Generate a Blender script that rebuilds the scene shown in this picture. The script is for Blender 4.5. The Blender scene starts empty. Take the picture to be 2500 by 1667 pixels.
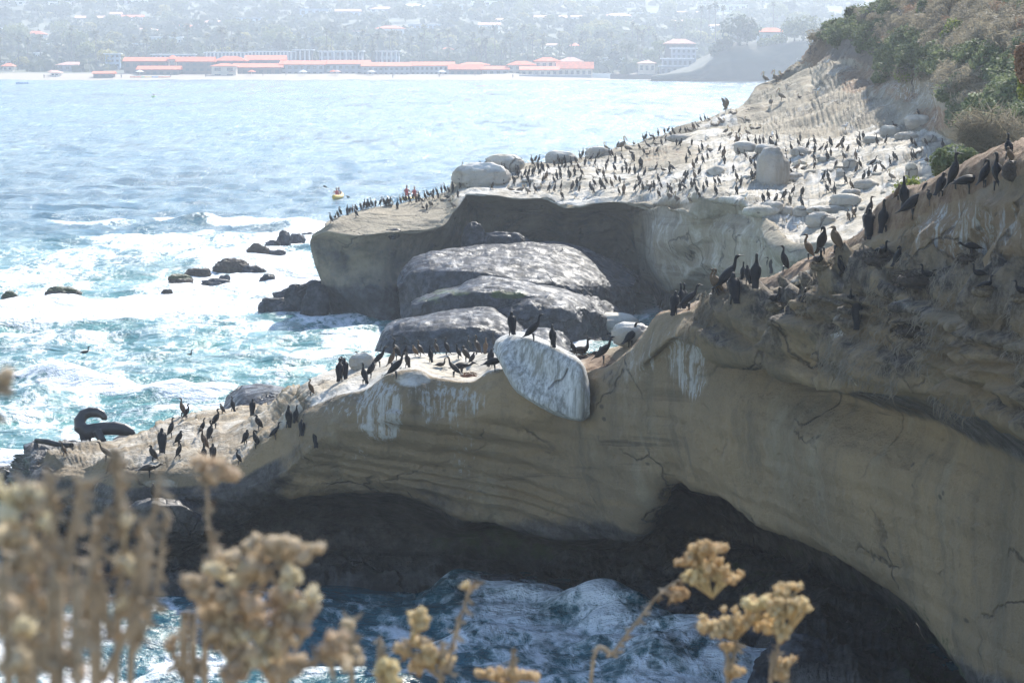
import bpy, bmesh, math, random
import numpy as np
from mathutils import Vector, Matrix
from mathutils.bvhtree import BVHTree
R = math.radians
scene = bpy.context.scene
rnd = random.Random(7)

# ------------------------------------------------------------------ camera
H = 15.0            # height of the eye above the sea
F = 7300.0          # focal length in pixels of the 2500 px wide photograph
PITCH = math.atan((833.5 - 104.0) / F)
cam_d = bpy.data.cameras.new("camera")
cam = bpy.data.objects.new("camera", cam_d)
scene.collection.objects.link(cam)
cam.location = (0, 0, H)
cam.rotation_euler = (math.pi / 2 - PITCH, 0, 0)
cam_d.sensor_width = 36.0
cam_d.lens = 36.0 * F / 2500.0
cam_d.clip_start = 0.1
cam_d.clip_end = 12000
cam_d.dof.use_dof = True
cam_d.dof.focus_distance = 82.0
cam_d.dof.aperture_fstop = 14.0
scene.camera = cam

# ------------------------------------------------------------------ light
SUN_AZ = R(20)      # to the right of straight ahead
SUN_EL = R(38)
world = bpy.data.worlds.new("World")
scene.world = world
world.use_nodes = True
wn = world.node_tree.nodes
sky = wn.new("ShaderNodeTexSky")
sky.sky_type = 'NISHITA'
sky.sun_disc = False
sky.sun_elevation = SUN_EL
sky.sun_rotation = SUN_AZ
sky.air_density = 1.0
sky.dust_density = 0.2
sky.ozone_density = 2.5
sky.altitude = 20
world.node_tree.links.new(sky.outputs[0], wn["Background"].inputs[0])
wn["Background"].inputs[1].default_value = 0.13
sd = bpy.data.lights.new("sun", 'SUN')
sd.energy = 5.0
sd.angle = R(0.6)
sd.color = (1.0, 0.95, 0.86)
sun = bpy.data.objects.new("sun", sd)
scene.collection.objects.link(sun)
sdir = Vector((math.sin(SUN_AZ) * math.cos(SUN_EL), math.cos(SUN_AZ) * math.cos(SUN_EL), math.sin(SUN_EL)))
sun.rotation_euler = sdir.to_track_quat('Z', 'Y').to_euler()
sun.location = sdir * 300
scene.view_settings.view_transform = 'Standard'
scene.view_settings.look = 'None'
scene.view_settings.exposure = 0.92
scene.view_settings.gamma = 1.0
scene.view_settings.use_curve_mapping = False
cy = scene.cycles
cy.use_denoising = True
cy.max_bounces = 6
cy.diffuse_bounces = 3
cy.glossy_bounces = 3
cy.transmission_bounces = 2
cy.volume_bounces = 1
cy.sample_clamp_indirect = 6
cy.sample_clamp_direct = 40
cy.caustics_reflective = False
cy.caustics_refractive = False

# ------------------------------------------------------------------ pixel helpers
ct, st = math.cos(PITCH), math.sin(PITCH)
def ray(px, py):
    x = (px - 1250.0) / F
    y = -(py - 833.5) / F
    return Vector((x, ct + y * st, -st + y * ct))
def at(px, py, D):
    d = ray(px, py)
    return Vector((0, 0, H)) + d * (D / d.y)
def atz(px, py, z):
    d = ray(px, py)
    return Vector((0, 0, H)) + d * ((z - H) / d.z)
def np_at(px, py, D):
    x = (px - 1250.0) / F
    y = -(py - 833.5) / F
    dy = ct + y * st
    dz = -st + y * ct
    s = D / dy
    return np.stack([x * s, D + 0 * px, H + dz * s], -1)
def np_proj(P):
    X, Y, Z = P[..., 0], P[..., 1], P[..., 2] - H
    f = Y * ct - Z * st
    u = Y * st + Z * ct
    return 1250 + F * X / f, 833.5 - F * u / f
def Dz(py, z):
    d = ray(1250, py)
    return (z - H) / d.z * d.y

# ------------------------------------------------------------------ noise
def _h(i, j, k, s):
    n = (i * 73856093) ^ (j * 19349663) ^ (k * 83492791) ^ (s * 2654435)
    n = (n ^ (n >> 13)) * 1274126177
    n = n & 0x7fffffff
    return ((n ^ (n >> 16)) & 0xffffff) / float(0xffffff)
def vnoise(P, s=0):
    P = np.asarray(P, float)
    fl = np.floor(P).astype(np.int64)
    f = P - fl
    w = f * f * f * (f * (f * 6 - 15) + 10)
    i, j, k = fl[..., 0], fl[..., 1], fl[..., 2]
    r = 0
    for a in (0, 1):
        wa = w[..., 0] if a else 1 - w[..., 0]
        for b in (0, 1):
            wb = w[..., 1] if b else 1 - w[..., 1]
            for c in (0, 1):
                wc = w[..., 2] if c else 1 - w[..., 2]
                r = r + wa * wb * wc * _h(i + a, j + b, k + c, s)
    return r * 2 - 1
def fbm(P, oct=4, s=0, gain=0.5, ridge=False):
    r = 0; a = 1.0; t = 0
    P = np.asarray(P, float)
    for o in range(oct):
        n = vnoise(P * (2.03 ** o) + 17.3 * o, s + o)
        if ridge: n = 1 - 2 * np.abs(n)
        r = r + a * n; t += a; a *= gain
    return r / t
def sstep(a, b, x):
    t = np.clip((x - a) / (b - a), 0, 1)
    return t * t * (3 - 2 * t)

def pchip(xk, yk, x):
    xk = np.asarray(xk, float); yk = np.asarray(yk, float)
    h = np.diff(xk); d = np.diff(yk) / h
    m = np.zeros_like(yk)
    m[0], m[-1] = d[0], d[-1]
    for i in range(1, len(yk) - 1):
        if d[i - 1] * d[i] > 0:
            m[i] = 2 * d[i - 1] * d[i] / (d[i - 1] + d[i])
    x = np.clip(x, xk[0], xk[-1])
    i = np.clip(np.searchsorted(xk, x) - 1, 0, len(h) - 1)
    t = (x - xk[i]) / h[i]
    t2, t3 = t * t, t * t * t
    return (2*t3-3*t2+1)*yk[i] + (t3-2*t2+t)*h[i]*m[i] + (-2*t3+3*t2)*yk[i+1] + (t3-t2)*h[i]*m[i+1]

def mono_rows(G, segs):
    """G (rows, cols, 3) -> subdivided rows, monotone cubic in the row direction."""
    d = np.diff(G, axis=0)
    m = np.zeros_like(G)
    m[0], m[-1] = d[0], d[-1]
    a, b = d[:-1], d[1:]
    den = a + b
    m[1:-1] = np.where(a * b > 0, 2 * a * b / np.where(np.abs(den) < 1e-9, 1, den), 0)
    out = []
    for i in range(len(G) - 1):
        n = segs[i]
        for q in range(n):
            t = q / n; t2 = t * t; t3 = t2 * t
            out.append((2*t3-3*t2+1)*G[i] + (t3-2*t2+t)*m[i] + (-2*t3+3*t2)*G[i+1] + (t3-t2)*m[i+1])
    out.append(G[-1])
    return np.stack(out)

def grid_normals(P):
    du = np.gradient(P, axis=1); dv = np.gradient(P, axis=0)
    n = np.cross(du, dv)
    l = np.linalg.norm(n, axis=-1, keepdims=True)
    return n / np.where(l < 1e-9, 1, l)

def grid_mesh(name, P, mat, attrs=None, flip=False, smooth=True):
    nv, nu = P.shape[:2]
    me = bpy.data.meshes.new(name)
    idx = np.arange(nv * nu).reshape(nv, nu)
    a, b, c, d = idx[:-1, :-1], idx[:-1, 1:], idx[1:, 1:], idx[1:, :-1]
    q = np.stack([a, b, c, d] if flip else [a, d, c, b], -1).reshape(-1, 4)
    me.vertices.add(nv * nu)
    me.vertices.foreach_set("co", P.reshape(-1).astype(np.float32))
    me.loops.add(q.size)
    me.loops.foreach_set("vertex_index", q.reshape(-1).astype(np.int32))
    me.polygons.add(len(q))
    me.polygons.foreach_set("loop_start", np.arange(0, q.size, 4, dtype=np.int32))
    me.polygons.foreach_set("use_smooth", np.full(len(q), smooth))
    me.update(calc_edges=True)
    for k, v in (attrs or {}).items():
        at_ = me.attributes.new(k, 'FLOAT', 'POINT')
        at_.data.foreach_set("value", np.clip(v, 0, 1).reshape(-1).astype(np.float32))
    me.materials.append(mat)
    o = bpy.data.objects.new(name, me)
    scene.collection.objects.link(o)
    return o

def tag(o, label=None, cat=None, group=None, kind=None):
    if label: o['label'] = label
    if cat: o['category'] = cat
    if group: o['group'] = group
    if kind: o['kind'] = kind
    return o

# ------------------------------------------------------------------ node helpers
class NT:
    def __init__(s, name, disp=False):
        s.m = bpy.data.materials.new(name); s.m.use_nodes = True
        s.t = s.m.node_tree; s.n = s.t.nodes; s.L = s.t.links
        s.b = s.n["Principled BSDF"]
        s.co = s.n.new("ShaderNodeNewGeometry").outputs["Position"]
    def put(s, sock, v):
        if hasattr(v, "is_linked") or isinstance(v, bpy.types.NodeSocket): s.L.new(v, sock)
        elif isinstance(v, (tuple, list)) and len(v) == 3 and sock.type == 'RGBA': sock.default_value = (*v, 1)
        else: sock.default_value = v
    def obj(s):
        return s.n.new("ShaderNodeTexCoord").outputs["Object"]
    def scale(s, v, sc, loc=(0, 0, 0)):
        n = s.n.new("ShaderNodeMapping"); s.L.new(v, n.inputs[0])
        n.inputs[1].default_value = loc; n.inputs[3].default_value = sc
        return n.outputs[0]
    def noise(s, v, sc=1.0, det=4, rough=0.55, dist=0.0):
        n = s.n.new("ShaderNodeTexNoise"); s.L.new(v, n.inputs["Vector"])
        n.inputs["Scale"].default_value = sc; n.inputs["Detail"].default_value = det
        n.inputs["Roughness"].default_value = rough; n.inputs["Distortion"].default_value = dist
        return n.outputs["Fac"]
    def voro(s, v, sc=1.0, feat='F1'):
        n = s.n.new("ShaderNodeTexVoronoi"); s.L.new(v, n.inputs["Vector"])
        n.feature = feat; n.inputs["Scale"].default_value = sc
        return n.outputs["Distance"]
    def math(s, op, a, b=0.0, c=0.0, clamp=False):
        n = s.n.new("ShaderNodeMath"); n.operation = op; n.use_clamp = clamp
        s.put(n.inputs[0], a); s.put(n.inputs[1], b); s.put(n.inputs[2], c)
        return n.outputs[0]
    def ramp(s, v, lo, hi, a=0.0, b=1.0):
        n = s.n.new("ShaderNodeMapRange"); n.interpolation_type = 'SMOOTHSTEP'
        s.put(n.inputs[0], v); n.inputs[1].default_value = lo; n.inputs[2].default_value = hi
        n.inputs[3].default_value = a; n.inputs[4].default_value = b
        return n.outputs[0]
    def mix(s, f, a, b, mode='MIX'):
        n = s.n.new("ShaderNodeMix"); n.data_type = 'RGBA'; n.blend_type = mode
        s.put(n.inputs[0], f); s.put(n.inputs[6], a); s.put(n.inputs[7], b)
        return n.outputs[2]
    def attr(s, k):
        n = s.n.new("ShaderNodeAttribute"); n.attribute_name = k
        return n.outputs["Fac"]
    def bump(s, h, strength=0.5, dist=0.1, prev=None):
        n = s.n.new("ShaderNodeBump"); s.L.new(h, n.inputs["Height"])
        n.inputs["Strength"].default_value = strength; n.inputs["Distance"].default_value = dist
        if prev is not None: s.L.new(prev, n.inputs["Normal"])
        return n.outputs[0]
    def set(s, color=None, rough=None, normal=None, spec=None, **k):
        if color is not None: s.put(s.b.inputs["Base Color"], color)
        if rough is not None: s.put(s.b.inputs["Roughness"], rough)
        if normal is not None: s.L.new(normal, s.b.inputs["Normal"])
        if spec is not None: s.put(s.b.inputs["Specular IOR Level"], spec)
        for kk, v in k.items(): s.put(s.b.inputs[kk.replace("_", " ")], v)
        return s.m

def plain(name, col, rough=0.7, var=0.25, sc=6.0, spec=0.3):
    m = NT(name)
    c = m.noise(m.obj(), sc, 3)
    f = m.ramp(c, 0.3, 0.7, 1 - var, 1 + var * 0.4)
    mm = m.n.new("ShaderNodeVectorMath"); mm.operation = 'SCALE'
    mm.inputs[0].default_value = col; m.L.new(f, mm.inputs[3])
    return m.set(mm.outputs[0], rough, spec=spec)

def rock_material(name, tanA, tanB, gu=(0.80, 0.77, 0.71), wet_shade_col=(0.026, 0.028, 0.032), bump=1.0, scale=1.0, wrough=(0.38, 0.66), spec=0.45):
    m = NT(name)
    co = m.co
    big = m.noise(co, 0.22 * scale, 5, 0.6)
    col = m.mix(m.ramp(big, 0.35, 0.65), tanA, tanB)
    # tilted bedding
    bed = m.scale(co, (0.10, 0.10, 1.0))
    rot = m.n.new("ShaderNodeMapping"); m.L.new(co, rot.inputs[0])
    rot.inputs[2].default_value = (0, R(8.5), 0); rot.inputs[3].default_value = (1, 1, 1)
    bedn = m.noise(m.scale(rot.outputs[0], (0.06, 0.06, 1.6)), 1.0, 5, 0.65, 0.15)
    col = m.mix(m.math('MULTIPLY', m.ramp(bedn, 0.46, 0.36), m.attr("bed")), col, (0.085, 0.062, 0.038))
    col = m.mix(m.math('MULTIPLY', m.ramp(bedn, 0.56, 0.66), m.math('MULTIPLY', m.attr("bed"), 0.5)), col, (0.30, 0.21, 0.11))
    # vertical staining
    ver = m.noise(m.scale(co, (1.1, 1.1, 0.10)), 1.0, 4, 0.6)
    col = m.mix(m.ramp(ver, 0.48, 0.72, 0, 0.6), col, (0.13, 0.115, 0.085))
    ver2 = m.noise(m.scale(co, (0.7, 0.7, 0.13), (9, 4, 2)), 1.0, 5, 0.65)
    col = m.mix(m.ramp(ver2, 0.52, 0.72, 0, 0.5), col, (0.40, 0.35, 0.25))
    fine = m.noise(co, 3.2 * scale, 6, 0.7)
    col = m.mix(m.ramp(fine, 0.55, 0.75, 0, 0.35), col, (0.10, 0.085, 0.06))
    # soil / grass thatch
    so = m.attr("soil")
    sn = m.math('ADD', so, m.math('MULTIPLY', m.math('SUBTRACT', m.noise(co, 1.4, 5, 0.65), 0.5), 0.9))
    soilc = m.mix(m.attr('scrubsoil'), m.mix(m.ramp(m.noise(co, 4.0, 4), 0.35, 0.65), (0.21, 0.125, 0.070), (0.33, 0.225, 0.135)), (0.16, 0.135, 0.11))
    col = m.mix(m.ramp(sn, 0.42, 0.58), col, soilc)
    th = m.attr("thatch")
    tn = m.noise(m.scale(co, (5.0, 5.0, 2.6)), 1.0, 7, 0.75, 0.6)
    thc = m.mix(m.ramp(tn, 0.40, 0.62), (0.045, 0.040, 0.036), (0.25, 0.205, 0.155))
    tf = m.math('ADD', th, m.math('MULTIPLY', m.math('SUBTRACT', m.noise(co, 0.9, 5, 0.65), 0.5), 0.9))
    col = m.mix(m.ramp(tf, 0.40, 0.60), col, thc)
    ru = m.attr("russet")
    col = m.mix(m.math('MULTIPLY', ru, m.ramp(m.noise(m.scale(co, (2.0, 2.0, 0.35)), 1.0, 4, .6), .3, .7, .45, 1)), col, (0.27, 0.185, 0.115))
    # guano
    g = m.attr("guano")
    gn = m.math('ADD', g, m.math('MULTIPLY', m.math('SUBTRACT', m.noise(co, 0.9 * scale, 7, 0.72), 0.5), 1.3))
    gf = m.ramp(gn, 0.36, 0.80, 0, 0.90)
    gu = m.mix(m.ramp(m.noise(co, 0.35, 6, 0.7), 0.38, 0.62), gu, tuple(c * f for c, f in zip(gu, (0.86, 0.80, 0.70))))
    gf = m.math('MULTIPLY', gf, m.ramp(g, 0.01, 0.12))
    col = m.mix(gf, col, gu)
    st_ = m.attr("streak")
    s1 = m.noise(m.scale(co, (6.5, 6.5, 0.16)), 1.0, 6, 0.75)
    sf = m.math('MULTIPLY', m.ramp(m.math('ADD', m.math('MULTIPLY', m.math('SUBTRACT', s1, 0.5), 2.2), st_), 0.55, 0.95), m.ramp(st_, 0.02, 0.2))
    col = m.mix(m.math('MULTIPLY', sf, 0.85), col, (0.60, 0.60, 0.58))
    # wet rock and painted shade share one mask; then algae
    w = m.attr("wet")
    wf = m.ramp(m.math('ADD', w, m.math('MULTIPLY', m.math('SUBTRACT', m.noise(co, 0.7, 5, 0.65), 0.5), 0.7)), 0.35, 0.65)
    wc = m.mix(m.ramp(m.noise(co, 1.8, 6, 0.75), 0.40, 0.66), wet_shade_col, tuple(min(1, c * 3.0 + 0.012) for c in wet_shade_col))
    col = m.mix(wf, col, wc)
    mo = m.attr("moss")
    mf = m.ramp(m.math('ADD', mo, m.math('MULTIPLY', m.math('SUBTRACT', m.noise(co, 1.6, 5, 0.7), 0.5), 1.1)), 0.45, 0.7)
    col = m.mix(m.math('MULTIPLY', mf, 0.85), col, (0.055, 0.085, 0.022))
    # dark crevice pits
    pit = m.ramp(m.voro(m.scale(co, (1.0, 1.0, 1.7)), 1.25), 0.06, 0.17)
    pg = m.ramp(m.noise(co, 0.45, 3), 0.53, 0.60)
    pf = m.math('MULTIPLY', m.math('SUBTRACT', 1.0, pit), pg)
    col = m.mix(m.math('MULTIPLY', pf, 0.7), col, (0.05, 0.045, 0.04))
    # cracks
    wv = m.n.new("ShaderNodeTexNoise"); m.L.new(co, wv.inputs["Vector"]); wv.inputs["Scale"].default_value = 0.8; wv.inputs["Detail"].default_value = 4
    vm = m.n.new("ShaderNodeVectorMath"); vm.operation = 'MULTIPLY_ADD'; m.L.new(wv.outputs["Color"], vm.inputs[0]); vm.inputs[1].default_value = (1.6, 1.6, 1.6); m.L.new(co, vm.inputs[2])
    crk = m.voro(m.scale(vm.outputs[0], (0.30, 0.30, 0.42)), 1.0 * scale, 'DISTANCE_TO_EDGE')
    cm = m.ramp(m.noise(co, 0.33, 3), 0.48, 0.60)
    cf = m.math('MULTIPLY', m.ramp(crk, 0.0, 0.022, 1, 0), cm)
    col = m.mix(m.math('MULTIPLY', cf, 0.65), col, (0.035, 0.032, 0.030))
    grain = m.noise(co, 22.0, 4, 0.7)
    col = m.mix(m.ramp(grain, 0.35, 0.7, 0.0, 0.28), col, m.mix(0.5, col, (0.03, 0.03, 0.03)))
    rough = m.math('SUBTRACT', 0.9, m.math('MULTIPLY', wf, m.ramp(m.noise(co, 2.2, 4), 0.35, 0.65, 0.9 - wrough[1], 0.9 - wrough[0])))
    b = m.bump(m.noise(co, 1.3 * scale, 8, 0.68), 0.9 * bump, 0.35)
    b = m.bump(m.noise(m.scale(rot.outputs[0], (0.5, 0.5, 6.0)), 1.0, 5, 0.7), 0.5 * bump, 0.08, b)
    b = m.bump(m.noise(co, 9.0 * scale, 5, 0.7), 0.7 * bump, 0.05, b)
    b = m.bump(m.math('MULTIPLY', cf, -1.0), 0.8, 0.12, b)
    sp = m.math('MULTIPLY', spec, m.ramp(m.noise(co, 1.1, 4, .7), .42, .66, .35, 1.9)) if spec < .3 else spec
    return m.set(col, rough, b, spec=sp)

M_cliff = rock_material("sandstone_cliff", (0.37, 0.27, 0.155), (0.26, 0.20, 0.125), wet_shade_col=(0.042, 0.038, 0.035))
M_head = rock_material("headland_sandstone", (0.36, 0.30, 0.21), (0.29, 0.25, 0.18), scale=0.8)
M_bould = rock_material("boulder_stone", (0.50, 0.46, 0.40), (0.40, 0.37, 0.33), bump=0.8)
M_wet = rock_material("wet_rock", (0.05, 0.05, 0.052), (0.035, 0.036, 0.04), wet_shade_col=(0.026, 0.028, 0.034), bump=0.5, wrough=(0.32, 0.62), spec=0.10)

def rows_to_grid(rows, xr, nu, warp=None, ext=0, next_=50):
    """rows: [(x0, [(px,py,D|None,z)...])]; knot (px,py,D) or (px,py,'z',z)."""
    us = np.linspace(0, 1, nu)
    if warp is not None: us = warp(us)
    G = []
    for x0, x1, kn in rows:
        px = x0 + us * (x1 - x0)
        if ext: px = np.concatenate([px, x1 + ext * np.linspace(0, 1, next_ + 1)[1:] ** 1.5])
        xs = [k[0] for k in kn]; ys = [k[1] for k in kn]
        ds = [Dz(k[1], k[3]) if k[2] == 'z' else k[2] for k in kn]
        py = pchip(xs, ys, px); D = pchip(xs, ds, px)
        G.append(np_at(px, py, D))
    return np.stack(G)

def blob(P, specs):
    """soft ellipses given as (px,py,rx,ry,val) on the surface's projected place"""
    x, y = np_proj(P)
    r = np.zeros(x.shape)
    for cx, cy_, rx, ry, v in specs:
        d = np.sqrt(((x - cx) / rx) ** 2 + ((y - cy_) / ry) ** 2)
        r = np.maximum(r, v * (1 - sstep(0.6, 1.25, d)))
    return r
def lerpline(x, pts):
    return np.interp(x, [p[0] for p in pts], [p[1] for p in pts])

def surf(name, P, mat, noise_amp=0.15, extra=None, ledge=0.0, attrs=None, flip=False, seed=0, edge_fade=True, fscale=1.0, kind='structure', tilt=0.30, round_=True):
    N = grid_normals(P)
    if flip: N = -N
    d = noise_amp * (1.2 * fbm(P * 0.40 * fscale, 4, seed) + 0.20 * fbm(P * 1.5 * fscale + 2.2 * fbm(P * .35, 3, seed + 5)[..., None], 5, seed + 9) * (0.5 + 0.5 * vnoise(P * .35, seed + 8)) + 0.12 * fbm(P * 6.0 * fscale, 3, seed + 20))
    if ledge:
        q = (P[..., 2] + tilt * P[..., 0] + 0.25 * fbm(P * 0.5, 2, seed + 31)) * 2.2
        s = q - np.floor(q)
        steep = 1 - np.clip(np.abs(N[..., 2]), 0, 1)
        d = d + ledge * steep * (sstep(0.0, 0.75, s) - sstep(0.78, 1.0, s) - 0.4) * (0.5 + 0.5 * vnoise(P * np.array([0.12, 0.12, 0.9]), seed + 40))
    if extra is not None: d = d + extra
    P2 = P + N * d[..., None]
    o = grid_mesh(name, P2, mat, attrs, flip=not flip)
    if kind: o['kind'] = kind
    return o, P2, N

TERR = []   # (object) used for standing things
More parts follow.
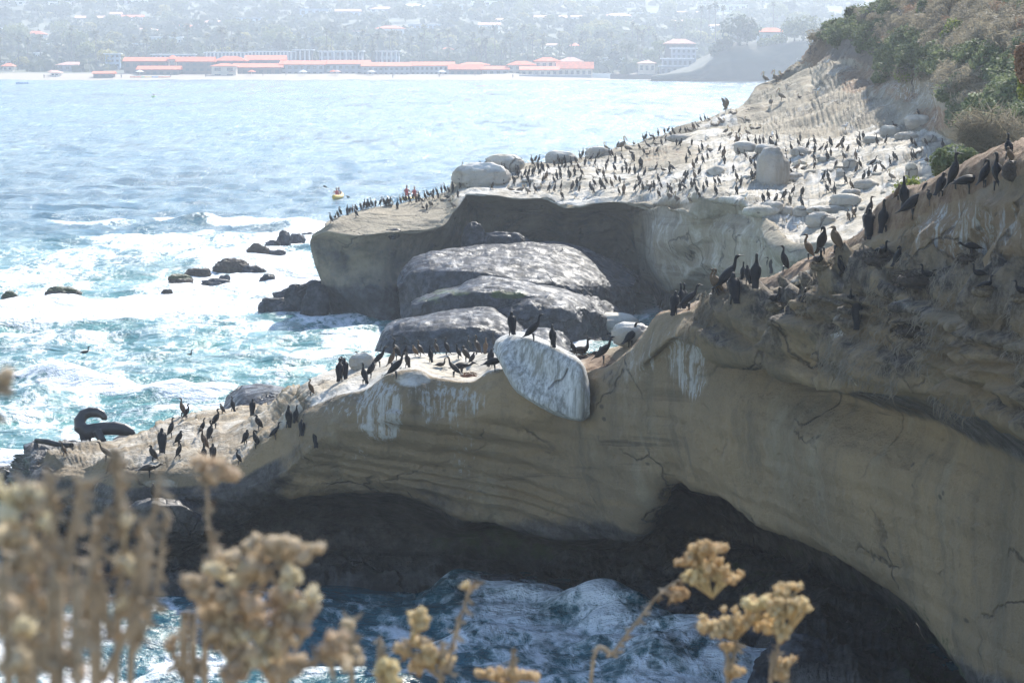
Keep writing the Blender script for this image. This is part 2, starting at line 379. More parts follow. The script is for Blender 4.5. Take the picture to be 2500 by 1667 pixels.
# ------------------------------------------------------------------ near sea cliff
XR = 2660
A_rows = [
 # hidden back
 (74, XR, [(74,1200,101),(300,1120,99),(600,1050,97),(735,1000,92),(900,930,92),(1200,900,92),(1500,900,88),(1700,800,84),(1900,740,80),(2100,640,76),(2300,560,72),(2500,470,70),(XR,400,68)]),
 # skyline / back edge of the top
 (72, XR, [(72,1122,'z',1.2),(110,1102,'z',2.2),(180,1092,'z',2.6),(260,1085,'z',2.8),(330,1068,'z',3.0),(400,1040,'z',3.2),(450,1020,'z',3.4),(530,1007,'z',3.5),(600,992,'z',3.7),(680,976,'z',4.0),(735,960,'z',4.9),(760,932,'z',5.4),(832,908,'z',5.7),(900,878,'z',5.95),(1000,869,'z',6.0),(1200,864,'z',6.1),(1300,866,'z',6.4),(1415,868,'z',6.7),(1450,862,'z',6.8),(1520,838,'z',7.2),(1560,812,'z',7.6),(1590,790,'z',7.9),(1612,758,75.2),(1669,747,74),(1713,728,73),(1749,716,72.2),(1800,700,71),(1844,688,70),(1910,664,69),(1972,634,68),(2008,620,67.4),(2053,580,66.4),(2106,549,65.2),(2150,515,64.2),(2196,482,63),(2250,455,62),(2303,432,61),(2375,395,59.5),(2430,378,58.4),(2500,352,57),(XR,300,54)]),
 # lip
 (72, XR, [(72,1130,99.5),(88,1142,93),(110,1150,88),(200,1140,85),(330,1152,82.6),(440,1150,82.3),(560,1138,82),(640,1090,81.6),(690,1055,81),(735,1005,80.6),(800,972,80),(850,956,79.6),(900,943,79.2),(960,915,78.8),(1010,902,78.6),(1060,918,78.4),(1150,932,78),(1200,912,77.8),(1300,905,77),(1420,898,76.4),(1470,885,75.6),(1530,852,74.6),(1575,812,73.8),(1615,770,73.2),(1660,764,72),(1730,748,70.9),(1790,731,70),(1900,700,68),(1960,662,66.8),(2060,612,65),(2160,568,63),(2217,547,61.6),(2267,517,60.4),(2320,494,59.2),(2392,464,57.6),(2463,430,56),(2500,418,55.2),(XR,360,52)]),
 # foot of the steep band above the nest ledges
 (72, XR, [(72,1142,99),(88,1155,92),(110,1165,87),(200,1160,84.4),(330,1178,82.2),(440,1172,82),(560,1160,81.8),(640,1115,81.4),(690,1085,80.8),(735,1035,80.1),(800,992,79.6),(900,965,78.9),(960,940,78.5),(1010,925,78.2),(1060,940,78.1),(1150,955,77.8),(1200,935,77.5),(1300,930,76.8),(1420,915,76),(1470,905,75.2),(1530,875,74.2),(1575,835,73.4),(1615,795,72.8),(1660,782,71.8),(1730,768,70.8),(1790,755,70),(1900,730,68),(1960,700,66.9),(2060,665,65.2),(2160,650,63.2),(2217,655,61.8),(2267,660,60.4),(2320,668,59.2),(2392,680,57.8),(2463,690,56.4),(2500,696,55.4),(XR,700,52.6)]),
 # front of the nest ledges
 (72, XR, [(72,1152,99),(88,1166,91.5),(110,1175,86.5),(200,1175,84.1),(330,1195,82.1),(440,1190,81.9),(560,1180,81.7),(640,1140,81.3),(690,1110,80.6),(735,1060,79.9),(800,1012,79.4),(900,985,78.7),(960,960,78.2),(1010,945,78.0),(1060,960,78),(1150,975,77.7),(1200,955,77.3),(1300,950,76.7),(1420,925,75.9),(1470,925,75),(1530,895,74),(1575,855,73.2),(1615,815,72.6),(1660,798,71.3),(1730,792,70.1),(1790,790,69),(1900,775,66.6),(1960,745,65.3),(2060,720,63.4),(2160,715,61.4),(2217,715,60.0),(2267,720,58.9),(2320,730,57.7),(2392,745,56.2),(2463,755,54.8),(2500,760,54.0),(XR,770,51)]),
 # lower edge of the shaggy band
 (72, XR, [(72,1162,99),(88,1180,91),(110,1195,86.3),(200,1200,84),(330,1215,82),(440,1205,81.8),(560,1195,81.6),(640,1165,81.2),(690,1140,80.4),(735,1095,79.8),(800,1040,79.2),(900,1015,78.6),(960,985,78.1),(1010,970,77.9),(1060,985,77.9),(1150,1000,77.6),(1200,980,77.3),(1300,990,76.6),(1420,960,75.9),(1470,945,74.9),(1530,915,73.9),(1575,880,73.0),(1615,840,72.3),(1660,815,70.9),(1730,830,69.5),(1790,850,68.3),(1900,878,66.3),(1960,900,65.1),(2060,926,63.2),(2160,938,61.3),(2217,943,60.0),(2267,950,59.0),(2320,960,57.9),(2392,985,56.5),(2463,1015,55.2),(2500,1032,54.4),(XR,1090,51.5)]),
 # back of the soffit
 (72, XR, [(72,1170,99),(88,1190,91),(110,1205,86.3),(200,1215,84),(330,1228,82),(440,1215,81.8),(560,1205,81.6),(640,1178,81.2),(690,1155,80.4),(735,1115,79.8),(800,1060,79.2),(900,1035,78.6),(960,1010,78.1),(1010,995,77.9),(1060,1010,77.9),(1150,1020,77.6),(1200,1005,77.3),(1300,1010,76.6),(1420,980,75.9),(1470,965,74.9),(1530,935,73.9),(1575,900,73.2),(1615,860,72.8),(1660,840,71.9),(1730,855,71.2),(1790,868,70.6),(1831,882,70.1),(1900,905,69.2),(1960,935,68.2),(2060,968,66.6),(2124,990,65.5),(2217,1025,63.7),(2303,1058,61.9),(2392,1098,60),(2500,1150,57.6),(XR,1230,54.2)]),
 # wall
 (72, XR, [(72,1180,99),(90,1206,91),(110,1230,86.2),(200,1250,84.3),(330,1290,82.6),(440,1270,82.4),(560,1250,82),(640,1200,81.6),(735,1150,80.4),(850,1120,79.8),(960,1120,79.2),(1060,1120,78.8),(1200,1120,78.4),(1350,1120,77.4),(1480,1080,75.4),(1600,1040,73.2),(1700,1010,71.2),(1860,1060,68.6),(2050,1130,65.2),(2217,1200,62.4),(2350,1260,59.8),(2500,1340,57.4),(XR,1400,54)]),
 # undercut edge
 (76, XR, [(76,1196,99),(94,1230,91),(110,1260,86.5),(200,1290,84.5),(330,1330,83.2),(440,1300,83),(560,1270,82.6),(640,1225,82.2),(735,1190,81.2),(850,1188,80.6),(960,1192,80),(1050,1215,79.6),(1130,1258,79.2),(1200,1240,79),(1290,1275,78.6),(1400,1300,78),(1500,1296,77.2),(1560,1278,76),(1600,1225,75),(1640,1180,74),(1660,1168,73.4),(1690,1190,72.6),(1760,1200,71.6),(1810,1222,70.6),(1860,1268,69.8),(1940,1294,68.4),(2050,1342,66.4),(2140,1398,64.8),(2210,1452,63.4),(2280,1540,61.8),(2350,1620,60.2),(2400,1667,59),(2500,1760,57),(XR,1900,54)]),
 # roof of the cave, set back
 (90, XR, [(90,1200,95),(130,1250,89),(330,1332,83.8),(560,1274,83.4),(640,1230,83.2),(735,1196,82.6),(850,1200,82.4),(960,1206,82),(1050,1228,82),(1130,1268,81.8),(1200,1252,82),(1290,1285,82),(1400,1305,82),(1500,1290,82.4),(1560,1270,82.2),(1600,1215,81),(1640,1165,81.2),(1660,1150,81.6),(1760,1175,81),(1860,1235,79.4),(1940,1260,78),(2050,1310,76),(2140,1365,74),(2210,1415,72.4),(2280,1500,70.6),(2350,1580,69),(2400,1630,68),(2500,1720,66),(XR,1860,63)]),
 # back of the cave
 (100, XR, [(100,1240,93),(130,1320,87),(330,1380,84.2),(560,1330,84.2),(735,1290,84.4),(850,1280,84.8),(960,1290,84.8),(1050,1305,84.8),(1200,1320,84.8),(1400,1345,84.8),(1550,1330,84.6),(1660,1290,83.6),(1760,1310,82.6),(1860,1350,81.2),(2050,1430,78),(2210,1520,75),(2350,1660,72),(2500,1800,69),(XR,1900,66)]),
 # rock apron
 (110, XR, [(110,1280,91),(140,1360,84.6),(330,1400,83.2),(560,1370,83.4),(735,1350,84),(900,1340,84.6),(1050,1350,84.4),(1200,1370,84.2),(1290,1410,84.6),(1380,1390,84),(1500,1420,81.4),(1600,1400,80.8),(1700,1410,79.6),(1800,1430,78.2),(1900,1440,77),(2050,1500,75),(2210,1600,72),(2350,1700,70),(2500,1820,68),(XR,1900,66)]),
 # waterline
 (120, XR, [(120,1330,'z',0.0),(135,1440,'z',0.0),(350,1452,'z',0.0),(600,1442,'z',0.0),(700,1432,'z',0.0),(900,1427,'z',0.0),(1100,1432,'z',0.0),(1200,1452,'z',0.0),(1300,1462,'z',0.0),(1350,1445,'z',0.0),(1400,1465,'z',0.0),(1450,1500,'z',0.0),(1500,1522,'z',0.0),(1560,1532,'z',0.0),(1640,1532,'z',0.0),(1700,1545,'z',0.0),(1780,1568,'z',0.0),(1830,1580,'z',0.0),(1900,1630,'z',0.0),(1960,1680,'z',0.0),(2100,1750,'z',0.0),(2500,1850,'z',0.0),(XR,1900,'z',0.0)]),
 (120, XR, [(120,1400,'z',-1.5),(135,1520,'z',-1.5),(700,1520,'z',-1.5),(1300,1560,'z',-1.5),(1830,1680,'z',-1.5),(2500,1950,'z',-1.5),(XR,2000,'z',-1.5)]),
]
A_segs = [6, 26, 16, 22, 26, 14, 34, 34, 16, 24, 22, 26, 8]
PA = mono_rows(rows_to_grid(A_rows, None, 900, ext=1700), A_segs)
rowid = np.concatenate([np.arange(n) / n + i for i, n in enumerate(A_segs)] + [[len(A_segs)]])[:, None] + 0 * PA[..., 0]
pxA, pyA = np_proj(PA)
zA = PA[..., 2]
NA = grid_normals(PA)
upA = np.abs(NA[..., 2])
top = sstep(1.9, 0.9, rowid) * 1.0 + 0 * pxA
topm = 1 - sstep(1.85, 2.25, rowid)
gu = topm * np.where(pxA < 740, 0.50, 0.0) + topm * sstep(730, 770, pxA) * (1 - sstep(1400, 1470, pxA)) * 0.72
gu = np.maximum(gu, topm * sstep(1600, 1660, pxA) * (1 - sstep(1900, 2000, pxA)) * 0.40)
gu = np.maximum(gu, blob(PA, [(1400,1120,60,40,0.25),(1640,900,60,90,0.3),(1720,905,20,60,0.42),(1970,675,20,30,0.55),(2090,800,30,40,0.6),(2140,920,60,20,0.45),(1545,900,40,60,0.42),(1010,925,50,25,0.6),(2300,735,90,20,0.3),(400,1185,60,14,0.45),(390,1215,90,16,0.5),(120,1160,50,16,0.35)]))
below = lerpline(pxA, [(k[0], k[1]) for k in A_rows[2][2]])
dl = pyA - below
streak = blob(PA, [(930,1000,70,90,0.8),(1100,980,110,50,0.7),(1130,1080,40,110,0.52),(905,1100,55,60,0.42),(790,1030,60,60,0.25),(1600,850,60,80,0.42),(1690,900,45,90,0.75),(1655,870,30,80,0.65),(1560,880,50,60,.5),(760,1130,30,70,0.35),(1140,1180,50,50,0.35),(2390,560,190,90,0.62),(2480,640,70,50,0.55),(2260,560,40,50,.6),(2100,800,25,60,0.5),(1060,960,80,50,0.55),(840,985,80,40,0.55)])
russet = blob(PA, [(2380,560,210,110,.8),(2450,640,120,60,.7),(2200,600,60,40,.4)]) * sstep(1.9, 2.1, rowid)
streak = np.maximum(streak, (1 - sstep(0, 60, dl)) * sstep(740, 790, pxA) * (1 - sstep(1560, 1640, pxA)) * 0.5 * sstep(1.8, 2.1, rowid))
soil = topm * (sstep(1480, 1560, pxA) * 0.55 + 0.35 * sstep(1850, 2000, pxA))
soil = np.maximum(soil, blob(PA, [(1445,885,90,26,0.8)]) * topm)
thatch = 0.82 * sstep(1.9, 2.5, rowid) * (1 - sstep(4.8, 5.15, rowid)) * sstep(1640, 1760, pxA) * (0.62 - 0.25 * sstep(2.0, 3.0, 5 - rowid) * sstep(2180, 2240, pxA))
thatch = np.maximum(thatch, blob(PA, [(1470,930,110,40,0.40)]) * sstep(1.9, 2.2, rowid))
thatch = thatch * (1 - 0.85 * blob(PA, [(2390,560,190,90,1.0),(2420,905,110,55,1.0)]))
bed = sstep(6.4, 6.9, rowid) * (1 - sstep(8.4, 9.0, rowid)) * (1 - sstep(1560, 1700, pxA + (pyA - 1100) * 0.3)) * 0.95
bed = np.maximum(bed, sstep(5.0, 5.3, rowid) * (1 - sstep(6.0, 6.3, rowid)) * sstep(1700, 1800, pxA) * 0.8)  # bedding colour also deepens the painted shade of the soffit
wet = np.maximum(sstep(8.05, 8.6, rowid) * 0.9, 0.75 * (1 - sstep(2.1, 3.3, zA + 0.3 * vnoise(PA * 0.3, 3))))  # cave rock is wet; part of the recess's shade is coloured in too
wet = np.maximum(wet, 0.46 * sstep(6.6, 8.0, rowid) * (1 - sstep(1450, 1600, pxA)))  # the cave's dark colour fades in gradually down the left wall
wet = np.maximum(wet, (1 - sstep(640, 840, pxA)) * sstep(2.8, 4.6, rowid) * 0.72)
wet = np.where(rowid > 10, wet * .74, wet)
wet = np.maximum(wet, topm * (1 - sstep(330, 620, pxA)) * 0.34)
wet = np.maximum(wet, sstep(5.0, 5.2, rowid) * (1 - sstep(5.7, 6.2, rowid)) * sstep(1700, 1800, pxA) * 0.62)  # shade under the overhang, painted through the wet mask
moss = blob(PA, [(1250,1330,260,60,0.55),(1950,1400,250,90,0.45),(2200,1540,90,110,0.5),(2270,1640,120,120,0.55),(1750,1330,120,60,0.4),(1350,1260,80,40,0.4),(1200,1190,50,20,0.35)])
PAo = None
def terrace(P, f, n, seed, edge=.3):
    t = fbm(P * np.array(f), 5, seed, gain=.55) * n
    q = np.floor(t); s = t - q
    return (q + sstep(0, edge, s) + .15 * s) / n
exA = topm * (1 - sstep(700, 860, pxA) * .65) * (0.55 * terrace(PA, [.28, .55, .4], 7, 91) + 0.08 * fbm(PA * 2.4, 3, 92))
exA = exA + (1 - sstep(90, 230, pxA)) * 0.9 * fbm(PA * .55, 5, 97, ridge=True) * sstep(1, 1.4, rowid)
exA = exA + sstep(1.9, 2.6, rowid) * (1 - sstep(4.8, 5.2, rowid)) * sstep(1640, 1760, pxA) * (0.75 * fbm(PA * .62, 5, 93, ridge=True) + 0.12 * fbm(PA * 4.0, 3, 94, ridge=True))
exA = exA + sstep(6, 7, rowid) * (1 - sstep(8, 8.4, rowid)) * (0.40 * fbm(PA * np.array([.16, .16, .10]), 3, 95) + 0.10 * fbm(PA * np.array([.7, .7, .16]), 4, 98, ridge=True))
qb = (zA + .15 * PA[..., 0] + .22 * fbm(PA * .22, 3, 99)) * 1.9 + 1.2 * vnoise(np.stack([0 * zA, 0 * zA, (zA + .15 * PA[..., 0]) * .8], -1), 7)
qs = qb - np.floor(qb)
lay = sstep(0, .7, qs) - sstep(.8, 1, qs)
exA = exA + lay * (.16 * sstep(5.4, 6.2, rowid) * (1 - sstep(8.6, 9.2, rowid)) * (1 - sstep(1500, 1720, pxA)) * (0.35 + .65 * sstep(-.2, .4, vnoise(PA * .25, 66)))
    + .34 * sstep(2.8, 3.4, rowid) * (1 - sstep(5.0, 5.3, rowid)) * sstep(1660, 1760, pxA) + .05 * sstep(6.4, 7, rowid) * (1 - sstep(8, 8.4, rowid)) * sstep(1500, 1700, pxA))
exA = exA + sstep(5.5, 6.2, rowid) * (1 - sstep(8.2, 8.8, rowid)) * (.05 * fbm(PA * 2.6, 4, 101, ridge=True) * (.4 + .6 * sstep(-.1, .4, vnoise(PA * .4, 102))))
exA = exA + sstep(9.5, 10.5, rowid) * 0.45 * fbm(PA * .7, 4, 96, ridge=True)
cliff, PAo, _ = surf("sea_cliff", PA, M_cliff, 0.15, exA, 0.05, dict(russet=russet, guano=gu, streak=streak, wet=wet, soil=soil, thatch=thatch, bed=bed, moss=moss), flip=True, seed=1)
TERR.append(cliff)
# dry grass hanging over the shaggy band of the cliff
def strands():
    rg = np.random.default_rng(12)
    ok = (rowid > 2.1) & (rowid < 5.05) & (pxA > 1660) & (pxA < 2600) & (thatch + 1.3 * vnoise(PA * .7, 55) > .72)
    idx = np.argwhere(ok); pick = idx[rg.integers(0, len(idx), 6000)]
    p = PAo[pick[:, 0], pick[:, 1]] + rg.normal(size=(6000, 3)) * .03
    nn = -NA[pick[:, 0], pick[:, 1]]
    L = rg.uniform(.08, .30, 6000)[:, None]; side = rg.normal(size=(6000, 3)); side[:, 2] = 0
    side /= np.linalg.norm(side, axis=1)[:, None]; w = side * rg.uniform(.005, .012, 6000)[:, None]
    lean = rg.normal(size=(6000, 3)) * .35; lean[:, 2] = 0
    a = p - nn * .02; m1 = p + nn * .10 * (L / .3) + (lean * .4 + np.array([0, 0, -.35])) * L; e = m1 + (lean + np.array([0, 0, -.8])) * L
    q1 = np.stack([a - w, m1 - w, m1 + w, a + w], 1); q2 = np.stack([m1 - w, e - w * .3, e + w * .3, m1 + w], 1)
    return np.concatenate([q1, q2])
STR = strands()

# ------------------------------------------------------------------ far headland with its hillside
B_rows = [
 (800, 2700, [(800,600,170),(1090,560,184),(1300,520,196),(1600,430,214),(1800,330,232),(1950,260,245),(2110,180,240),(2300,60,230),(2700,-100,200)]),
 (796, 2700, [(796,546,164),(830,528,166),(870,514,169),(950,500,172),(1020,484,175),(1085,470,178),(1105,448,180),(1125,425,182),(1200,414,185),(1270,404,188),(1340,396,190),(1410,389,192),(1480,373,195),(1560,350,200),(1620,328,204),(1700,300,210),(1760,277,216),(1800,262,220),(1830,236,224),(1850,212,226),(1880,200,228),(1930,178,230),(1958,160,232),(1978,122,233),(2006,96,232),(2030,66,230),(2065,48,226),(2110,25,220),(2160,-5,213),(2220,-28,208),(2400,-60,190),(2700,-90,170)]),
 (796, 2700, [(796,548,163.5),(870,525,166),(950,512,169),(1085,478,174),(1105,456,177),(1140,430,178),(1270,412,184),(1410,396,188),(1560,360,196),(1700,306,207),(1800,268,217),(1850,222,223),(1930,188,227),(1965,168,229),(1995,140,228),(2030,122,224),(2090,90,214),(2160,60,202),(2240,50,188),(2400,60,160),(2700,60,120)]),
 (796, 2700, [(796,550,163.2),(870,532,165),(950,520,168),(1085,486,172),(1110,462,174),(1150,440,175),(1270,420,181),(1410,404,185),(1560,370,193),(1700,314,204),(1800,276,214),(1860,240,219),(1930,205,222),(1975,180,222),(2030,160,217),(2090,170,208),(2139,205,198),(2178,200,190),(2215,186,183),(2250,178,177),(2290,180,168),(2320,215,156),(2345,270,146),(2400,305,132),(2700,345,105)]),
 # back edge of the plateau
 (794, 2700, [(794,552,163),(870,540,164.5),(950,528,167),(1085,496,170),(1115,466,171),(1160,446,173),(1270,428,178),(1410,412,182),(1560,384,189),(1650,345,197),(1760,318,198),(1850,312,194),(1900,312,190),(2046,321,180),(2160,312,172),(2267,322,164),(2303,334,160),(2400,350,150),(2700,380,130)]),
 (790, 2700, [(790,556,163),(870,558,163.4),(950,548,165),(1085,516,167),(1120,474,169),(1160,456,170),(1270,450,172),(1410,440,174),(1560,430,175),(1680,412,175),(1800,408,170),(1900,404,166),(2050,398,160),(2200,396,154),(2300,396,150),(2700,410,130)]),
 # front lip
 (762, 2700, [(762,578,163),(800,566,162.6),(870,576,162.2),(950,568,163),(1028,565,164),(1085,552,165),(1110,520,166.5),(1142,476,168),(1200,478,168),(1270,486,168),(1330,484,168),(1372,503,167),(1415,506,167),(1450,498,167),(1500,494,167),(1560,500,165),(1600,500,162),(1672,498,156),(1712,486,150),(1760,492,149),(1810,500,147),(1870,540,142),(1930,590,138),(2100,600,134),(2700,610,128)]),
 (757, 2700, [(757,598,164),(800,582,163),(870,588,163),(950,582,164),(1028,578,165),(1085,566,166.5),(1110,540,169),(1142,488,170.6),(1200,496,171),(1270,500,171.4),(1330,500,171.4),(1372,514,171),(1415,520,171),(1450,512,171),(1500,508,171),(1560,512,169),(1600,512,164),(1672,512,157),(1712,500,151),(1760,522,150.6),(1810,524,148.6),(1870,560,142.6),(1930,605,138.4),(2100,610,134),(2700,620,128)]),
 (768, 2700, [(768,640,164.5),(900,650,164),(1028,640,166),(1100,620,170),(1200,570,173),(1350,580,175),(1500,570,175),(1545,585,173),(1600,575,164),(1650,580,157),(1700,570,153),(1760,585,151),(1820,580,146),(1900,620,141),(2100,640,134),(2700,650,128)]),
 (786, 2700, [(786,690,165),(900,715,163),(1028,700,166),(1100,690,170),(1200,650,174),(1350,660,176.5),(1500,660,178),(1545,660,176),(1600,650,165),(1650,650,158),(1720,650,154),(1800,650,148),(1950,690,140),(2700,700,128)]),
 (790, 2700, [(790,758,'z',0),(840,767,'z',0),(945,776,'z',0),(1100,760,'z',0),(1300,738,'z',0),(1450,728,'z',0),(1530,722,'z',0),(1580,728,'z',0),(1620,745,'z',0),(1700,780,'z',0),(1800,800,'z',0),(2000,850,'z',0),(2700,860,'z',0)]),
 (790, 2700, [(790,860,'z',-1.6),(1500,830,'z',-1.6),(2700,950,'z',-1.6)]),
]
B_segs = [5, 12, 12, 34, 26, 34, 8, 26, 26, 18, 6]
PB = mono_rows(rows_to_grid(B_rows, None, 1000, ext=1700), B_segs)
rb = np.concatenate([np.arange(n) / n + i for i, n in enumerate(B_segs)] + [[len(B_segs)]])[:, None] + 0 * PB[..., 0]
x, y = np_proj(PB)
flat = (1 - sstep(5.9, 6.2, rb))
gu = flat * sstep(1085, 1130, x) * 0.60 * sstep(2.6, 3.4, rb + sstep(1100, 1800, x) * 0 ) * (1 - 0.55 * np.clip(blob(PB, [(1620,395,90,30,1.0),(1900,325,160,14,0.9),(2000,330,80,12,0.7)]), 0, 1))
gu = np.where((rb > 3) & (rb < 4) & (x > 1800), 0.36, gu)
gu = np.maximum(gu, flat * (1 - sstep(1085, 1110, x)) * 0.10)
gu = np.maximum(gu, sstep(6.0, 6.5, rb) * (1 - sstep(9.0, 9.8, rb)) * sstep(1560, 1620, x) * 0.42)
gu = np.where((rb < 3) & (x > 1850) & (x < 2060), 0.30, gu)
streak = blob(PB, [(2250,225,80,40,0.6),(2150,255,90,50,0.45),(1990,260,120,40,0.3),(1650,620,70,80,0.35),(1400,520,300,20,0.2)])
veg = (1 - sstep(2.55, 3.0, rb + 0.25 * vnoise(PB * 0.12, 77))) * sstep(1975, 2040, x)
soil = np.maximum(veg * 0.9, blob(PB, [(2120,210,90,60,0.6),(2290,290,70,40,0.6),(1950,160,60,14,0.5),(1990,130,50,40,0.7),(1620,390,70,25,0.42),(2200,230,40,30,0.5)]))
wet = np.maximum(0.85 * (1 - sstep(1.0, 2.6, PB[..., 2])), sstep(6.3, 7.0, rb) * (1 - sstep(1560, 1620, x)) * 0.47)  # wet rock low down; left face below the lip has shade painted in
moss = blob(PB, [(1100,545,60,25,0.42),(1320,560,60,30,0.3),(1345,540,30,30,0.4),(1900,560,60,30,0.3)])
bed = sstep(6.2, 6.6, rb) * 0.4
rib = fbm(np.stack([PB[..., 0] * .20 - PB[..., 2] * .34 + .8 * vnoise(PB * .08, 88), PB[..., 1] * .04, PB[..., 2] * .12], -1), 2, 171, ridge=True)
exB = flat * sstep(1.0, 1.6, rb) * (1 - .6 * (1 - sstep(1085, 1130, x))) * (0.95 * terrace(PB, [.085, .20, .15], 8, 172, .35) + 0.06 * fbm(PB * np.array([.8, 1.6, 1]), 3, 173))
exB = exB + sstep(3.0, 3.25, rb) * (1 - sstep(3.75, 4.0, rb)) * sstep(1650, 1760, x) * (.40 * rib + 1.2 * fbm(PB * .12, 4, 176, gain=.6) + .0)
exB = exB * (1 - .0)
exB = exB + sstep(6.1, 6.6, rb) * sstep(1560, 1640, x) * 1.0 * rib + sstep(6.4, 7.2, rb) * (1 - sstep(1560, 1640, x)) * 0.5 * fbm(PB * np.array([.25, .25, .05]), 3, 174, ridge=True)
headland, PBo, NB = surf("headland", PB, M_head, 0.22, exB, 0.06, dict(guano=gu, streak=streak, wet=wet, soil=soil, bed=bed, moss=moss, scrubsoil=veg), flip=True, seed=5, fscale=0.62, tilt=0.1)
TERR.append(headland)

# ------------------------------------------------------------------ low wave-worn rocks
def dome(name, rows, nu, segs, seed, mat=None, amp=0.10, wet=0.8, fs=1.0, guano=0.0, ledge=0.06, moss=None, kind='structure'):
    P = mono_rows(rows_to_grid(rows, None, nu), segs)
    att = dict(wet=np.full(P.shape[:2], wet), guano=np.full(P.shape[:2], guano))
    if moss: att['moss'] = blob(P, moss)
    o, P2, _ = surf(name, P, mat or M_wet, amp * .8, (3.0 * amp * terrace(P, [.14, .26, .4], 5, seed + 60, .4) + .35 * amp * np.maximum(0, fbm(P * 1.6, 3, seed + 61)) * 3 * sstep(0, .3, vnoise(P * .5, seed + 62))), ledge * .5, att, flip=True, seed=seed, fscale=fs, kind=kind)
    TERR.append(o)
    return o
dome("rock_shelf", [
 (976,1560,[(976,790,168),(1290,700,180),(1560,700,180)]),
 (970,1556,[(970,692,159),(985,652,160),(1010,630,161),(1060,614,162),(1130,604,163.5),(1200,597,164.5),(1290,592,165.5),(1370,591,166),(1430,606,166),(1480,632,166),(1530,657,166),(1556,676,166)]),
 (972,1552,[(972,700,158.4),(1010,650,158.6),(1060,634,159),(1150,628,160),(1290,622,161),(1400,634,162),(1480,660,163),(1552,684,164)]),
 (975,1548,[(975,706,157.6),(1020,668,157),(1100,664,156),(1180,668,155.4),(1290,690,155.4),(1400,696,157),(1548,700,162)]),
 (977,1548,[(977,740,157.8),(1060,715,156),(1180,715,155.2),(1290,725,155.2),(1400,725,156.6),(1548,715,162)]),
 (980,1545,[(980,800,'z',0),(1100,808,'z',0),(1250,812,'z',0),(1400,806,'z',0),(1545,784,'z',0)]),
 (980,1545,[(980,880,'z',-1),(1545,880,'z',-1)]),
], 420, [4, 16, 18, 12, 24, 4], 11, amp=0.13, ledge=0.10, fs=0.9)
dome("rock_shelf", [
 (1010,1520,[(1010,800,162),(1200,740,164),(1520,800,166)]),
 (1006,1518,[(1006,738,152.5),(1030,720,153),(1070,708,153.6),(1116,700,153.8),(1150,684,154),(1180,678,154),(1241,686,154),(1300,694,154.4),(1366,703,154.8),(1419,712,155),(1470,738,156),(1518,770,157)]),
 (1006,1514,[(1006,744,151.5),(1060,730,151),(1180,700,150.8),(1300,712,151),(1400,730,152),(1514,778,155)]),
 (1008,1512,[(1008,752,151),(1060,740,150.4),(1180,714,149.8),(1300,726,149.8),(1400,746,150.8),(1512,790,154)]),
 (1012,1508,[(1012,828,'z',0),(1200,838,'z',0),(1400,832,'z',0),(1508,816,'z',0)]),
 (1012,1508,[(1012,900,'z',-1),(1508,900,'z',-1)]),
], 380, [4, 12, 12, 22, 4], 12, amp=0.16, ledge=0.12, fs=1.3, moss=[(1100,715,60,12,0.6),(1240,720,60,14,0.6),(1050,735,40,12,0.5)])
dome("rock_shelf", [
 (1216,1420,[(1216,820,156),(1420,820,156)]),
 (1212,1418,[(1212,760,150.5),(1235,744,151),(1300,731,151.4),(1340,730,151.6),(1370,736,151.6),(1400,750,151.6),(1418,772,151)]),
 (1212,1416,[(1212,772,149),(1300,750,148.6),(1370,758,148.6),(1416,790,149)]),
 (1216,1408,[(1216,842,'z',0),(1300,846,'z',0),(1408,840,'z',0)]),
 (1216,1408,[(1216,930,'z',-1),(1408,930,'z',-1)]),
], 200, [4, 14, 26, 4], 13, amp=0.20, ledge=0.14, fs=1.7, moss=[(1235,745,20,10,0.6)])
dome("rock_shelf", [
 (920,1300,[(920,900,152),(1300,900,152)]),
 (914,1296,[(914,866,145.6),(925,838,146),(944,800,147),(962,783,147.6),(1030,768,148.6),(1085,758,149),(1134,754,149.2),(1180,753,149.2),(1201,756,149),(1225,778,148.4),(1258,790,148),(1280,812,147.4),(1296,834,147)]),
 (914,1294,[(914,868,145.2),(944,806,145.8),(1030,782,146),(1140,772,146),(1200,776,146),(1260,806,146),(1294,842,146)]),
 (916,1290,[(916,872,144.6),(950,822,144.2),(1040,804,143.8),(1140,798,143.6),(1220,812,143.8),(1290,850,145)]),
 (918,1286,[(918,868,'z',0),(1100,872,'z',0),(1286,868,'z',0)]),
 (918,1286,[(918,960,'z',-1),(1286,960,'z',-1)]),
], 300, [4, 12, 12, 26, 4], 14, amp=0.12, ledge=0.08, fs=1.0)
dome("rock_shelf", [
 (1262,1392,[(1262,860,147),(1392,860,147)]),
 (1260,1392,[(1260,812,143.4),(1290,800,144),(1330,798,144.4),(1366,814,144.2),(1392,848,143.6)]),
 (1260,1392,[(1260,826,142.4),(1330,822,142.4),(1392,862,142.8)]),
 (1260,1392,[(1260,880,'z',0),(1330,884,'z',0),(1392,880,'z',0)]),
], 120, [4, 12, 20], 15, amp=0.16, ledge=0.1, fs=1.5)
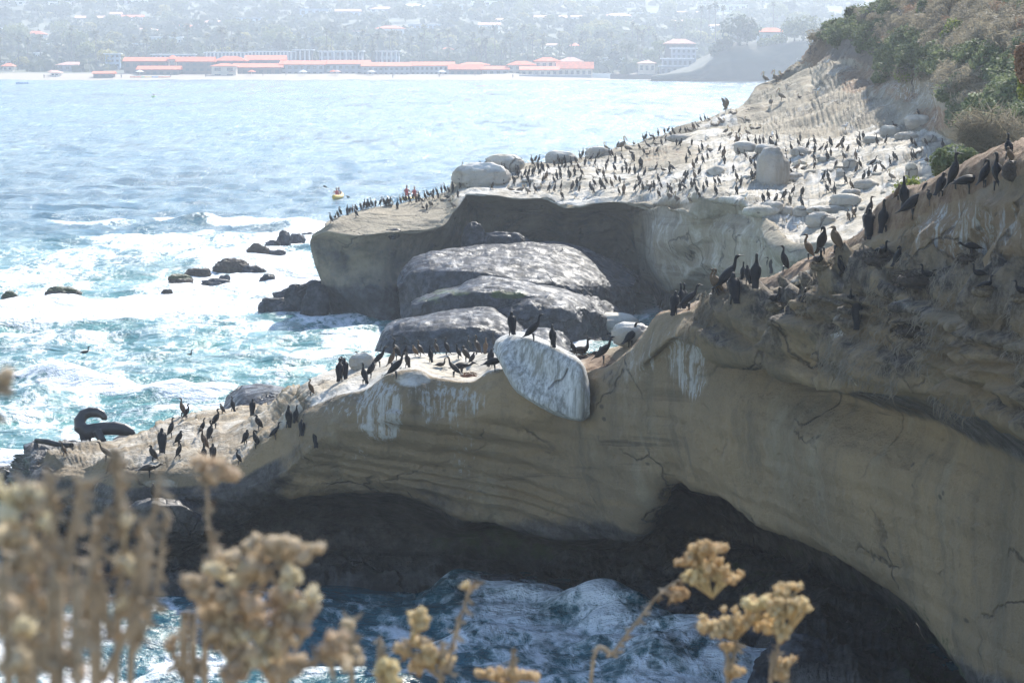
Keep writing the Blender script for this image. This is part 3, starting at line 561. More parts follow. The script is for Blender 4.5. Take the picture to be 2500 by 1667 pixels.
# worn dome and slabs behind and on the left shelf
dome("rock_shelf", [
 (552,800,[(552,1040,107),(800,1040,107)]),
 (548,796,[(548,990,98),(557,966,98.6),(575,950,99),(600,940,99.4),(630,936,99.6),(660,938,99.6),(700,947,99.4),(735,956,99),(770,960,98.5),(796,985,98)]),
 (548,796,[(548,998,97),(600,958,97),(660,955,96.6),(720,970,96.4),(796,1000,96)]),
 (548,796,[(548,1040,95),(620,1020,93),(796,1040,92)]),
], 200, [5, 20, 26], 16, amp=0.07, wet=0.65, fs=1.4, ledge=0.05)
dome("rock_slab", [
 (402,590,[(402,1080,98),(590,1080,97)]),
 (400,590,[(400,1046,95.5),(430,1030,95.6),(470,1022,95.8),(530,1022,95.6),(570,1030,95.2),(590,1046,94.6)]),
 (400,590,[(400,1050,94.6),(470,1034,94.2),(540,1036,94),(590,1054,93.8)]),
 (404,588,[(404,1058,94.2),(470,1054,93.9),(540,1060,93.4),(588,1066,93.2)]),
 (410,586,[(410,1066,94.8),(470,1072,94.6),(586,1080,94)]),
], 140, [4, 12, 8, 8], 17, amp=0.05, wet=0.15, fs=2, ledge=0.03, mat=M_cliff)
dome("rock_slab", [
 (462,650,[(462,1130,93),(650,1120,93)]),
 (460,650,[(460,1086,91),(500,1072,91.4),(550,1066,91.4),(600,1070,91),(650,1086,90.5)]),
 (460,650,[(460,1092,90.2),(550,1080,89.8),(650,1094,89.6)]),
 (464,646,[(464,1100,90),(550,1092,89.6),(646,1104,89.4)]),
 (468,640,[(468,1112,91),(550,1110,90.4),(640,1116,90)]),
], 140, [4, 12, 6, 6], 18, amp=0.04, wet=0.1, guano=0.3, fs=2, ledge=0.03, mat=M_cliff)
dome("rock_slab", [
 (262,372,[(262,1130,98),(372,1130,98)]),
 (260,370,[(260,1096,95.6),(280,1074,96),(310,1062,96.2),(340,1064,96),(370,1082,95.4)]),
 (260,370,[(260,1100,94.6),(310,1078,94.4),(370,1096,94.2)]),
 (262,370,[(262,1112,94.4),(310,1104,94),(370,1108,94)]),
], 90, [4, 12, 10], 19, amp=0.05, wet=0.5, fs=2, ledge=0.03)
dome("rock_slab", [
 (190,380,[(190,1130,93),(380,1130,93)]),
 (186,380,[(186,1088,91.8),(230,1084,92.2),(300,1090,92),(380,1098,91)]),
 (188,380,[(188,1094,91),(300,1100,90.4),(380,1108,90)]),
 (204,376,[(204,1116,91.4),(300,1122,90.6),(376,1124,90.4)]),
 (210,370,[(210,1130,92),(370,1140,91)]),
], 120, [4, 8, 8, 6], 20, amp=0.05, wet=0.62, fs=2, ledge=0.03)
dome("rock_slab", [
 (74,215,[(74,1190,100),(215,1150,96)]),
 (60,213,[(60,1092,94.5),(80,1086,94.8),(110,1086,95),(150,1094,94.8),(190,1104,94.4),(213,1116,94)]),
 (62,213,[(62,1098,93.6),(100,1096,93.2),(160,1106,93),(213,1124,93)]),
 (74,210,[(74,1108,93.4),(110,1120,92.6),(160,1130,92.6),(210,1138,92.6)]),
 (92,206,[(92,1168,93.6),(120,1170,92.8),(206,1160,92.8)]),
 (100,206,[(100,1215,93.6),(206,1200,93)]),
], 120, [4, 12, 10, 14, 8], 21, amp=0.07, wet=0.7, fs=1.8, ledge=0.04)
# rounded ledge low on the left face
dome("rock_slab", [
 (300,500,[(300,1300,84),(500,1290,84)]),
 (296,500,[(296,1256,83),(320,1232,83),(360,1218,83),(400,1214,82.8),(450,1222,82.6),(500,1248,82.6)]),
 (296,500,[(296,1266,81.6),(360,1236,80.8),(430,1236,80.6),(500,1266,81.2)]),
 (300,496,[(300,1296,81.4),(400,1290,80.6),(496,1300,81)]),
 (304,490,[(304,1350,82.6),(400,1360,82.4),(490,1350,82.4)]),
], 130, [4, 14, 12, 10], 22, amp=0.16, wet=0.66, guano=0.16, fs=1.3, ledge=0.10, mat=M_cliff)
# ------------------------------------------------------------------ sea
def water():
    nr, nc = 820, 980
    t = np.linspace(0, 1, nr)
    invD = 1 / 45.0 + (1 / 1290.0 - 1 / 45.0) * t
    D = (1 / invD)[:, None] + np.zeros((1, nc))
    xs = np.linspace(-1, 1, nc)
    xs = (0.185 * xs + 0.10 * xs ** 5)[None, :]
    X = D * xs
    P = np.stack([X, D, np.zeros_like(D)], -1)
    rg = np.random.default_rng(3)
    z = np.zeros_like(D)
    # swell and chop, each train fading before it is too fine for the sheet
    for k in range(46):
        lam = 0.55 * (1.115 ** k)
        if lam > 34: break
        for q in range(2):
            ang = rg.normal(R(-68), 0.55)
            ph = rg.uniform(0, 6.28)
            amp = 0.0105 * lam ** 0.86 * rg.uniform(0.6, 1.3)
            if lam > 6: amp *= (6 / lam) ** 1.15
            fade = np.clip((lam * 700 / D - 3.0) / 6.0, 0, 1) if lam < 14 else 1.0
            kx, ky = math.cos(ang) * 6.283 / lam, math.sin(ang) * 6.283 / lam
            wob = 0.8 * fbm(P * (0.5 / lam), 1, 200 + k)
            z = z + fade * amp * np.sin(kx * X + ky * D + ph + wob * 2)
    px, py = np_proj(P)
    # foam cover: places where surf breaks (each is a patch of the sea by the rocks)
    foam = blob(P, [
        (620,640,170,50,0.72),(330,752,420,30,0.78),(560,700,240,40,0.74),(700,700,120,70,0.72),(760,740,80,60,0.66),
        (470,600,230,40,0.56),(200,640,160,40,0.52),(90,690,170,40,0.55),(60,770,200,30,0.70),(350,590,160,26,0.6),
        (700,580,90,26,0.8),(620,545,130,10,1.0),(480,540,120,6,0.95),(230,545,120,8,0.62),(760,556,60,12,0.95),
        (330,948,270,17,0.95),(130,928,120,12,0.75),(480,958,110,18,0.92),(70,975,60,14,0.4),
        (130,820,230,20,0.55),(300,850,160,14,0.42),(520,790,200,20,0.5),(830,790,120,30,0.5),(860,830,90,26,0.72),
        (250,905,120,16,0.45),(700,905,130,16,0.5),(760,870,130,24,0.55),(60,1000,110,50,0.45),(420,1005,60,10,0.7),(480,1000,120,12,0.5),
        (50,1135,90,22,0.9),(190,1065,60,30,0.6),(120,1070,90,18,0.35),
        (1370,815,90,62,1.0),(1460,770,60,50,0.8),(1540,735,60,24,0.9),(1600,750,50,30,0.6),(1330,850,80,40,1.0),
        (1230,1490,170,45,0.66),(1400,1540,230,60,0.56),(1250,1580,250,60,0.48),(1600,1580,200,55,0.54),(1500,1650,330,50,0.54),(1180,1660,260,40,0.45),
        (950,1545,90,26,0.5),(1800,1640,120,50,0.62),(1340,1468,120,12,0.7),
        (180,1560,170,40,0.62),(230,1660,160,60,0.80),(60,1600,120,60,0.6),(330,1490,140,18,0.45),(380,1470,160,14,0.4),(450,1620,120,50,0.45),
    ])
    near = 1 - sstep(600, 760, py) * 0
    foam = np.maximum(foam, 0.34 * sstep(560, 620, py) * (1 - sstep(1180, 1230, py)))
    foam = np.maximum(foam, 0.28 * sstep(1400, 1480, py))
    lum = fbm(P * 0.55, 4, 60, ridge=True)
    z = z + sstep(0.45, 0.9, foam) * (0.10 * lum + 0.05 * fbm(P * 2.2, 3, 61)) * np.clip(260 / D - 0.3, 0, 1)
    # breaking crests: long low ridges
    def ridge(pts, h, w):
        yy = lerpline(px, pts)
        Dr = H * F / np.maximum(yy - 104, 1)
        ends = sstep(pts[0][0] - 40, pts[0][0] + 60, px) * (1 - sstep(pts[-1][0] - 60, pts[-1][0] + 40, px))
        u = (D - Dr) / w
        return h * ends * np.exp(-u * u) * (1 + 0.35 * fbm(P * 0.35, 3, 71))
    z = z + ridge([(60,930),(250,945),(420,958),(620,962)], 0.55, 1.6)
    z = z + ridge([(330,536),(520,543),(800,552)], 0.45, 2.5)
    z = z + ridge([(1060,1470),(1180,1462),(1300,1470),(1450,1520),(1600,1560),(1800,1600)], 0.55, 2.2)
    z = z + ridge([(1100,1560),(1350,1580),(1650,1640)], 0.30, 1.2)
    z = z + ridge([(60,640),(260,655),(420,650)], 0.4, 2.5)
    P[..., 2] = z
    shallow = sstep(520, 700, py) * (1 - 0.85 * sstep(1250, 1400, py))
    m = NT("sea_water")
    co = m.co
    fo = m.attr("foam")
    fil = m.math('ABSOLUTE', m.math('SUBTRACT', m.noise(m.scale(co, (1.0, 0.5, 1.0)), 0.9, 5, 0.62, 1.2), 0.5))
    fil2 = m.math('ABSOLUTE', m.math('SUBTRACT', m.noise(m.scale(co, (1.0, 0.5, 1.0)), 2.6, 4, 0.62, 1.0), 0.5))
    lace = m.voro(m.scale(co, (1.0, 0.42, 1.0)), 1.1, 'F1')
    lace2 = m.voro(m.scale(co, (1.0, 0.45, 1.0)), 3.3, 'F1')
    fn = m.noise(m.scale(co, (1.0, 0.45, 1.0)), 0.55, 7, 0.68, 0.6)
    f1 = m.math('ADD', m.math('MULTIPLY', fo, 1.25), m.math('MULTIPLY', m.math('SUBTRACT', fn, 0.5), 1.5))
    f1 = m.math('ADD', f1, m.math('MULTIPLY', m.math('SUBTRACT', lace, 0.45), 0.35))
    f1 = m.math('ADD', f1, m.math('MULTIPLY', m.math('SUBTRACT', lace2, 0.45), 0.35))
    f1 = m.math('SUBTRACT', f1, m.math('MULTIPLY', fil, 1.5))
    f1 = m.math('SUBTRACT', f1, m.math('MULTIPLY', fil2, 1.1))
    f1 = m.math('ADD', f1, 0.14)
    ff = m.ramp(f1, 0.42, 0.92)
    sh = m.attr("shallow")
    body = m.mix(sh, (0.010, 0.090, 0.130), (0.060, 0.225, 0.215))
    body = m.mix(m.ramp(m.noise(m.scale(co, (0.02, 0.008, 1)), 1.0, 4), 0.4, 0.65), body, m.mix(0.6, body, (0.006, 0.05, 0.07)))
    body = m.mix(m.math('MULTIPLY', m.ramp(f1, 0.25, 0.6), 0.35), body, (0.20, 0.34, 0.33))
    col = m.mix(ff, body, (0.83, 0.86, 0.88))
    rough = m.math('ADD', 0.15, m.math('MULTIPLY', ff, 0.6))
    w1 = m.noise(m.scale(co, (0.55, 1.0, 1.0)), 0.42, 6, 0.62, 0.4)
    w2 = m.noise(m.scale(co, (0.6, 1.0, 1.0)), 2.4, 5, 0.62, 0.3)
    b = m.bump(w1, 0.85, 0.65)
    b = m.bump(w2, 1.0, 0.24, b)
    w3 = m.noise(m.scale(co, (0.35, 1.0, 1.0)), 0.16, 4, 0.6, 0.3)
    b = m.bump(w3, 0.7, 1.6, b)
    b = m.bump(m.math('MULTIPLY', ff, m.noise(co, 5.0, 4, 0.7)), 0.6, 0.15, b)
    gust = m.noise(m.scale(co, (0.55, 0.045, 1.0)), 1.0, 7, 0.72, 0.2)
    gust2 = m.noise(m.scale(co, (0.05, 0.010, 1.0)), 1.0, 4, 0.6)
    rough = m.math('ADD', rough, m.ramp(gust, 0.36, 0.66, -0.09, 0.14))
    rough = m.math('ADD', rough, m.ramp(gust2, 0.35, 0.65, -0.04, 0.08), clamp=True)
    m.set(col, rough, b, spec=m.ramp(gust, 0.36, 0.64, 0.28, 0.50))
    m.b.inputs["IOR"].default_value = 1.33
    o = grid_mesh("water", P, m.m, dict(foam=foam, shallow=shallow), flip=True)
    o['kind'] = 'structure'
    return o
sea = water()
# ------------------------------------------------------------------ the far shore
def nth(i):
    n = i + 1
    if n == 1: return "leftmost"
    sfx = "th" if 10 <= n % 100 <= 20 else {1: "st", 2: "nd", 3: "rd"}.get(n % 10, "th")
    return f"{n}{sfx} from left"
ORD = [nth(i) for i in range(120)]
ORD_old = ["leftmost", "second from the left", "third from the left", "fourth from the left", "fifth from the left", "sixth from the left", "seventh from the left", "eighth from the left", "ninth from the left", "tenth from the left", "eleventh from the left", "twelfth from the left", "thirteenth from the left", "fourteenth from the left", "fifteenth from the left", "sixteenth from the left", "seventeenth from the left", "eighteenth from the left", "nineteenth from the left", "twentieth from the left"]
HZ = [(1150,-3.0),(1196,-0.6),(1204,0.05),(1236,1.9),(1300,3.2),(1400,6.0),(1500,11.5),(1700,23.0),(2000,43.0),(2300,66.0),(3000,118.0),(4200,190.0)]
def hillz(X, Dd):
    z = pchip([a for a, b in HZ], [b for a, b in HZ], np.asarray(Dd, float))
    n = fbm(np.stack([np.asarray(X, float) * 0.006, np.asarray(Dd, float) * 0.006, np.zeros_like(np.asarray(X, float))], -1), 3, 301)
    return z + n * np.clip((np.asarray(Dd) - 1300) * 0.018, 0, 9)
def hill_D(px, py):
    """distance at which the far ground shows at this place"""
    Ds = np.linspace(1204, 2900, 1700)
    X = (px - 1250) / F * Ds
    z = hillz(X, Ds)
    yy = 104 - (z - H) / Ds * F
    ok = np.where(yy <= py)[0]
    return float(Ds[ok[0]]) if len(ok) else 2900.0
def far_ground():
    u = np.linspace(-1, 1, 260)[None, :]
    Dd = np.concatenate([np.linspace(1150, 1260, 30), np.linspace(1270, 2400, 120), np.linspace(2450, 4200, 30)])[:, None]
    X = u * (0.26 * Dd)
    Dg = Dd + 0 * X
    z = hillz(X, Dg)
    x = 1250 + F * X / Dg
    z = np.where((x > 1240) & (Dg < 1280), z * np.clip(1.2 - (x - 1240) / 300, 0.2, 1.2), z)
    P = np.stack([X, Dg, z], -1)
    m = NT("far_ground_cover")
    co = m.co
    sep = m.n.new("ShaderNodeSeparateXYZ"); m.L.new(co, sep.inputs[0])
    g = m.mix(m.ramp(m.noise(co, 0.02, 5), 0.4, 0.62), (0.030, 0.042, 0.020), (0.085, 0.09, 0.045))
    g = m.mix(m.ramp(m.noise(co, 0.09, 4), 0.55, 0.7), g, (0.16, 0.14, 0.09))
    col = m.mix(m.ramp(m.math('ADD', sep.outputs[2], m.math('MULTIPLY', m.noise(co, 0.05, 3), 0.8)), 2.3, 3.0), (0.30, 0.25, 0.19), g)
    mm = m.set(col, 0.95)
    o = grid_mesh("hillside", P, mm, flip=True); o['kind'] = 'structure'
    return o
far_ground()

# leafy crowns ------------------------------------------------------
def leaf_mesh(name, mats, lobes, n, size, trunk=None, seed=0, flat=1.0, inner=0.55):
    r = random.Random(seed)
    bm = bmesh.new()
    tot = sum(l[3] ** 2 for l in lobes)
    for (cx, cy_, cz, rad, rz) in lobes:
        k = int(n * rad ** 2 / tot)
        for _ in range(k):
            v = Vector((r.gauss(0, 1), r.gauss(0, 1), r.gauss(0, 1))).normalized()
            q = rad * (inner + (1 - inner) * r.random() ** 0.6)
            c = Vector((cx + v.x * q, cy_ + v.y * q, cz + v.z * q * rz))
            nn = (v + Vector((r.gauss(0, .6), r.gauss(0, .6), r.gauss(0, .6) + 0.2))).normalized()
            t = nn.orthogonal().normalized(); t.rotate(Matrix.Rotation(r.random() * 6.28, 3, nn))
            b = nn.cross(t); s = size * r.uniform(0.6, 1.35)
            vs = [bm.verts.new(c + t * s * a + b * s * bb * 0.62) for a, bb in ((-1, 0), (0, -1), (1, 0), (0, 1))]
            f = bm.faces.new(vs); f.material_index = 0
    me = bpy.data.meshes.new(name); bm.to_mesh(me); bm.free()
    for m in mats[:1]: me.materials.append(m)
    if trunk:
        bm = bmesh.new(); tube_bm(bm, trunk, 6, 0)
        mt = bpy.data.meshes.new("trunk"); bm.to_mesh(mt); bm.free(); mt.materials.append(mats[1])
        return me, mt
    return me
def tube_bm(bm, pts, seg=6, mi=0, cap=True):
    """pts: [(x,y,z,r)]"""
    P = [Vector(p[:3]) for p in pts]
    rings = []
    for i, p in enumerate(P):
        d = (P[min(i + 1, len(P) - 1)] - P[max(i - 1, 0)]).normalized()
        up = Vector((0, 1, 0)) if abs(d.y) < 0.9 else Vector((1, 0, 0))
        a = d.cross(up).normalized(); b = d.cross(a).normalized()
        rr = pts[i][3]; ry = pts[i][4] if len(pts[i]) > 4 else rr
        rings.append([bm.verts.new(p + a * math.cos(k * 6.2832 / seg) * rr + b * math.sin(k * 6.2832 / seg) * ry) for k in range(seg)])
    for i in range(len(rings) - 1):
        for k in range(seg):
            f = bm.faces.new((rings[i][k], rings[i][(k + 1) % seg], rings[i + 1][(k + 1) % seg], rings[i + 1][k]))
            f.material_index = mi; f.smooth = True
    if cap:
        for rg_ in (rings[0][::-1], rings[-1]):
            f = bm.faces.new(rg_); f.material_index = mi
def leafmat(name, a, b):
    m = NT(name)
    oi = m.n.new("ShaderNodeObjectInfo").outputs["Random"]
    gi = m.n.new("ShaderNodeNewGeometry").outputs["Random Per Island"]
    c = m.mix(gi, a, b)
    c = m.mix(m.math('MULTIPLY', oi, 0.5), c, tuple(min(1, v * 1.7 + 0.01) for v in b))
    m.set(c, 0.7, spec=0.25)
    m.b.inputs["Subsurface Weight"].default_value = 0.0
    tr = m.n.new("ShaderNodeBsdfTranslucent"); m.L.new(c, tr.inputs[0])
    ms = m.n.new("ShaderNodeMixShader"); ms.inputs[0].default_value = 0.35
    m.L.new(m.b.outputs[0], ms.inputs[1]); m.L.new(tr.outputs[0], ms.inputs[2])
    m.L.new(ms.outputs[0], m.n["Material Output"].inputs[0])
    return m.m
L_dark = leafmat("dark_foliage", (0.022, 0.034, 0.010), (0.060, 0.070, 0.020))
L_mid = leafmat("green_foliage", (0.045, 0.062, 0.012), (0.15, 0.16, 0.030))
L_yel = leafmat("yellowish_foliage", (0.10, 0.10, 0.02), (0.28, 0.24, 0.05))
L_palm = leafmat("palm_fronds", (0.06, 0.065, 0.025), (0.15, 0.14, 0.06))
M_bark = plain("bark", (0.11, 0.085, 0.06), 0.9)
def crown_lobes(r, W, Hh, n=7):
    L = [(0, 0, Hh * 0.58, W * 0.36, 0.85)]
    for i in range(n):
        a = r.random() * 6.28
        q = W * r.uniform(0.18, 0.34)
        L.append((math.cos(a) * q, math.sin(a) * q, Hh * r.uniform(0.40, 0.82), W * r.uniform(0.13, 0.24), 0.8))
    return L
tree_meshes = []
for i in range(9):
    r = random.Random(50 + i)
    W, Hh = [(13, 10), (10, 9), (16, 11), (9, 12), (12, 8), (14, 13), (8, 7), (18, 10), (11, 15)][i]
    mat = [L_mid, L_dark, L_dark, L_mid, L_yel, L_mid, L_yel, L_mid, L_dark][i]
    tree_meshes.append(leaf_mesh("broad_tree", [mat, M_bark], crown_lobes(r, W, Hh, 8), 620, 0.75, [(0, 0, -1.5, .4), (0.1, 0, Hh * .3, .3), (0, 0.1, Hh * .6, .15)], 50 + i))
def palm_mesh(seed, Hh):
    r = random.Random(seed); bm = bmesh.new()
    for i in range(30):
        a = i * 2.4 + r.random() * .4; el = r.uniform(-0.75, 1.25); L = r.uniform(1.8, 2.6)
        p = Vector((0.25, 0, Hh)); d = Vector((math.cos(a) * math.cos(el), math.sin(a) * math.cos(el), math.sin(el)))
        side = d.cross(Vector((0, 0, 1))).normalized(); prev = None
        for s in range(5):
            w = [0.12, .5, .55, .38, .03][s]
            cur = (bm.verts.new(p - side * w - Vector((0, 0, w * .4))), bm.verts.new(p), bm.verts.new(p + side * w - Vector((0, 0, w * .4))))
            if prev:
                bm.faces.new((prev[0], prev[1], cur[1], cur[0])); bm.faces.new((prev[1], prev[2], cur[2], cur[1]))
            prev = cur; p = p + d * L / 4; d = (d - Vector((0, 0, .30))).normalized()
    me = bpy.data.meshes.new("palm_tree"); bm.to_mesh(me); bm.free()
    me.materials.append(L_palm)
    bm = bmesh.new(); tube_bm(bm, [(0, 0, -1, .28), (0.1, 0, Hh * .5, .2), (0.25, 0, Hh, .17)], 6, 0)
    mt = bpy.data.meshes.new("trunk"); bm.to_mesh(mt); bm.free(); mt.materials.append(M_bark)
    return me, mt
palm_meshes = [palm_mesh(i, h_) for i, h_ in enumerate((9, 12, 15, 18))]
TREES = []
def put(name, me, loc, rz=0, sc=1.0, **kw):
    if isinstance(me, tuple):
        e = bpy.data.objects.new(name, None); scene.collection.objects.link(e); e.empty_display_size = .3
        e.location = loc; e.rotation_euler = (0, 0, rz); e.scale = (sc,) * 3 if not isinstance(sc, tuple) else sc
        for nm, mm in (("crown", me[0]), ("trunk", me[1])):
            c = bpy.data.objects.new(nm, mm); scene.collection.objects.link(c); c.parent = e
        tag(e, **kw); TREES.append(e); return e
    o = bpy.data.objects.new(name, me); scene.collection.objects.link(o)
    o.location = loc; o.rotation_euler = (0, 0, rz); o.scale = (sc,) * 3 if not isinstance(sc, tuple) else sc
    tag(o, **kw); return o
def on_hill(px, D, dz=0.0):
    X = (px - 1250) / F * D
    return Vector((X, D, float(hillz(np.array([X]), np.array([D]))[0]) + dz))

# houses ------------------------------------------------------------
W_white = plain("white_render", (0.78, 0.76, 0.72), 0.8, 0.08, 0.3)
W_cream = plain("cream_render", (0.58, 0.50, 0.40), 0.8, 0.1, 0.3)
W_grey = plain("grey_render", (0.30, 0.31, 0.34), 0.8, 0.1, 0.3)
W_brown = plain("brown_timber", (0.10, 0.075, 0.065), 0.8, 0.15, 0.3)
W_blue = plain("blue_grey_render", (0.30, 0.38, 0.47), 0.8, 0.1, 0.3)
R_red = plain("red_roof_tiles", (0.70, 0.15, 0.05), 0.8, 0.25, 0.8)
R_pink = plain("pinkish_roof_tiles", (0.62, 0.33, 0.25), 0.8, 0.2, 0.8)
R_white = plain("white_roof", (0.80, 0.80, 0.80), 0.6, 0.08, 0.5)
R_grey = plain("grey_roof", (0.28, 0.32, 0.38), 0.7, 0.15, 0.5)
M_glass = plain("dark_window_glass", (0.03, 0.04, 0.05), 0.15, 0.1, 1, spec=0.6)
def box_bm(bm, x0, x1, y0, y1, z0, z1, mi=0):
    v = [bm.verts.new(p) for p in ((x0,y0,z0),(x1,y0,z0),(x1,y1,z0),(x0,y1,z0),(x0,y0,z1),(x1,y0,z1),(x1,y1,z1),(x0,y1,z1))]
    for q in ((0,3,2,1),(4,5,6,7),(0,1,5,4),(1,2,6,5),(2,3,7,6),(3,0,4,7)):
        f = bm.faces.new([v[k] for k in q]); f.material_index = mi
def mk(name, bm, mat, parent=None, loc=None):
    me = bpy.data.meshes.new(name); bm.to_mesh(me); bm.free()
    for m in (mat if isinstance(mat, (list, tuple)) else [mat]): me.materials.append(m)
    o = bpy.data.objects.new(name, me); scene.collection.objects.link(o)
    if parent: o.parent = parent
    if loc is not None: o.location = loc
    return o
def empty(name, loc, rz=0, **kw):
    o = bpy.data.objects.new(name, None); scene.collection.objects.link(o)
    o.location = loc; o.rotation_euler = (0, 0, rz); o.empty_display_size = 0.2
    tag(o, **kw); return o
def roof_bm(W, Dp, h, over, kind):
    bm = bmesh.new()
    a, b = W / 2 + over, Dp / 2 + over
    if kind == 'flat':
        box_bm(bm, -a, a, -b, b, 0, 0.35); return bm
    ins = min(a * 0.8, b) if kind == 'hip' else 0.0
    v = [bm.verts.new(p) for p in ((-a,-b,0),(a,-b,0),(a,b,0),(-a,b,0),(-a+ins,0,h),(a-ins,0,h))]
    lo = [bm.verts.new(p) for p in ((-a,-b,-.2),(a,-b,-.2),(a,b,-.2),(-a,b,-.2))]
    for q in ((v[0],v[1],v[5],v[4]),(v[2],v[3],v[4],v[5]),(v[1],v[2],v[5]),(v[3],v[0],v[4]),(lo[3],lo[2],lo[1],lo[0]),(lo[0],lo[1],v[1],v[0]),(lo[1],lo[2],v[2],v[1]),(lo[2],lo[3],v[3],v[2]),(lo[3],lo[0],v[0],v[3])):
        bm.faces.new(q)
    return bm
MN = {id(W_white): 'white', id(W_cream): 'cream', id(W_grey): 'grey', id(W_brown): 'dark brown', id(W_blue): 'blue-grey', id(R_red): 'red tiled', id(R_pink): 'pinkish tiled', id(R_white): 'white', id(R_grey): 'grey'}
def house(x0, x1, yr0, yr1, yb, wall, roof, kind='gable', nwin=0, floors=1, band='', dD=0, Dfix=None, label=None, cat='house', group=None, posts=0):
    """x0..x1 span, yr0 ridge, yr1 eaves, yb foot in photograph pixels; real sizes follow from the distance"""
    D = (Dfix or hill_D((x0 + x1) / 2, yb)) + dD
    k = D / F
    W = (x1 - x0) * k; hw = (yb - yr1) * k; hr = (yr1 - yr0) * k
    Dp = max(7.0, min(14.0, W * 0.6))
    c = at((x0 + x1) / 2, yb, D)
    e = empty("house" if cat == 'house' else cat.replace(' ', '_'), (c.x, D + Dp / 2, c.z), rnd.uniform(-0.04, 0.04))
    bm = bmesh.new(); box_bm(bm, -W / 2, W / 2, -Dp / 2, Dp / 2, -3, hw)
    mk("wall", bm, wall, e)
    mk("roof", roof_bm(W, Dp, max(hr, 0.5), 0.7, kind), roof, e, (0, 0, hw + (0.2 if kind != 'flat' else 0.01)))
    if posts:
        bm = bmesh.new()
        for i in range(posts):
            xx = -W / 2 + W * (i + .5) / posts
            box_bm(bm, xx - .35, xx + .35, -Dp / 2 - .6, -Dp / 2 - .02, -1, hw - .1)
        mk("pilasters", bm, W_white, e)
    if nwin:
        wb = bmesh.new(); ww = W / nwin * 0.5; fh = hw / floors
        box_bm(wb, -ww / 2, ww / 2, -0.12, 0.03, 0, fh * 0.5)
        me = None
        for f_ in range(floors):
            for i in range(nwin):
                xx = -W / 2 + W * (i + .5) / nwin
                if me is None:
                    o = mk("window", wb, M_glass, e); me = o.data
                else:
                    o = bpy.data.objects.new("window", me); scene.collection.objects.link(o); o.parent = e
                o.location = (xx, -Dp / 2, fh * (f_ + 0.28))
    HOUSES.append((e, x0, (yr0 + yb) / 2, wall, roof, band, cat, label, group, kind, W))
    return e
HOUSES = []
b1 = 'beach hotel front'
hot = dict(cat='hotel building', group='hotel buildings along the beach', band='beach hotel row', Dfix=1245)
house(304,409,142,151,188, W_brown, R_red, 'gable', 6, 2, posts=0, **hot)
house(337,437,163,171,192, W_brown, R_red, 'gable', 6, 1, **{**hot, 'Dfix': 1232})
house(411,429,137,146,190, W_cream, R_red, 'hip', 1, 2, **hot)
house(433,520,141,152,191, W_brown, R_red, 'gable', 5, 3, **{**hot, 'Dfix': 1240})
house(517,576,157,163,194, W_cream, R_red, 'hip', 2, 2, **{**hot, 'Dfix': 1228})
house(524,600,139,150,188, W_brown, R_red, 'hip', 4, 2, **{**hot, 'Dfix': 1252})
house(570,688,157,166,190, W_brown, R_red, 'gable', 6, 1, **{**hot, 'Dfix': 1242})
house(600,694,137,148,186, W_brown, R_red, 'gable', 5, 2, **{**hot, 'Dfix': 1262})
house(686,792,150,159,188, W_grey, R_red, 'gable', 7, 2, **hot)
house(794,900,149,158,188, W_grey, R_red, 'gable', 7, 2, **{**hot, 'Dfix': 1247})
house(886,1002,154,163,188, W_grey, R_red, 'gable', 9, 2, **{**hot, 'Dfix': 1238})
house(1004,1106,153,162,188, W_grey, R_red, 'gable', 9, 2, **{**hot, 'Dfix': 1240})
house(1097,1176,159,171,188, W_brown, R_red, 'gable', 5, 1, **{**hot, 'Dfix': 1236})
house(1160,1240,163,171,188, W_grey, R_red, 'gable', 5, 1, **{**hot, 'Dfix': 1242})
house(1120,1192,154,160,186, W_grey, R_red, 'hip', 4, 1, **{**hot, 'Dfix': 1262})
house(1240,1306,151,160,186, W_cream, R_red, 'hip', 4, 2, **hot)
house(1306,1366,142,151,186, W_cream, R_red, 'hip', 4, 2, **{**hot, 'Dfix': 1255})
house(1366,1422,142,152,186, W_cream, R_pink, 'hip', 3, 2, **{**hot, 'Dfix': 1262})
house(1362,1446,153,169,187, W_cream, R_red, 'gable', 6, 1, **{**hot, 'Dfix': 1240})
house(1272,1362,164,172,187, W_cream, R_red, 'gable', 6, 1, **{**hot, 'Dfix': 1236})
ap = dict(cat='apartment block', group='white apartment blocks behind the hotel', band='row behind the hotel', Dfix=1300)
house(256,292,131,133,166, W_blue, R_white, 'flat', 3, 3, **ap)
house(372,470,133,135,160, W_blue, R_white, 'flat', 9, 2, **ap)
house(500,610,128,130,158, W_grey, R_white, 'flat', 12, 2, posts=12, **ap)
house(612,716,126,128,156, W_grey, R_white, 'flat', 12, 2, posts=12, **ap)
house(717,762,122,124,156, W_brown, R_white, 'flat', 3, 1, posts=4, **ap)
house(780,884,125,127,156, W_grey, R_white, 'flat', 10, 2, posts=7, **ap)
house(916,974,125,127,158, W_grey, R_white, 'flat', 6, 2, posts=5, **ap)
house(1476,1520,142,144,172, W_grey, R_grey, 'flat', 4, 1, posts=5, **ap)
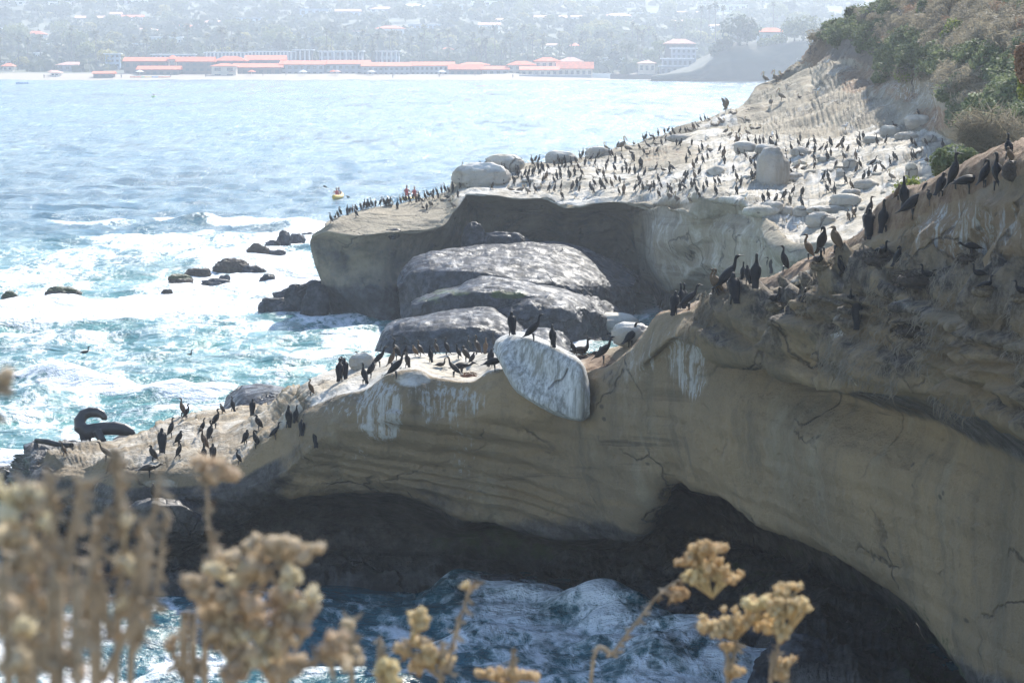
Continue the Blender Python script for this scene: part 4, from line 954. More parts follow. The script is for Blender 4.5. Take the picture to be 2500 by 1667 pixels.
HH = [
 (0,58,0,4,14,W_white,R_white,'flat'),(118,172,1,5,20,W_white,R_grey,'flat'),(274,356,-4,0,14,W_white,R_white,'flat'),
 (184,252,40,45,55,W_cream,R_pink,'gable'),(298,348,38,43,51,W_white,R_red,'gable'),(270,294,31,36,52,W_white,R_pink,'gable'),
 (0,40,66,69,86,W_white,R_grey,'flat'),(60,110,77,85,95,W_white,R_red,'hip'),(302,390,70,76,83,W_cream,R_pink,'hip'),
 (400,474,60,66,72,W_cream,R_red,'hip'),(484,552,51,57,63,W_white,R_pink,'hip'),(369,441,89,92,112,W_blue,R_white,'flat'),
 (426,442,90,93,118,W_white,R_white,'flat'),(450,514,97,101,112,W_white,R_white,'flat'),(577,634,41,45,56,W_blue,R_grey,'flat'),
 (6,30,156,163,174,W_cream,R_red,'hip'),(140,208,153,160,174,W_grey,R_pink,'hip'),(228,276,176,181,190,W_brown,R_red,'gable'),
 (124,144,174,179,187,W_white,R_pink,'hip'),(312,372,106,109,117,W_cream,R_white,'flat'),(184,214,85,91,98,W_cream,R_pink,'gable'),
 (86,98,128,131,150,W_white,R_white,'flat'),(116,130,104,108,124,W_white,R_white,'flat'),(0,30,148,151,160,W_white,R_white,'flat'),
 (732,800,20,23,42,W_blue,R_grey,'flat'),(798,806,21,23,40,W_white,R_white,'flat'),(820,878,24,29,42,W_blue,R_pink,'gable'),
 (904,966,18,23,32,W_white,R_pink,'hip'),(972,1044,11,18,28,W_grey,R_white,'hip'),(1052,1130,10,13,28,W_blue,R_grey,'flat'),
 (1152,1212,2,5,16,W_white,R_white,'flat'),(918,986,65,71,92,W_white,R_red,'hip'),(996,1074,58,61,74,W_blue,R_white,'flat'),
 (1170,1220,57,62,82,W_white,R_pink,'gable'),(1190,1226,46,50,58,W_white,R_pink,'gable'),(710,784,90,93,102,W_grey,R_white,'flat'),
 (1080,1104,117,122,134,W_white,R_red,'hip'),(1028,1046,116,121,132,W_white,R_pink,'hip'),(1306,1382,39,44,54,W_blue,R_pink,'gable'),
 (1396,1424,39,43,52,W_white,R_pink,'gable'),(1446,1476,5,8,18,W_white,R_grey,'flat'),(1474,1544,34,40,50,W_cream,R_pink,'hip'),
 (1545,1600,30,33,42,W_blue,R_white,'flat'),(1530,1582,50,54,62,W_white,R_pink,'gable'),(1630,1680,50,54,62,W_white,R_pink,'gable'),
 (1650,1706,29,33,42,W_cream,R_pink,'gable'),(1713,1822,9,13,31,W_white,R_white,'flat'),(1734,1794,61,65,74,W_white,R_pink,'gable'),
 (1332,1358,108,112,122,W_white,R_pink,'gable'),(1394,1412,107,113,134,W_cream,R_red,'hip'),(1260,1296,62,66,76,W_white,R_white,'flat'),
 (640,700,60,64,74,W_cream,R_pink,'hip'),(840,890,74,78,86,W_white,R_pink,'hip'),
]
for hh in HH:
    mid = (hh[2] + hh[4]) / 2
    band = 'upper hillside' if mid < 35 else 'middle hillside' if mid < 72 else 'lower hillside'
    nw = max(2, int((hh[1] - hh[0]) / 14))
    house(*hh, nwin=nw, band=band, group='houses on the hazy hillside')
# villas on the right above the sea
vil = dict(group='villas at the right end of the bay', band='right end of the bay', Dfix=1230)
house(1624,1696,97,108,124, W_brown, R_pink, 'hip', 5, 1, **{**vil, 'Dfix': 1260})
house(1640,1700,118,120,146, W_grey, R_white, 'flat', 5, 2, **{**vil, 'Dfix': 1246})
house(1618,1690,143,145,164, W_grey, R_white, 'flat', 6, 1, **{**vil, 'Dfix': 1236})
house(1612,1700,161,164,186, W_grey, R_grey, 'flat', 6, 1, **{**vil, 'Dfix': 1226})
house(1560,1600,150,156,178, W_cream, R_pink, 'hip', 3, 1, **{**vil, 'Dfix': 1240})
house(1850,1918,70,80,108, W_white, R_red, 'hip', 4, 1, **{**vil, 'Dfix': 1182})
grp = {}
for h_ in HOUSES: grp.setdefault((h_[5], id(h_[3]), id(h_[4])), []).append(h_)
for k_, L_ in grp.items():
    L_.sort(key=lambda t: t[1])
    for i_, h_ in enumerate(L_):
        e, x0_, ym_, wl, rf, band, cat_, lab, g_, kd, W_ = h_
        who = f"{'long' if W_ > 16 else 'small'} {MN[id(wl)]} {cat_.split()[0]} with {MN[id(rf)]} roof"
        if len(L_) > 1: who += f", {ORD[i_]}"
        who += f", {band}"
        tag(e, who, cat_.split()[-1] if cat_ != 'apartment block' else 'apartments', g_)
# sea walls at the right of the beach
def wallbox(x0, x1, y0, yb, D, mat, name, label):
    k = D / F; c = at((x0 + x1) / 2, yb, D); bm = bmesh.new()
    box_bm(bm, -(x1 - x0) * k / 2, (x1 - x0) * k / 2, -1, 1, -2, (yb - y0) * k)
    bmesh.ops.bevel(bm, geom=bm.edges[:], offset=0.15, segments=1, affect='EDGES')
    o = mk(name, bm, mat); o.location = c; tag(o, label, 'wall'); return o
wallbox(1268,1444,183,195, 1222, W_grey, "sea_wall", "grey sea wall at the foot of the cream hotel buildings")
wallbox(1446,1492,180,195, 1224, W_white, "sea_wall", "pale sea wall to the right of the hotel")
wallbox(1490,1616,182,196, 1216, W_brown, "sea_wall", "dark brown sea wall at the right end of the beach")

# the dark bluff at the right end of the bay
FB = mono_rows(rows_to_grid([
 (1600,2900,[(1600,190,1260),(1800,110,1260),(2300,40,1260)]),
 (1600,2900,[(1600,186,1190),(1650,176,1186),(1696,168,1182),(1740,140,1180),(1772,112,1180),(1800,106,1180),(1856,108,1176),(1920,104,1170),(2000,98,1160),(2100,80,1150),(2300,60,1130)]),
 (1590,2900,[(1590,192,1170),(1696,180,1168),(1772,150,1164),(1856,150,1160),(2000,150,1150),(2300,140,1130)]),
 (1580,2900,[(1580,197,'z',0),(1800,198,'z',0),(2300,200,'z',0)]),
 (1580,2900,[(1580,200,'z',-2),(2300,203,'z',-2)]),
], None, 240), [5, 14, 16, 3])
mfb = NT("bluff_scrub")
cc = mfb.mix(mfb.ramp(mfb.noise(mfb.co, 0.06, 5), 0.4, 0.6), (0.028, 0.036, 0.020), (0.075, 0.070, 0.045))
fb, _, _ = surf("bluff", FB, mfb.set(cc, 0.95), 1.4, None, 0, {}, flip=True, seed=8, fscale=0.12)

# vegetation of the far hillside
veg_r = random.Random(21)
clump = bmesh.new()
def scatter_clumps(n):
    r = veg_r
    for _ in range(n):
        px = r.uniform(-80, 2100); py = r.uniform(-30, 176)
        D = hill_D(px, py)
        c = on_hill(px, D); s = r.uniform(2.2, 5.5)
        for k in range(13):
            v = Vector((r.gauss(0, 1), r.gauss(0, 1), abs(r.gauss(0, 1)) * .8)).normalized()
            p = c + Vector((v.x * s, v.y * s, v.z * s * 0.8))
            nn = (v + Vector((r.gauss(0, .4), r.gauss(0, .4), .3))).normalized(); t = nn.orthogonal(); b = nn.cross(t); q = s * 0.42
            clump.faces.new([clump.verts.new(p + t * q * a + b * q * bb) for a, bb in ((-1, -.4), (0.1, -1), (1, .3), (0, 1))])
scatter_clumps(2600)
o = mk("hillside_scrub", clump, L_dark); tag(o, "mass of dark scrub and garden greenery covering the hazy far hillside", "scrub", kind='stuff')
rects = [(h_[1] - 4, h_[1] + 4 + (h_[0].get('w', 0))) for h_ in HOUSES]
spots = []
def clear_of(px, py, pad=0):
    for hh in HH:
        if hh[0] - 14 < px < hh[1] + 14 and hh[2] + 2 < py < hh[4] + 22: return False
    return True
kinds = {0: 'broad green', 3: 'tall green', 5: 'broad green', 7: 'wide green', 1: 'dark green', 2: 'dark green', 8: 'tall dark', 4: 'yellowish', 6: 'yellowish'}
for _ in range(330):
    px = veg_r.uniform(-40, 2040); py = veg_r.choice([veg_r.uniform(-10, 60), veg_r.uniform(40, 125), veg_r.uniform(100, 172)])
    if px > 1240 and py > 150: continue
    if px > 1560 and py > 120: continue
    if px > 290 and py > 150: continue
    if not clear_of(px, py): continue
    i = veg_r.randrange(9)
    if py > 100 and veg_r.random() < .4: i = veg_r.choice([4, 6, 0])
    D = hill_D(px, py)
    zone = 'upper' if py < 45 else 'middle' if py < 95 else 'lower'
    side = 'left' if px < 700 else 'middle' if px < 1350 else 'right'
    put("broad_tree", tree_meshes[i], on_hill(px, D, -0.5), veg_r.random() * 6.28, veg_r.uniform(0.75, 1.15),
        label=f"{kinds[i]} tree on the {side} of the {zone} hazy hillside", cat="tree", group=f"{kinds[i]} trees on the {side} {zone} hillside")
for k in range(112):
    px = veg_r.uniform(440, 1640) if k < 92 else veg_r.uniform(0, 440)
    py = veg_r.uniform(126, 158)
    D = 1290 + veg_r.uniform(0, 110)
    side = 'left' if px < 700 else 'middle' if px < 1250 else 'right'
    put("palm_tree", veg_r.choice(palm_meshes[:3]), on_hill(px, D), veg_r.random() * 6.28, veg_r.uniform(0.85, 1.1),
        label="palm tree in the row behind the red-roofed hotel" if k < 92 else "palm tree among the trees left of the hotel", cat="palm tree", group="palms behind the hotel" if k < 92 else "palms left of the hotel")
for i, (px, yt, yb_) in enumerate([(1711,28,92),(1731,26,90),(1747,20,96),(1766,28,92),(1888,18,70),(1544,68,128),(1583,78,130),(1648,66,120)]):
    D = 1420; k = D / F; hgt = (yb_ - yt) * k + 1.6
    c = at(px, yb_, D)
    o = put("palm_tree", palm_meshes[2], c, i, (hgt / 15.5, hgt / 15.5, hgt / 15.5), label="tall slender fan palm standing apart on the right of the hillside" if i > 3 else "tall slender fan palm in the tight group of four", cat="palm tree", group="tall palms at the right of the hillside")
ds = [(1800,-0,118,1.25,2),(1772,0,132,.8,1),(1824,0,112,.9,8),(1765,0,150,.8,2),(1940,0,108,.9,5),(1900,0,120,.7,0),(1960,0,100,1.0,7),(1870,0,122,.6,0)]
for i, (px, _, py, s, k) in enumerate(ds):
    D = 1172; put("broad_tree", tree_meshes[k], at(px, py, D) - Vector((0, 0, 1)), i, s, label="dark tree on the dark bluff at right", cat="tree", group="trees on the dark bluff")
for i, (px, py) in enumerate([(1455,128),(1530,120),(1500,148),(1572,160),(1590,134),(1450,160),(1540,166),(1610,120)]):
    put("broad_tree", tree_meshes[[1,2,8,1,0,2,1,5][i]], at(px, py + 20, 1290), i, .62, label="rounded dark tree among the villas right of the hotel", cat="tree", group="trees right of the hotel")

by = {}
for e in TREES: by.setdefault(e['label'], []).append(e)
for lb, L_ in by.items():
    if len(L_) > 1:
        L_.sort(key=lambda e: e.location.x / e.location.y)
        for i, e in enumerate(L_): e['label'] = f"{lb}, {ORD[i]}"
# beach things
def person_mesh():
    bm = bmesh.new()
    for s in (-1, 1):
        tube_bm(bm, [(s*.09,0,0,.06),(s*.09,.0,.45,.07),(s*.08,0,.85,.10)], 6, 1)
        tube_bm(bm, [(s*.20,0,1.42,.05),(s*.26,0,1.15,.045),(s*.27,.06,.88,.035)], 6, 0)
    tube_bm(bm, [(0,0,.82,.14,.10),(0,0,1.1,.14,.10),(0,0,1.38,.18,.10),(0,0,1.46,.09,.07),(0,0,1.52,.05,.05)], 8, 0)
    tube_bm(bm, [(0,0,1.50,.05),(0,0,1.58,.09),(0,0,1.68,.10),(0,0,1.76,.06)], 8, 2)
    me = bpy.data.meshes.new("person"); bm.to_mesh(me); bm.free()
    return me
M_skin = plain("skin", (0.42, 0.25, 0.17), 0.6, 0.1)
M_navy = plain("dark_clothes", (0.03, 0.035, 0.06), 0.8)
M_redc = plain("red_fabric", (0.50, 0.03, 0.03), 0.7)
pm = person_mesh()
for m_ in (M_navy, M_navy, M_skin): pm.materials.append(m_)
for i, px in enumerate((112, 140, 276, 300, 420, 644, 960, 1073, 1160, 1252, 505, 700)):
    D = 1214 + (i % 3) * 5
    put("person", pm, (float((px - 1250) / F * D), D, 0.5 + (i % 3) * .3), i, 1.0, label=f"distant person in dark clothes walking on the beach, {ORD[sorted([112,140,276,300,420,644,960,1073,1160,1252,505,700]).index(px)]}", cat="person", group="people on the far beach")
def umbrella(px, D, mat, lab):
    e = empty("beach_umbrella", (float((px - 1250) / F * D), D, 1.3), 0, label=lab, cat="umbrella", group="umbrellas and shelters on the beach")
    bm = bmesh.new(); tube_bm(bm, [(0,0,-.5,.05),(0,0,2.2,.04)], 6); mk("pole", bm, W_white, e)
    bm = bmesh.new(); bmesh.ops.create_cone(bm, cap_ends=False, segments=10, radius1=1.9, radius2=0.05, depth=0.8); mk("canopy", bm, mat, e, (0, 0, 2.1))
for px, mt, lab in ((345, W_white, "white umbrella in front of the leftmost hotel roof"), (130, R_pink, "orange umbrella on the left part of the beach"), (569, R_pink, "orange umbrella beside the cream gabled hotel front"), (617, R_red, "red umbrella right of the cream gabled front"), (742, W_white, "white umbrella under the middle hotel roof"), (815, R_red, "left red umbrella under the long hotel roof"), (824, R_pink, "right pink umbrella under the long hotel roof"), (908, W_cream, "cream umbrella under the second long hotel roof"), (1079, W_white, "white umbrella near the right end of the hotel")):
    umbrella(px, 1229, mt, lab)
kcol = [plain("orange_plastic", (0.75, 0.16, 0.05), 0.4), plain("yellow_plastic", (0.80, 0.48, 0.03), 0.35), plain("green_plastic", (0.15, 0.45, 0.12), 0.4), plain("blue_plastic", (0.05, 0.2, 0.5), 0.4)]
def hull_bm(L, W, Hh, mi=0):
    bm = bmesh.new(); rings = []
    for i in range(15):
        t = i / 14; w = W / 2 * (math.sin(math.pi * min(max(t, .015), .985)) ** 0.6); sh = 0.10 * (2 * t - 1) ** 2
        ring = []
        for k in range(12):
            a = k / 12 * 6.2832
            zz = math.sin(a); zz = zz * (Hh * .35 if zz > 0 else Hh * .65)
            ring.append(bm.verts.new(((t - .5) * L, math.cos(a) * w, zz + Hh * .6 + sh)))
        rings.append(ring)
    for i in range(14):
        for k in range(12):
            f = bm.faces.new((rings[i][k], rings[i][(k+1) % 12], rings[i+1][(k+1) % 12], rings[i+1][k])); f.smooth = True; f.material_index = mi
    bm.faces.new(rings[0][::-1]); bm.faces.new(rings[-1])
    return bm
for i, (px, c) in enumerate(((331,0),(340,0),(349,0),(358,2),(367,1),(384,3),(392,3),(400,0),(409,0))):
    o = mk("kayak", hull_bm(3.6, .8, .5), kcol[c]); o.location = (float((px - 1250) / F * 1216), 1216, .75); o.rotation_euler = (0, 0, 0.5)
    tag(o, f"{['orange','yellow','green','blue'][c]} kayak lying on the beach, {ORD[i]} in the coloured row", "kayak", "kayaks drawn up on the far beach")
# ------------------------------------------------------------------ loose rocks
bpy.context.view_layer.update()
def hit(px, py, maxd=400, objs=None):
    """first ground point seen at this place of the photograph"""
    o = Vector((0, 0, H)); d = ray(px, py).normalized(); best = None
    for t in (objs or TERR):
        ok, loc, nor, idx = t.ray_cast(o, d, distance=maxd)
        if ok and (best is None or (loc - o).length < (best[0] - o).length): best = (loc, nor)
    return best
def hit_down(px, py, n=26, maxd=400):
    for k in range(n):
        h_ = hit(px, py + k, maxd)
        if h_: return h_
    return None
def boulder_mesh(seed, guano=0.7, wet=0.0, amp=0.22, mat=None, moss=0.0, sub=5, fs=1.0):
    bm = bmesh.new(); bmesh.ops.create_icosphere(bm, subdivisions=sub, radius=1.0)
    V = np.array([v.co[:] for v in bm.verts])
    n = fbm(V * 0.9 * fs + seed * 7.1, 4, seed, ridge=False) * amp + fbm(V * 1.6 * fs + seed, 5, seed + 3, ridge=True) * amp * 0.55
    V2 = V * (1 + n)[:, None]
    V2 = np.sign(V2) * np.abs(V2) ** 0.86
    for v, c in zip(bm.verts, V2): v.co = c
    for f in bm.faces: f.smooth = True
    me = bpy.data.meshes.new("boulder"); bm.to_mesh(me); bm.free()
    for k, val in (("guano", np.clip(V[:, 2] * 0.9 + 0.1, 0, 1) * guano), ("wet", np.full(len(V), wet)), ("moss", np.clip(V[:, 2], 0, 1) * moss), ("soil", np.zeros(len(V))), ("bed", np.zeros(len(V)))):
        a = me.attributes.new(k, 'FLOAT', 'POINT'); a.data.foreach_set("value", val.astype(np.float32))
    me.materials.append(mat or M_bould)
    return me
BM_white = [boulder_mesh(i, 0.95, amp=0.3) for i in range(4)]
BM_grey = [boulder_mesh(10 + i, 0.5, amp=0.25) for i in range(4)]
BM_wetl = [boulder_mesh(60 + i, 0.15, 0.95, 0.30, M_wet) for i in range(2)]
BM_sea = [boulder_mesh(20 + i, 0, 0.9, 0.42, M_wet, 0.0, fs=1.5) for i in range(4)]
M_brownrock = rock_material("brown_weedy_rock", (0.11, 0.075, 0.05), (0.07, 0.055, 0.045), wet_shade_col=(0.045, 0.032, 0.024), bump=1.4)
BM_brown = [boulder_mesh(30 + i, 0, 0.5, 0.35, M_brownrock, 0.1, fs=1.8) for i in range(3)]
BM_green = [boulder_mesh(40 + i, 0, 0.6, 0.40, M_brownrock, 1.3, fs=1.6) for i in range(3)]
def boulder(x0, x1, y0, y1, me, label, group=None, z0=None, depth=0.8, rz=None, name="boulder", sinkf=0.25, cat="rock"):
    cx = (x0 + x1) / 2
    if z0 is None:
        h_ = hit_down(cx, y1 - (y1 - y0) * 0.12)
        if not h_: return None
        c = h_[0]
    else: c = atz(cx, y1, z0)
    D = c.y; k = D / F
    w = (x1 - x0) * k / 2; hh = (y1 - y0) * k
    o = bpy.data.objects.new(name, me); scene.collection.objects.link(o)
    hh = hh / (1 - sinkf) / 2
    o.scale = (w * 1.03, w * depth, hh)
    o.location = (c.x, c.y + w * depth * 0.35, c.z + hh * (1 - 2 * sinkf))
    o.rotation_euler = (0, 0, rnd.uniform(-.3, .3) if rz is None else rz)
    tag(o, label, cat, group)
    if z0 is None: TERR.append(o)
    return o
g1 = "pale boulders on the far plateau"
BL = [
 (1848,1922,370,456,BM_grey[0],"big round grey boulder standing up in the middle of the far plateau",.95),
 (1113,1238,404,456,BM_white[0],"largest white block at the left corner of the upper plateau",.7),
 (1190,1280,384,418,BM_white[1],"white block behind the largest one, at the plateau's left skyline",.6),
 (1334,1408,374,402,BM_white[2],"low white block on the skyline under four upright cormorants",.6),
 (1432,1486,363,390,BM_white[3],"rounded white block on the skyline below the long-billed pelican",.6),
 (1792,1852,350,372,BM_white[1],"smooth white slab behind the big round boulder, left piece",.7),
 (1846,1902,356,376,BM_white[2],"smooth white slab right behind the top of the round boulder",.7),
 (1932,1980,363,381,BM_grey[1],"low grey block to the upper right of the round boulder",.8),
 (1861,1910,494,518,BM_grey[2],"grey block below the round boulder, left of a row of three",.8),
 (1908,1938,506,526,BM_grey[3],"small grey block in the middle of the row below the round boulder",.8),
 (1936,1974,506,530,BM_grey[1],"dome-shaped grey block with a bird on it, right of that row",.8),
 (1972,2062,504,522,BM_white[0],"long low pale ridge of rock right of the dome-shaped block",.5),
 (1970,2036,522,552,BM_grey[0],"pale wedge of rock just above the brown slope's birds",.7),
 (2028,2100,478,502,BM_white[3],"wide flat pale hump near the yellow-green bush",.6),
 (2056,2100,463,483,BM_grey[2],"small pointed hump behind the wide flat one",.7),
 (2150,2198,311,332,BM_white[2],"flat rock with a dark bird on it at the plateau's back edge",.6),
 (2188,2240,325,343,BM_white[0],"thick pale slab leaning below the flat rock at the back edge",.6),
 (2210,2282,286,310,BM_white[1],"thin tilted white slab highest at the back of the plateau",.5),
 (2252,2286,332,349,BM_grey[3],"pale block beside the dead twigs at the plateau's right edge",.7),
 (2108,2154,335,351,BM_white[3],"low lit slab between two upright cormorants at the back",.6),
 (2060,2095,391,412,BM_grey[1],"rounded grey stone in the right part of the crowd",.8),
 (2042,2061,415,432,BM_white[2],"small white stone left of two upright cormorants",.8),
 (2086,2142,441,461,BM_grey[0],"grey hump under a brown juvenile cormorant",.7),
 (2211,2242,404,434,BM_white[1],"upright white stone in front of the dead twigs",.7),
 (1920,1960,424,439,BM_white[0],"low white stone at the right foot of the round boulder",.7),
 (1630,1690,330,346,BM_grey[3],"low grey outcrop below the pelicans at the plateau's back",.6),
 (940,975,562,580,BM_sea[2],"small wet stone on the edge of the left ledge",.8),
]
for b in BL: boulder(b[0], b[1], b[2], b[3], b[4], b[5], g1, depth=b[6])
boulder(1128,1188,548,612,BM_wetl[0],"dark wet boulder on the ledge under the upper plateau",None,z0=3.5,depth=.9,sinkf=.35)
boulder(1160,1290,566,626,BM_wetl[1],"long glistening boulder lying right of the dark one under the plateau",None,z0=3.2,depth=.6,sinkf=.42)
bpy.context.view_layer.update()
r_ = random.Random(5)
# scattered small stones of the plateau: individual pebbles nobody could count
def stones():
    V = []; Fc = []
    bm = bmesh.new(); bmesh.ops.create_icosphere(bm, subdivisions=2, radius=1.0)
    bv = np.array([v.co[:] for v in bm.verts]); bf = [[v.index for v in f.verts] for f in bm.faces]; bm.free()
    n = 0
    for _ in range(110):
        px = r_.uniform(1130, 2300); py = r_.uniform(390, 560)
        h_ = hit(px, py)
        if not h_ or h_[1].z < 0.7 or h_[0].y < 110 or h_[0].z < 6.2 or py > lerpline(px, [(1142,470),(1372,492),(1450,488),(1600,488),(1672,486),(1712,476),(1810,490),(1870,530),(2100,580)]): continue
        s = r_.uniform(0.07, 0.30) * (1 if r_.random() < .85 else 2.0)
        v = bv * (1 + 0.6 * fbm(bv * 1.1 + _, 3, _)[:, None]) * np.array([s * r_.uniform(.9, 2.2), s, s * r_.uniform(.35, .7)])
        a = r_.random() * 6.28; ca, sa = math.cos(a), math.sin(a)
        v = v @ np.array([[ca, sa, 0], [-sa, ca, 0], [0, 0, 1]]) + np.array(h_[0])
        V.append(v); Fc += [[q + n for q in f] for f in bf]; n += len(bv)
    V = np.concatenate(V)
    me = bpy.data.meshes.new("rubble"); me.from_pydata(V.tolist(), [], Fc)
    for f in me.polygons: f.use_smooth = True
    a = me.attributes.new("guano", 'FLOAT', 'POINT'); a.data.foreach_set("value", np.full(len(V), .6, np.float32))
    me.materials.append(M_head)
    o = bpy.data.objects.new("rubble", me); scene.collection.objects.link(o)
    tag(o, "small whitened stones strewn over the far plateau", "rubble", kind='stuff')
stones()
# rocks in the surf
g2 = "rocks in the surf left of the headland"
SR = [
 (411,470,670,698,BM_green[0],"green weed-covered rock at the left end of the surf reef"),
 (453,512,655,682,BM_brown[0],"rounded brown rock between the green one and the tallest reef rock"),
 (526,606,635,676,BM_brown[1],"tallest brown rock in the middle of the surf reef"),
 (585,648,650,676,BM_sea[0],"dark low tail of rock right of the tallest brown rock"),
 (489,558,684,706,BM_sea[1],"dark flat rock awash in front of the brown ones"),
 (603,655,598,628,BM_brown[2],"brown rock with a pointed shoulder nearer the headland"),
 (652,694,611,628,BM_sea[2],"low dark rock beside the pointed brown one"),
 (676,708,568,606,BM_sea[3],"tall narrow dark rock nearest the top of the reef"),
 (646,682,590,610,BM_sea[1],"flat dark rock at the foot of the tall narrow one"),
 (708,742,572,594,BM_sea[0],"small humped dark rock right of the tall narrow one"),
 (738,764,568,580,BM_sea[2],"thin rock just touching the headland's left nose"),
 (4,42,714,738,BM_green[1],"small green weedy rock at the far left in the foam"),
 (112,192,702,727,BM_green[2],"long green weedy rock second from the left in the foam"),
 (636,670,671,688,BM_sea[3],"small dark rock awash right of the reef"),
 (428,470,694,712,BM_sea[0],"dark rock awash below the green reef rock"),
 (394,420,706,722,BM_brown[0],"smallest brown rock awash at the left below the reef"),
 (536,560,672,690,BM_sea[2],"little dark rock between the reef's two rows"),
]
for b in SR: boulder(b[0], b[1], b[2], b[3], b[4], b[5], g2, z0=-0.15, depth=0.7, name="sea_rock", sinkf=0.3)
for i, (x0, x1, y0, y1, k) in enumerate([(636,720,730,768,0),(660,760,712,760,1),(700,800,690,770,2),(740,800,700,775,3),(660,740,742,770,1)]):
    boulder(x0, x1, y0, y1, BM_sea[k], "jagged wave-cut rock at the foot of the headland's nose, " + ["leftmost and lowest", "second from left", "tallest, against the cliff", "highest at the cliff's foot", "nearest the viewer"][i], "jagged rocks under the headland's nose", z0=-0.1, depth=0.6, name="sea_rock")
for i, (x0, x1, y0, y1, k) in enumerate([(-30,40,1140,1180,0),(20,80,1150,1195,1),(50,110,1130,1170,2),(-20,50,1180,1225,3),(40,110,1190,1240,0),(150,200,1080,1112,1)]):
    boulder(x0, x1, y0, y1, BM_sea[k], "low black wet rock beyond the near shelf's left end, " + ["cut by the picture edge", "in the middle", "touching the shelf", "lowest at the picture edge", "in front of the shelf's tip", "behind the driftwood pole"][i], "black wet rocks beyond the near shelf's left end", z0=-0.1, depth=0.9, name="sea_rock")
for i, (x0, x1, y0, y1, k, lb) in enumerate([(1140,1320,1405,1475,0,"dark boulder in the cave mouth left of the breaking wave"),(1540,1680,1470,1545,2,"dark boulder at the foot of the cave right of the wave"),(1680,1880,1500,1590,1,"purplish dark boulder at the right end of the cave water"),(1850,2020,1560,1680,3,"dark boulder at the bottom edge below the dried flowers")]):
    boulder(x0, x1, y0, y1, BM_sea[k], lb, None, z0=-0.2, depth=0.5, name="boulder")

# the streaked white boulder wedged in the crest
def streaked_white():
    m = NT("guano_streaked_stone"); co = m.co
    a = m.noise(m.scale(co, (9, 9, .55)), 1.0, 6, .75)
    b_ = m.noise(m.scale(co, (3.2, 3.2, .22)), 1.0, 5, .7)
    c = m.mix(m.ramp(a, .36, .66), (0.24, 0.24, 0.22), (0.66, 0.66, 0.64))
    c = m.mix(m.ramp(b_, .50, .66, 0, .75), c, (0.26, 0.24, 0.19))
    c = m.mix(m.ramp(m.noise(co, 1.1, 5, .7), .56, .68, 0, .5), c, (0.40, 0.36, 0.28))
    wv = m.n.new("ShaderNodeTexNoise"); m.L.new(co, wv.inputs["Vector"]); wv.inputs["Scale"].default_value = 1.2
    vm = m.n.new("ShaderNodeVectorMath"); vm.operation = 'MULTIPLY_ADD'; m.L.new(wv.outputs["Color"], vm.inputs[0]); vm.inputs[1].default_value = (.9, .9, .9); m.L.new(co, vm.inputs[2])
    ck = m.ramp(m.voro(m.scale(vm.outputs[0], (.75, .75, .42)), 1.0, 'DISTANCE_TO_EDGE'), 0, .018, 1, 0)
    ck = m.math('MULTIPLY', ck, m.ramp(m.noise(co, .8, 2), .56, .60))
    c = m.mix(m.math('MULTIPLY', ck, .35), c, (0.04, 0.035, 0.03))
    bb = m.bump(a, .5, .06); bb = m.bump(m.math('MULTIPLY', ck, -1), .9, .10, bb); bb = m.bump(m.noise(co, 14, 4, .7), .5, .03, bb)
    return m.set(c, .85, bb, spec=.3)
P = mono_rows(rows_to_grid([
 (1216,1432,[(1216,868,79.6),(1300,880,80),(1432,1000,79.4)]),
 (1209,1437,[(1209,848,78.6),(1214,833,78.8),(1234,822,79),(1266,813,79),(1294,820,78.8),(1351,845,78.4),(1394,864,78),(1405,872,77.8),(1420,888,77.4),(1430,915,77),(1437,950,76.8)]),
 (1208,1438,[(1208,852,77.6),(1220,838,77),(1266,824,76.6),(1300,830,76.2),(1394,872,75.6),(1420,894,75.4),(1438,940,75.4)]),
 (1208,1439,[(1208,855,77.2),(1230,868,76.2),(1266,885,76.0),(1320,915,75.6),(1380,945,75.2),(1420,960,75.0),(1439,985,75.1)]),
 (1208,1438,[(1208,858,77.2),(1216,866,76.6),(1230,893,76.0),(1258,944,75.6),(1312,982,75.2),(1366,1006,75),(1416,1019,75),(1438,1014,75.4)]),
 (1212,1436,[(1212,862,78),(1258,950,77.6),(1312,992,77.4),(1366,1018,77.2),(1416,1026,77),(1436,1016,76.8)]),
], None, 200), [8, 18, 40, 40, 8])
xx, yy = np_proj(P)
q = np.full(P.shape[:2], .50); q = np.where(yy > 985 + 0*xx, .45, q)
wb, _, _ = surf("boulder", P, streaked_white(), 0.10, None, 0.0, dict(guano=q, streak=np.full(P.shape[:2], .92)), flip=True, seed=33, kind=None)
tag(wb, "large white guano-streaked boulder wedged in the near cliff's crest", "rock"); TERR.append(wb)
bpy.context.view_layer.update()
boulder(1449,1560,772,808,BM_white[1],"cream boulder on the dip of the near crest, upper left one", "cream boulders on the near crest")
boulder(1498,1592,796,838,BM_white[2],"cream boulder on the dip of the near crest, lower right one", "cream boulders on the near crest")
boulder(1540,1602,768,798,BM_white[3],"cream boulder on the dip of the near crest, smallest, against the slope", "cream boulders on the near crest")
boulder(856,914,866,902,BM_white[0],"white stone on the crest beside a preening cormorant")
boulder(2452,2500,400,434,BM_brown[1],"brown stone at the very top right of the near slope")
bpy.context.view_layer.update()

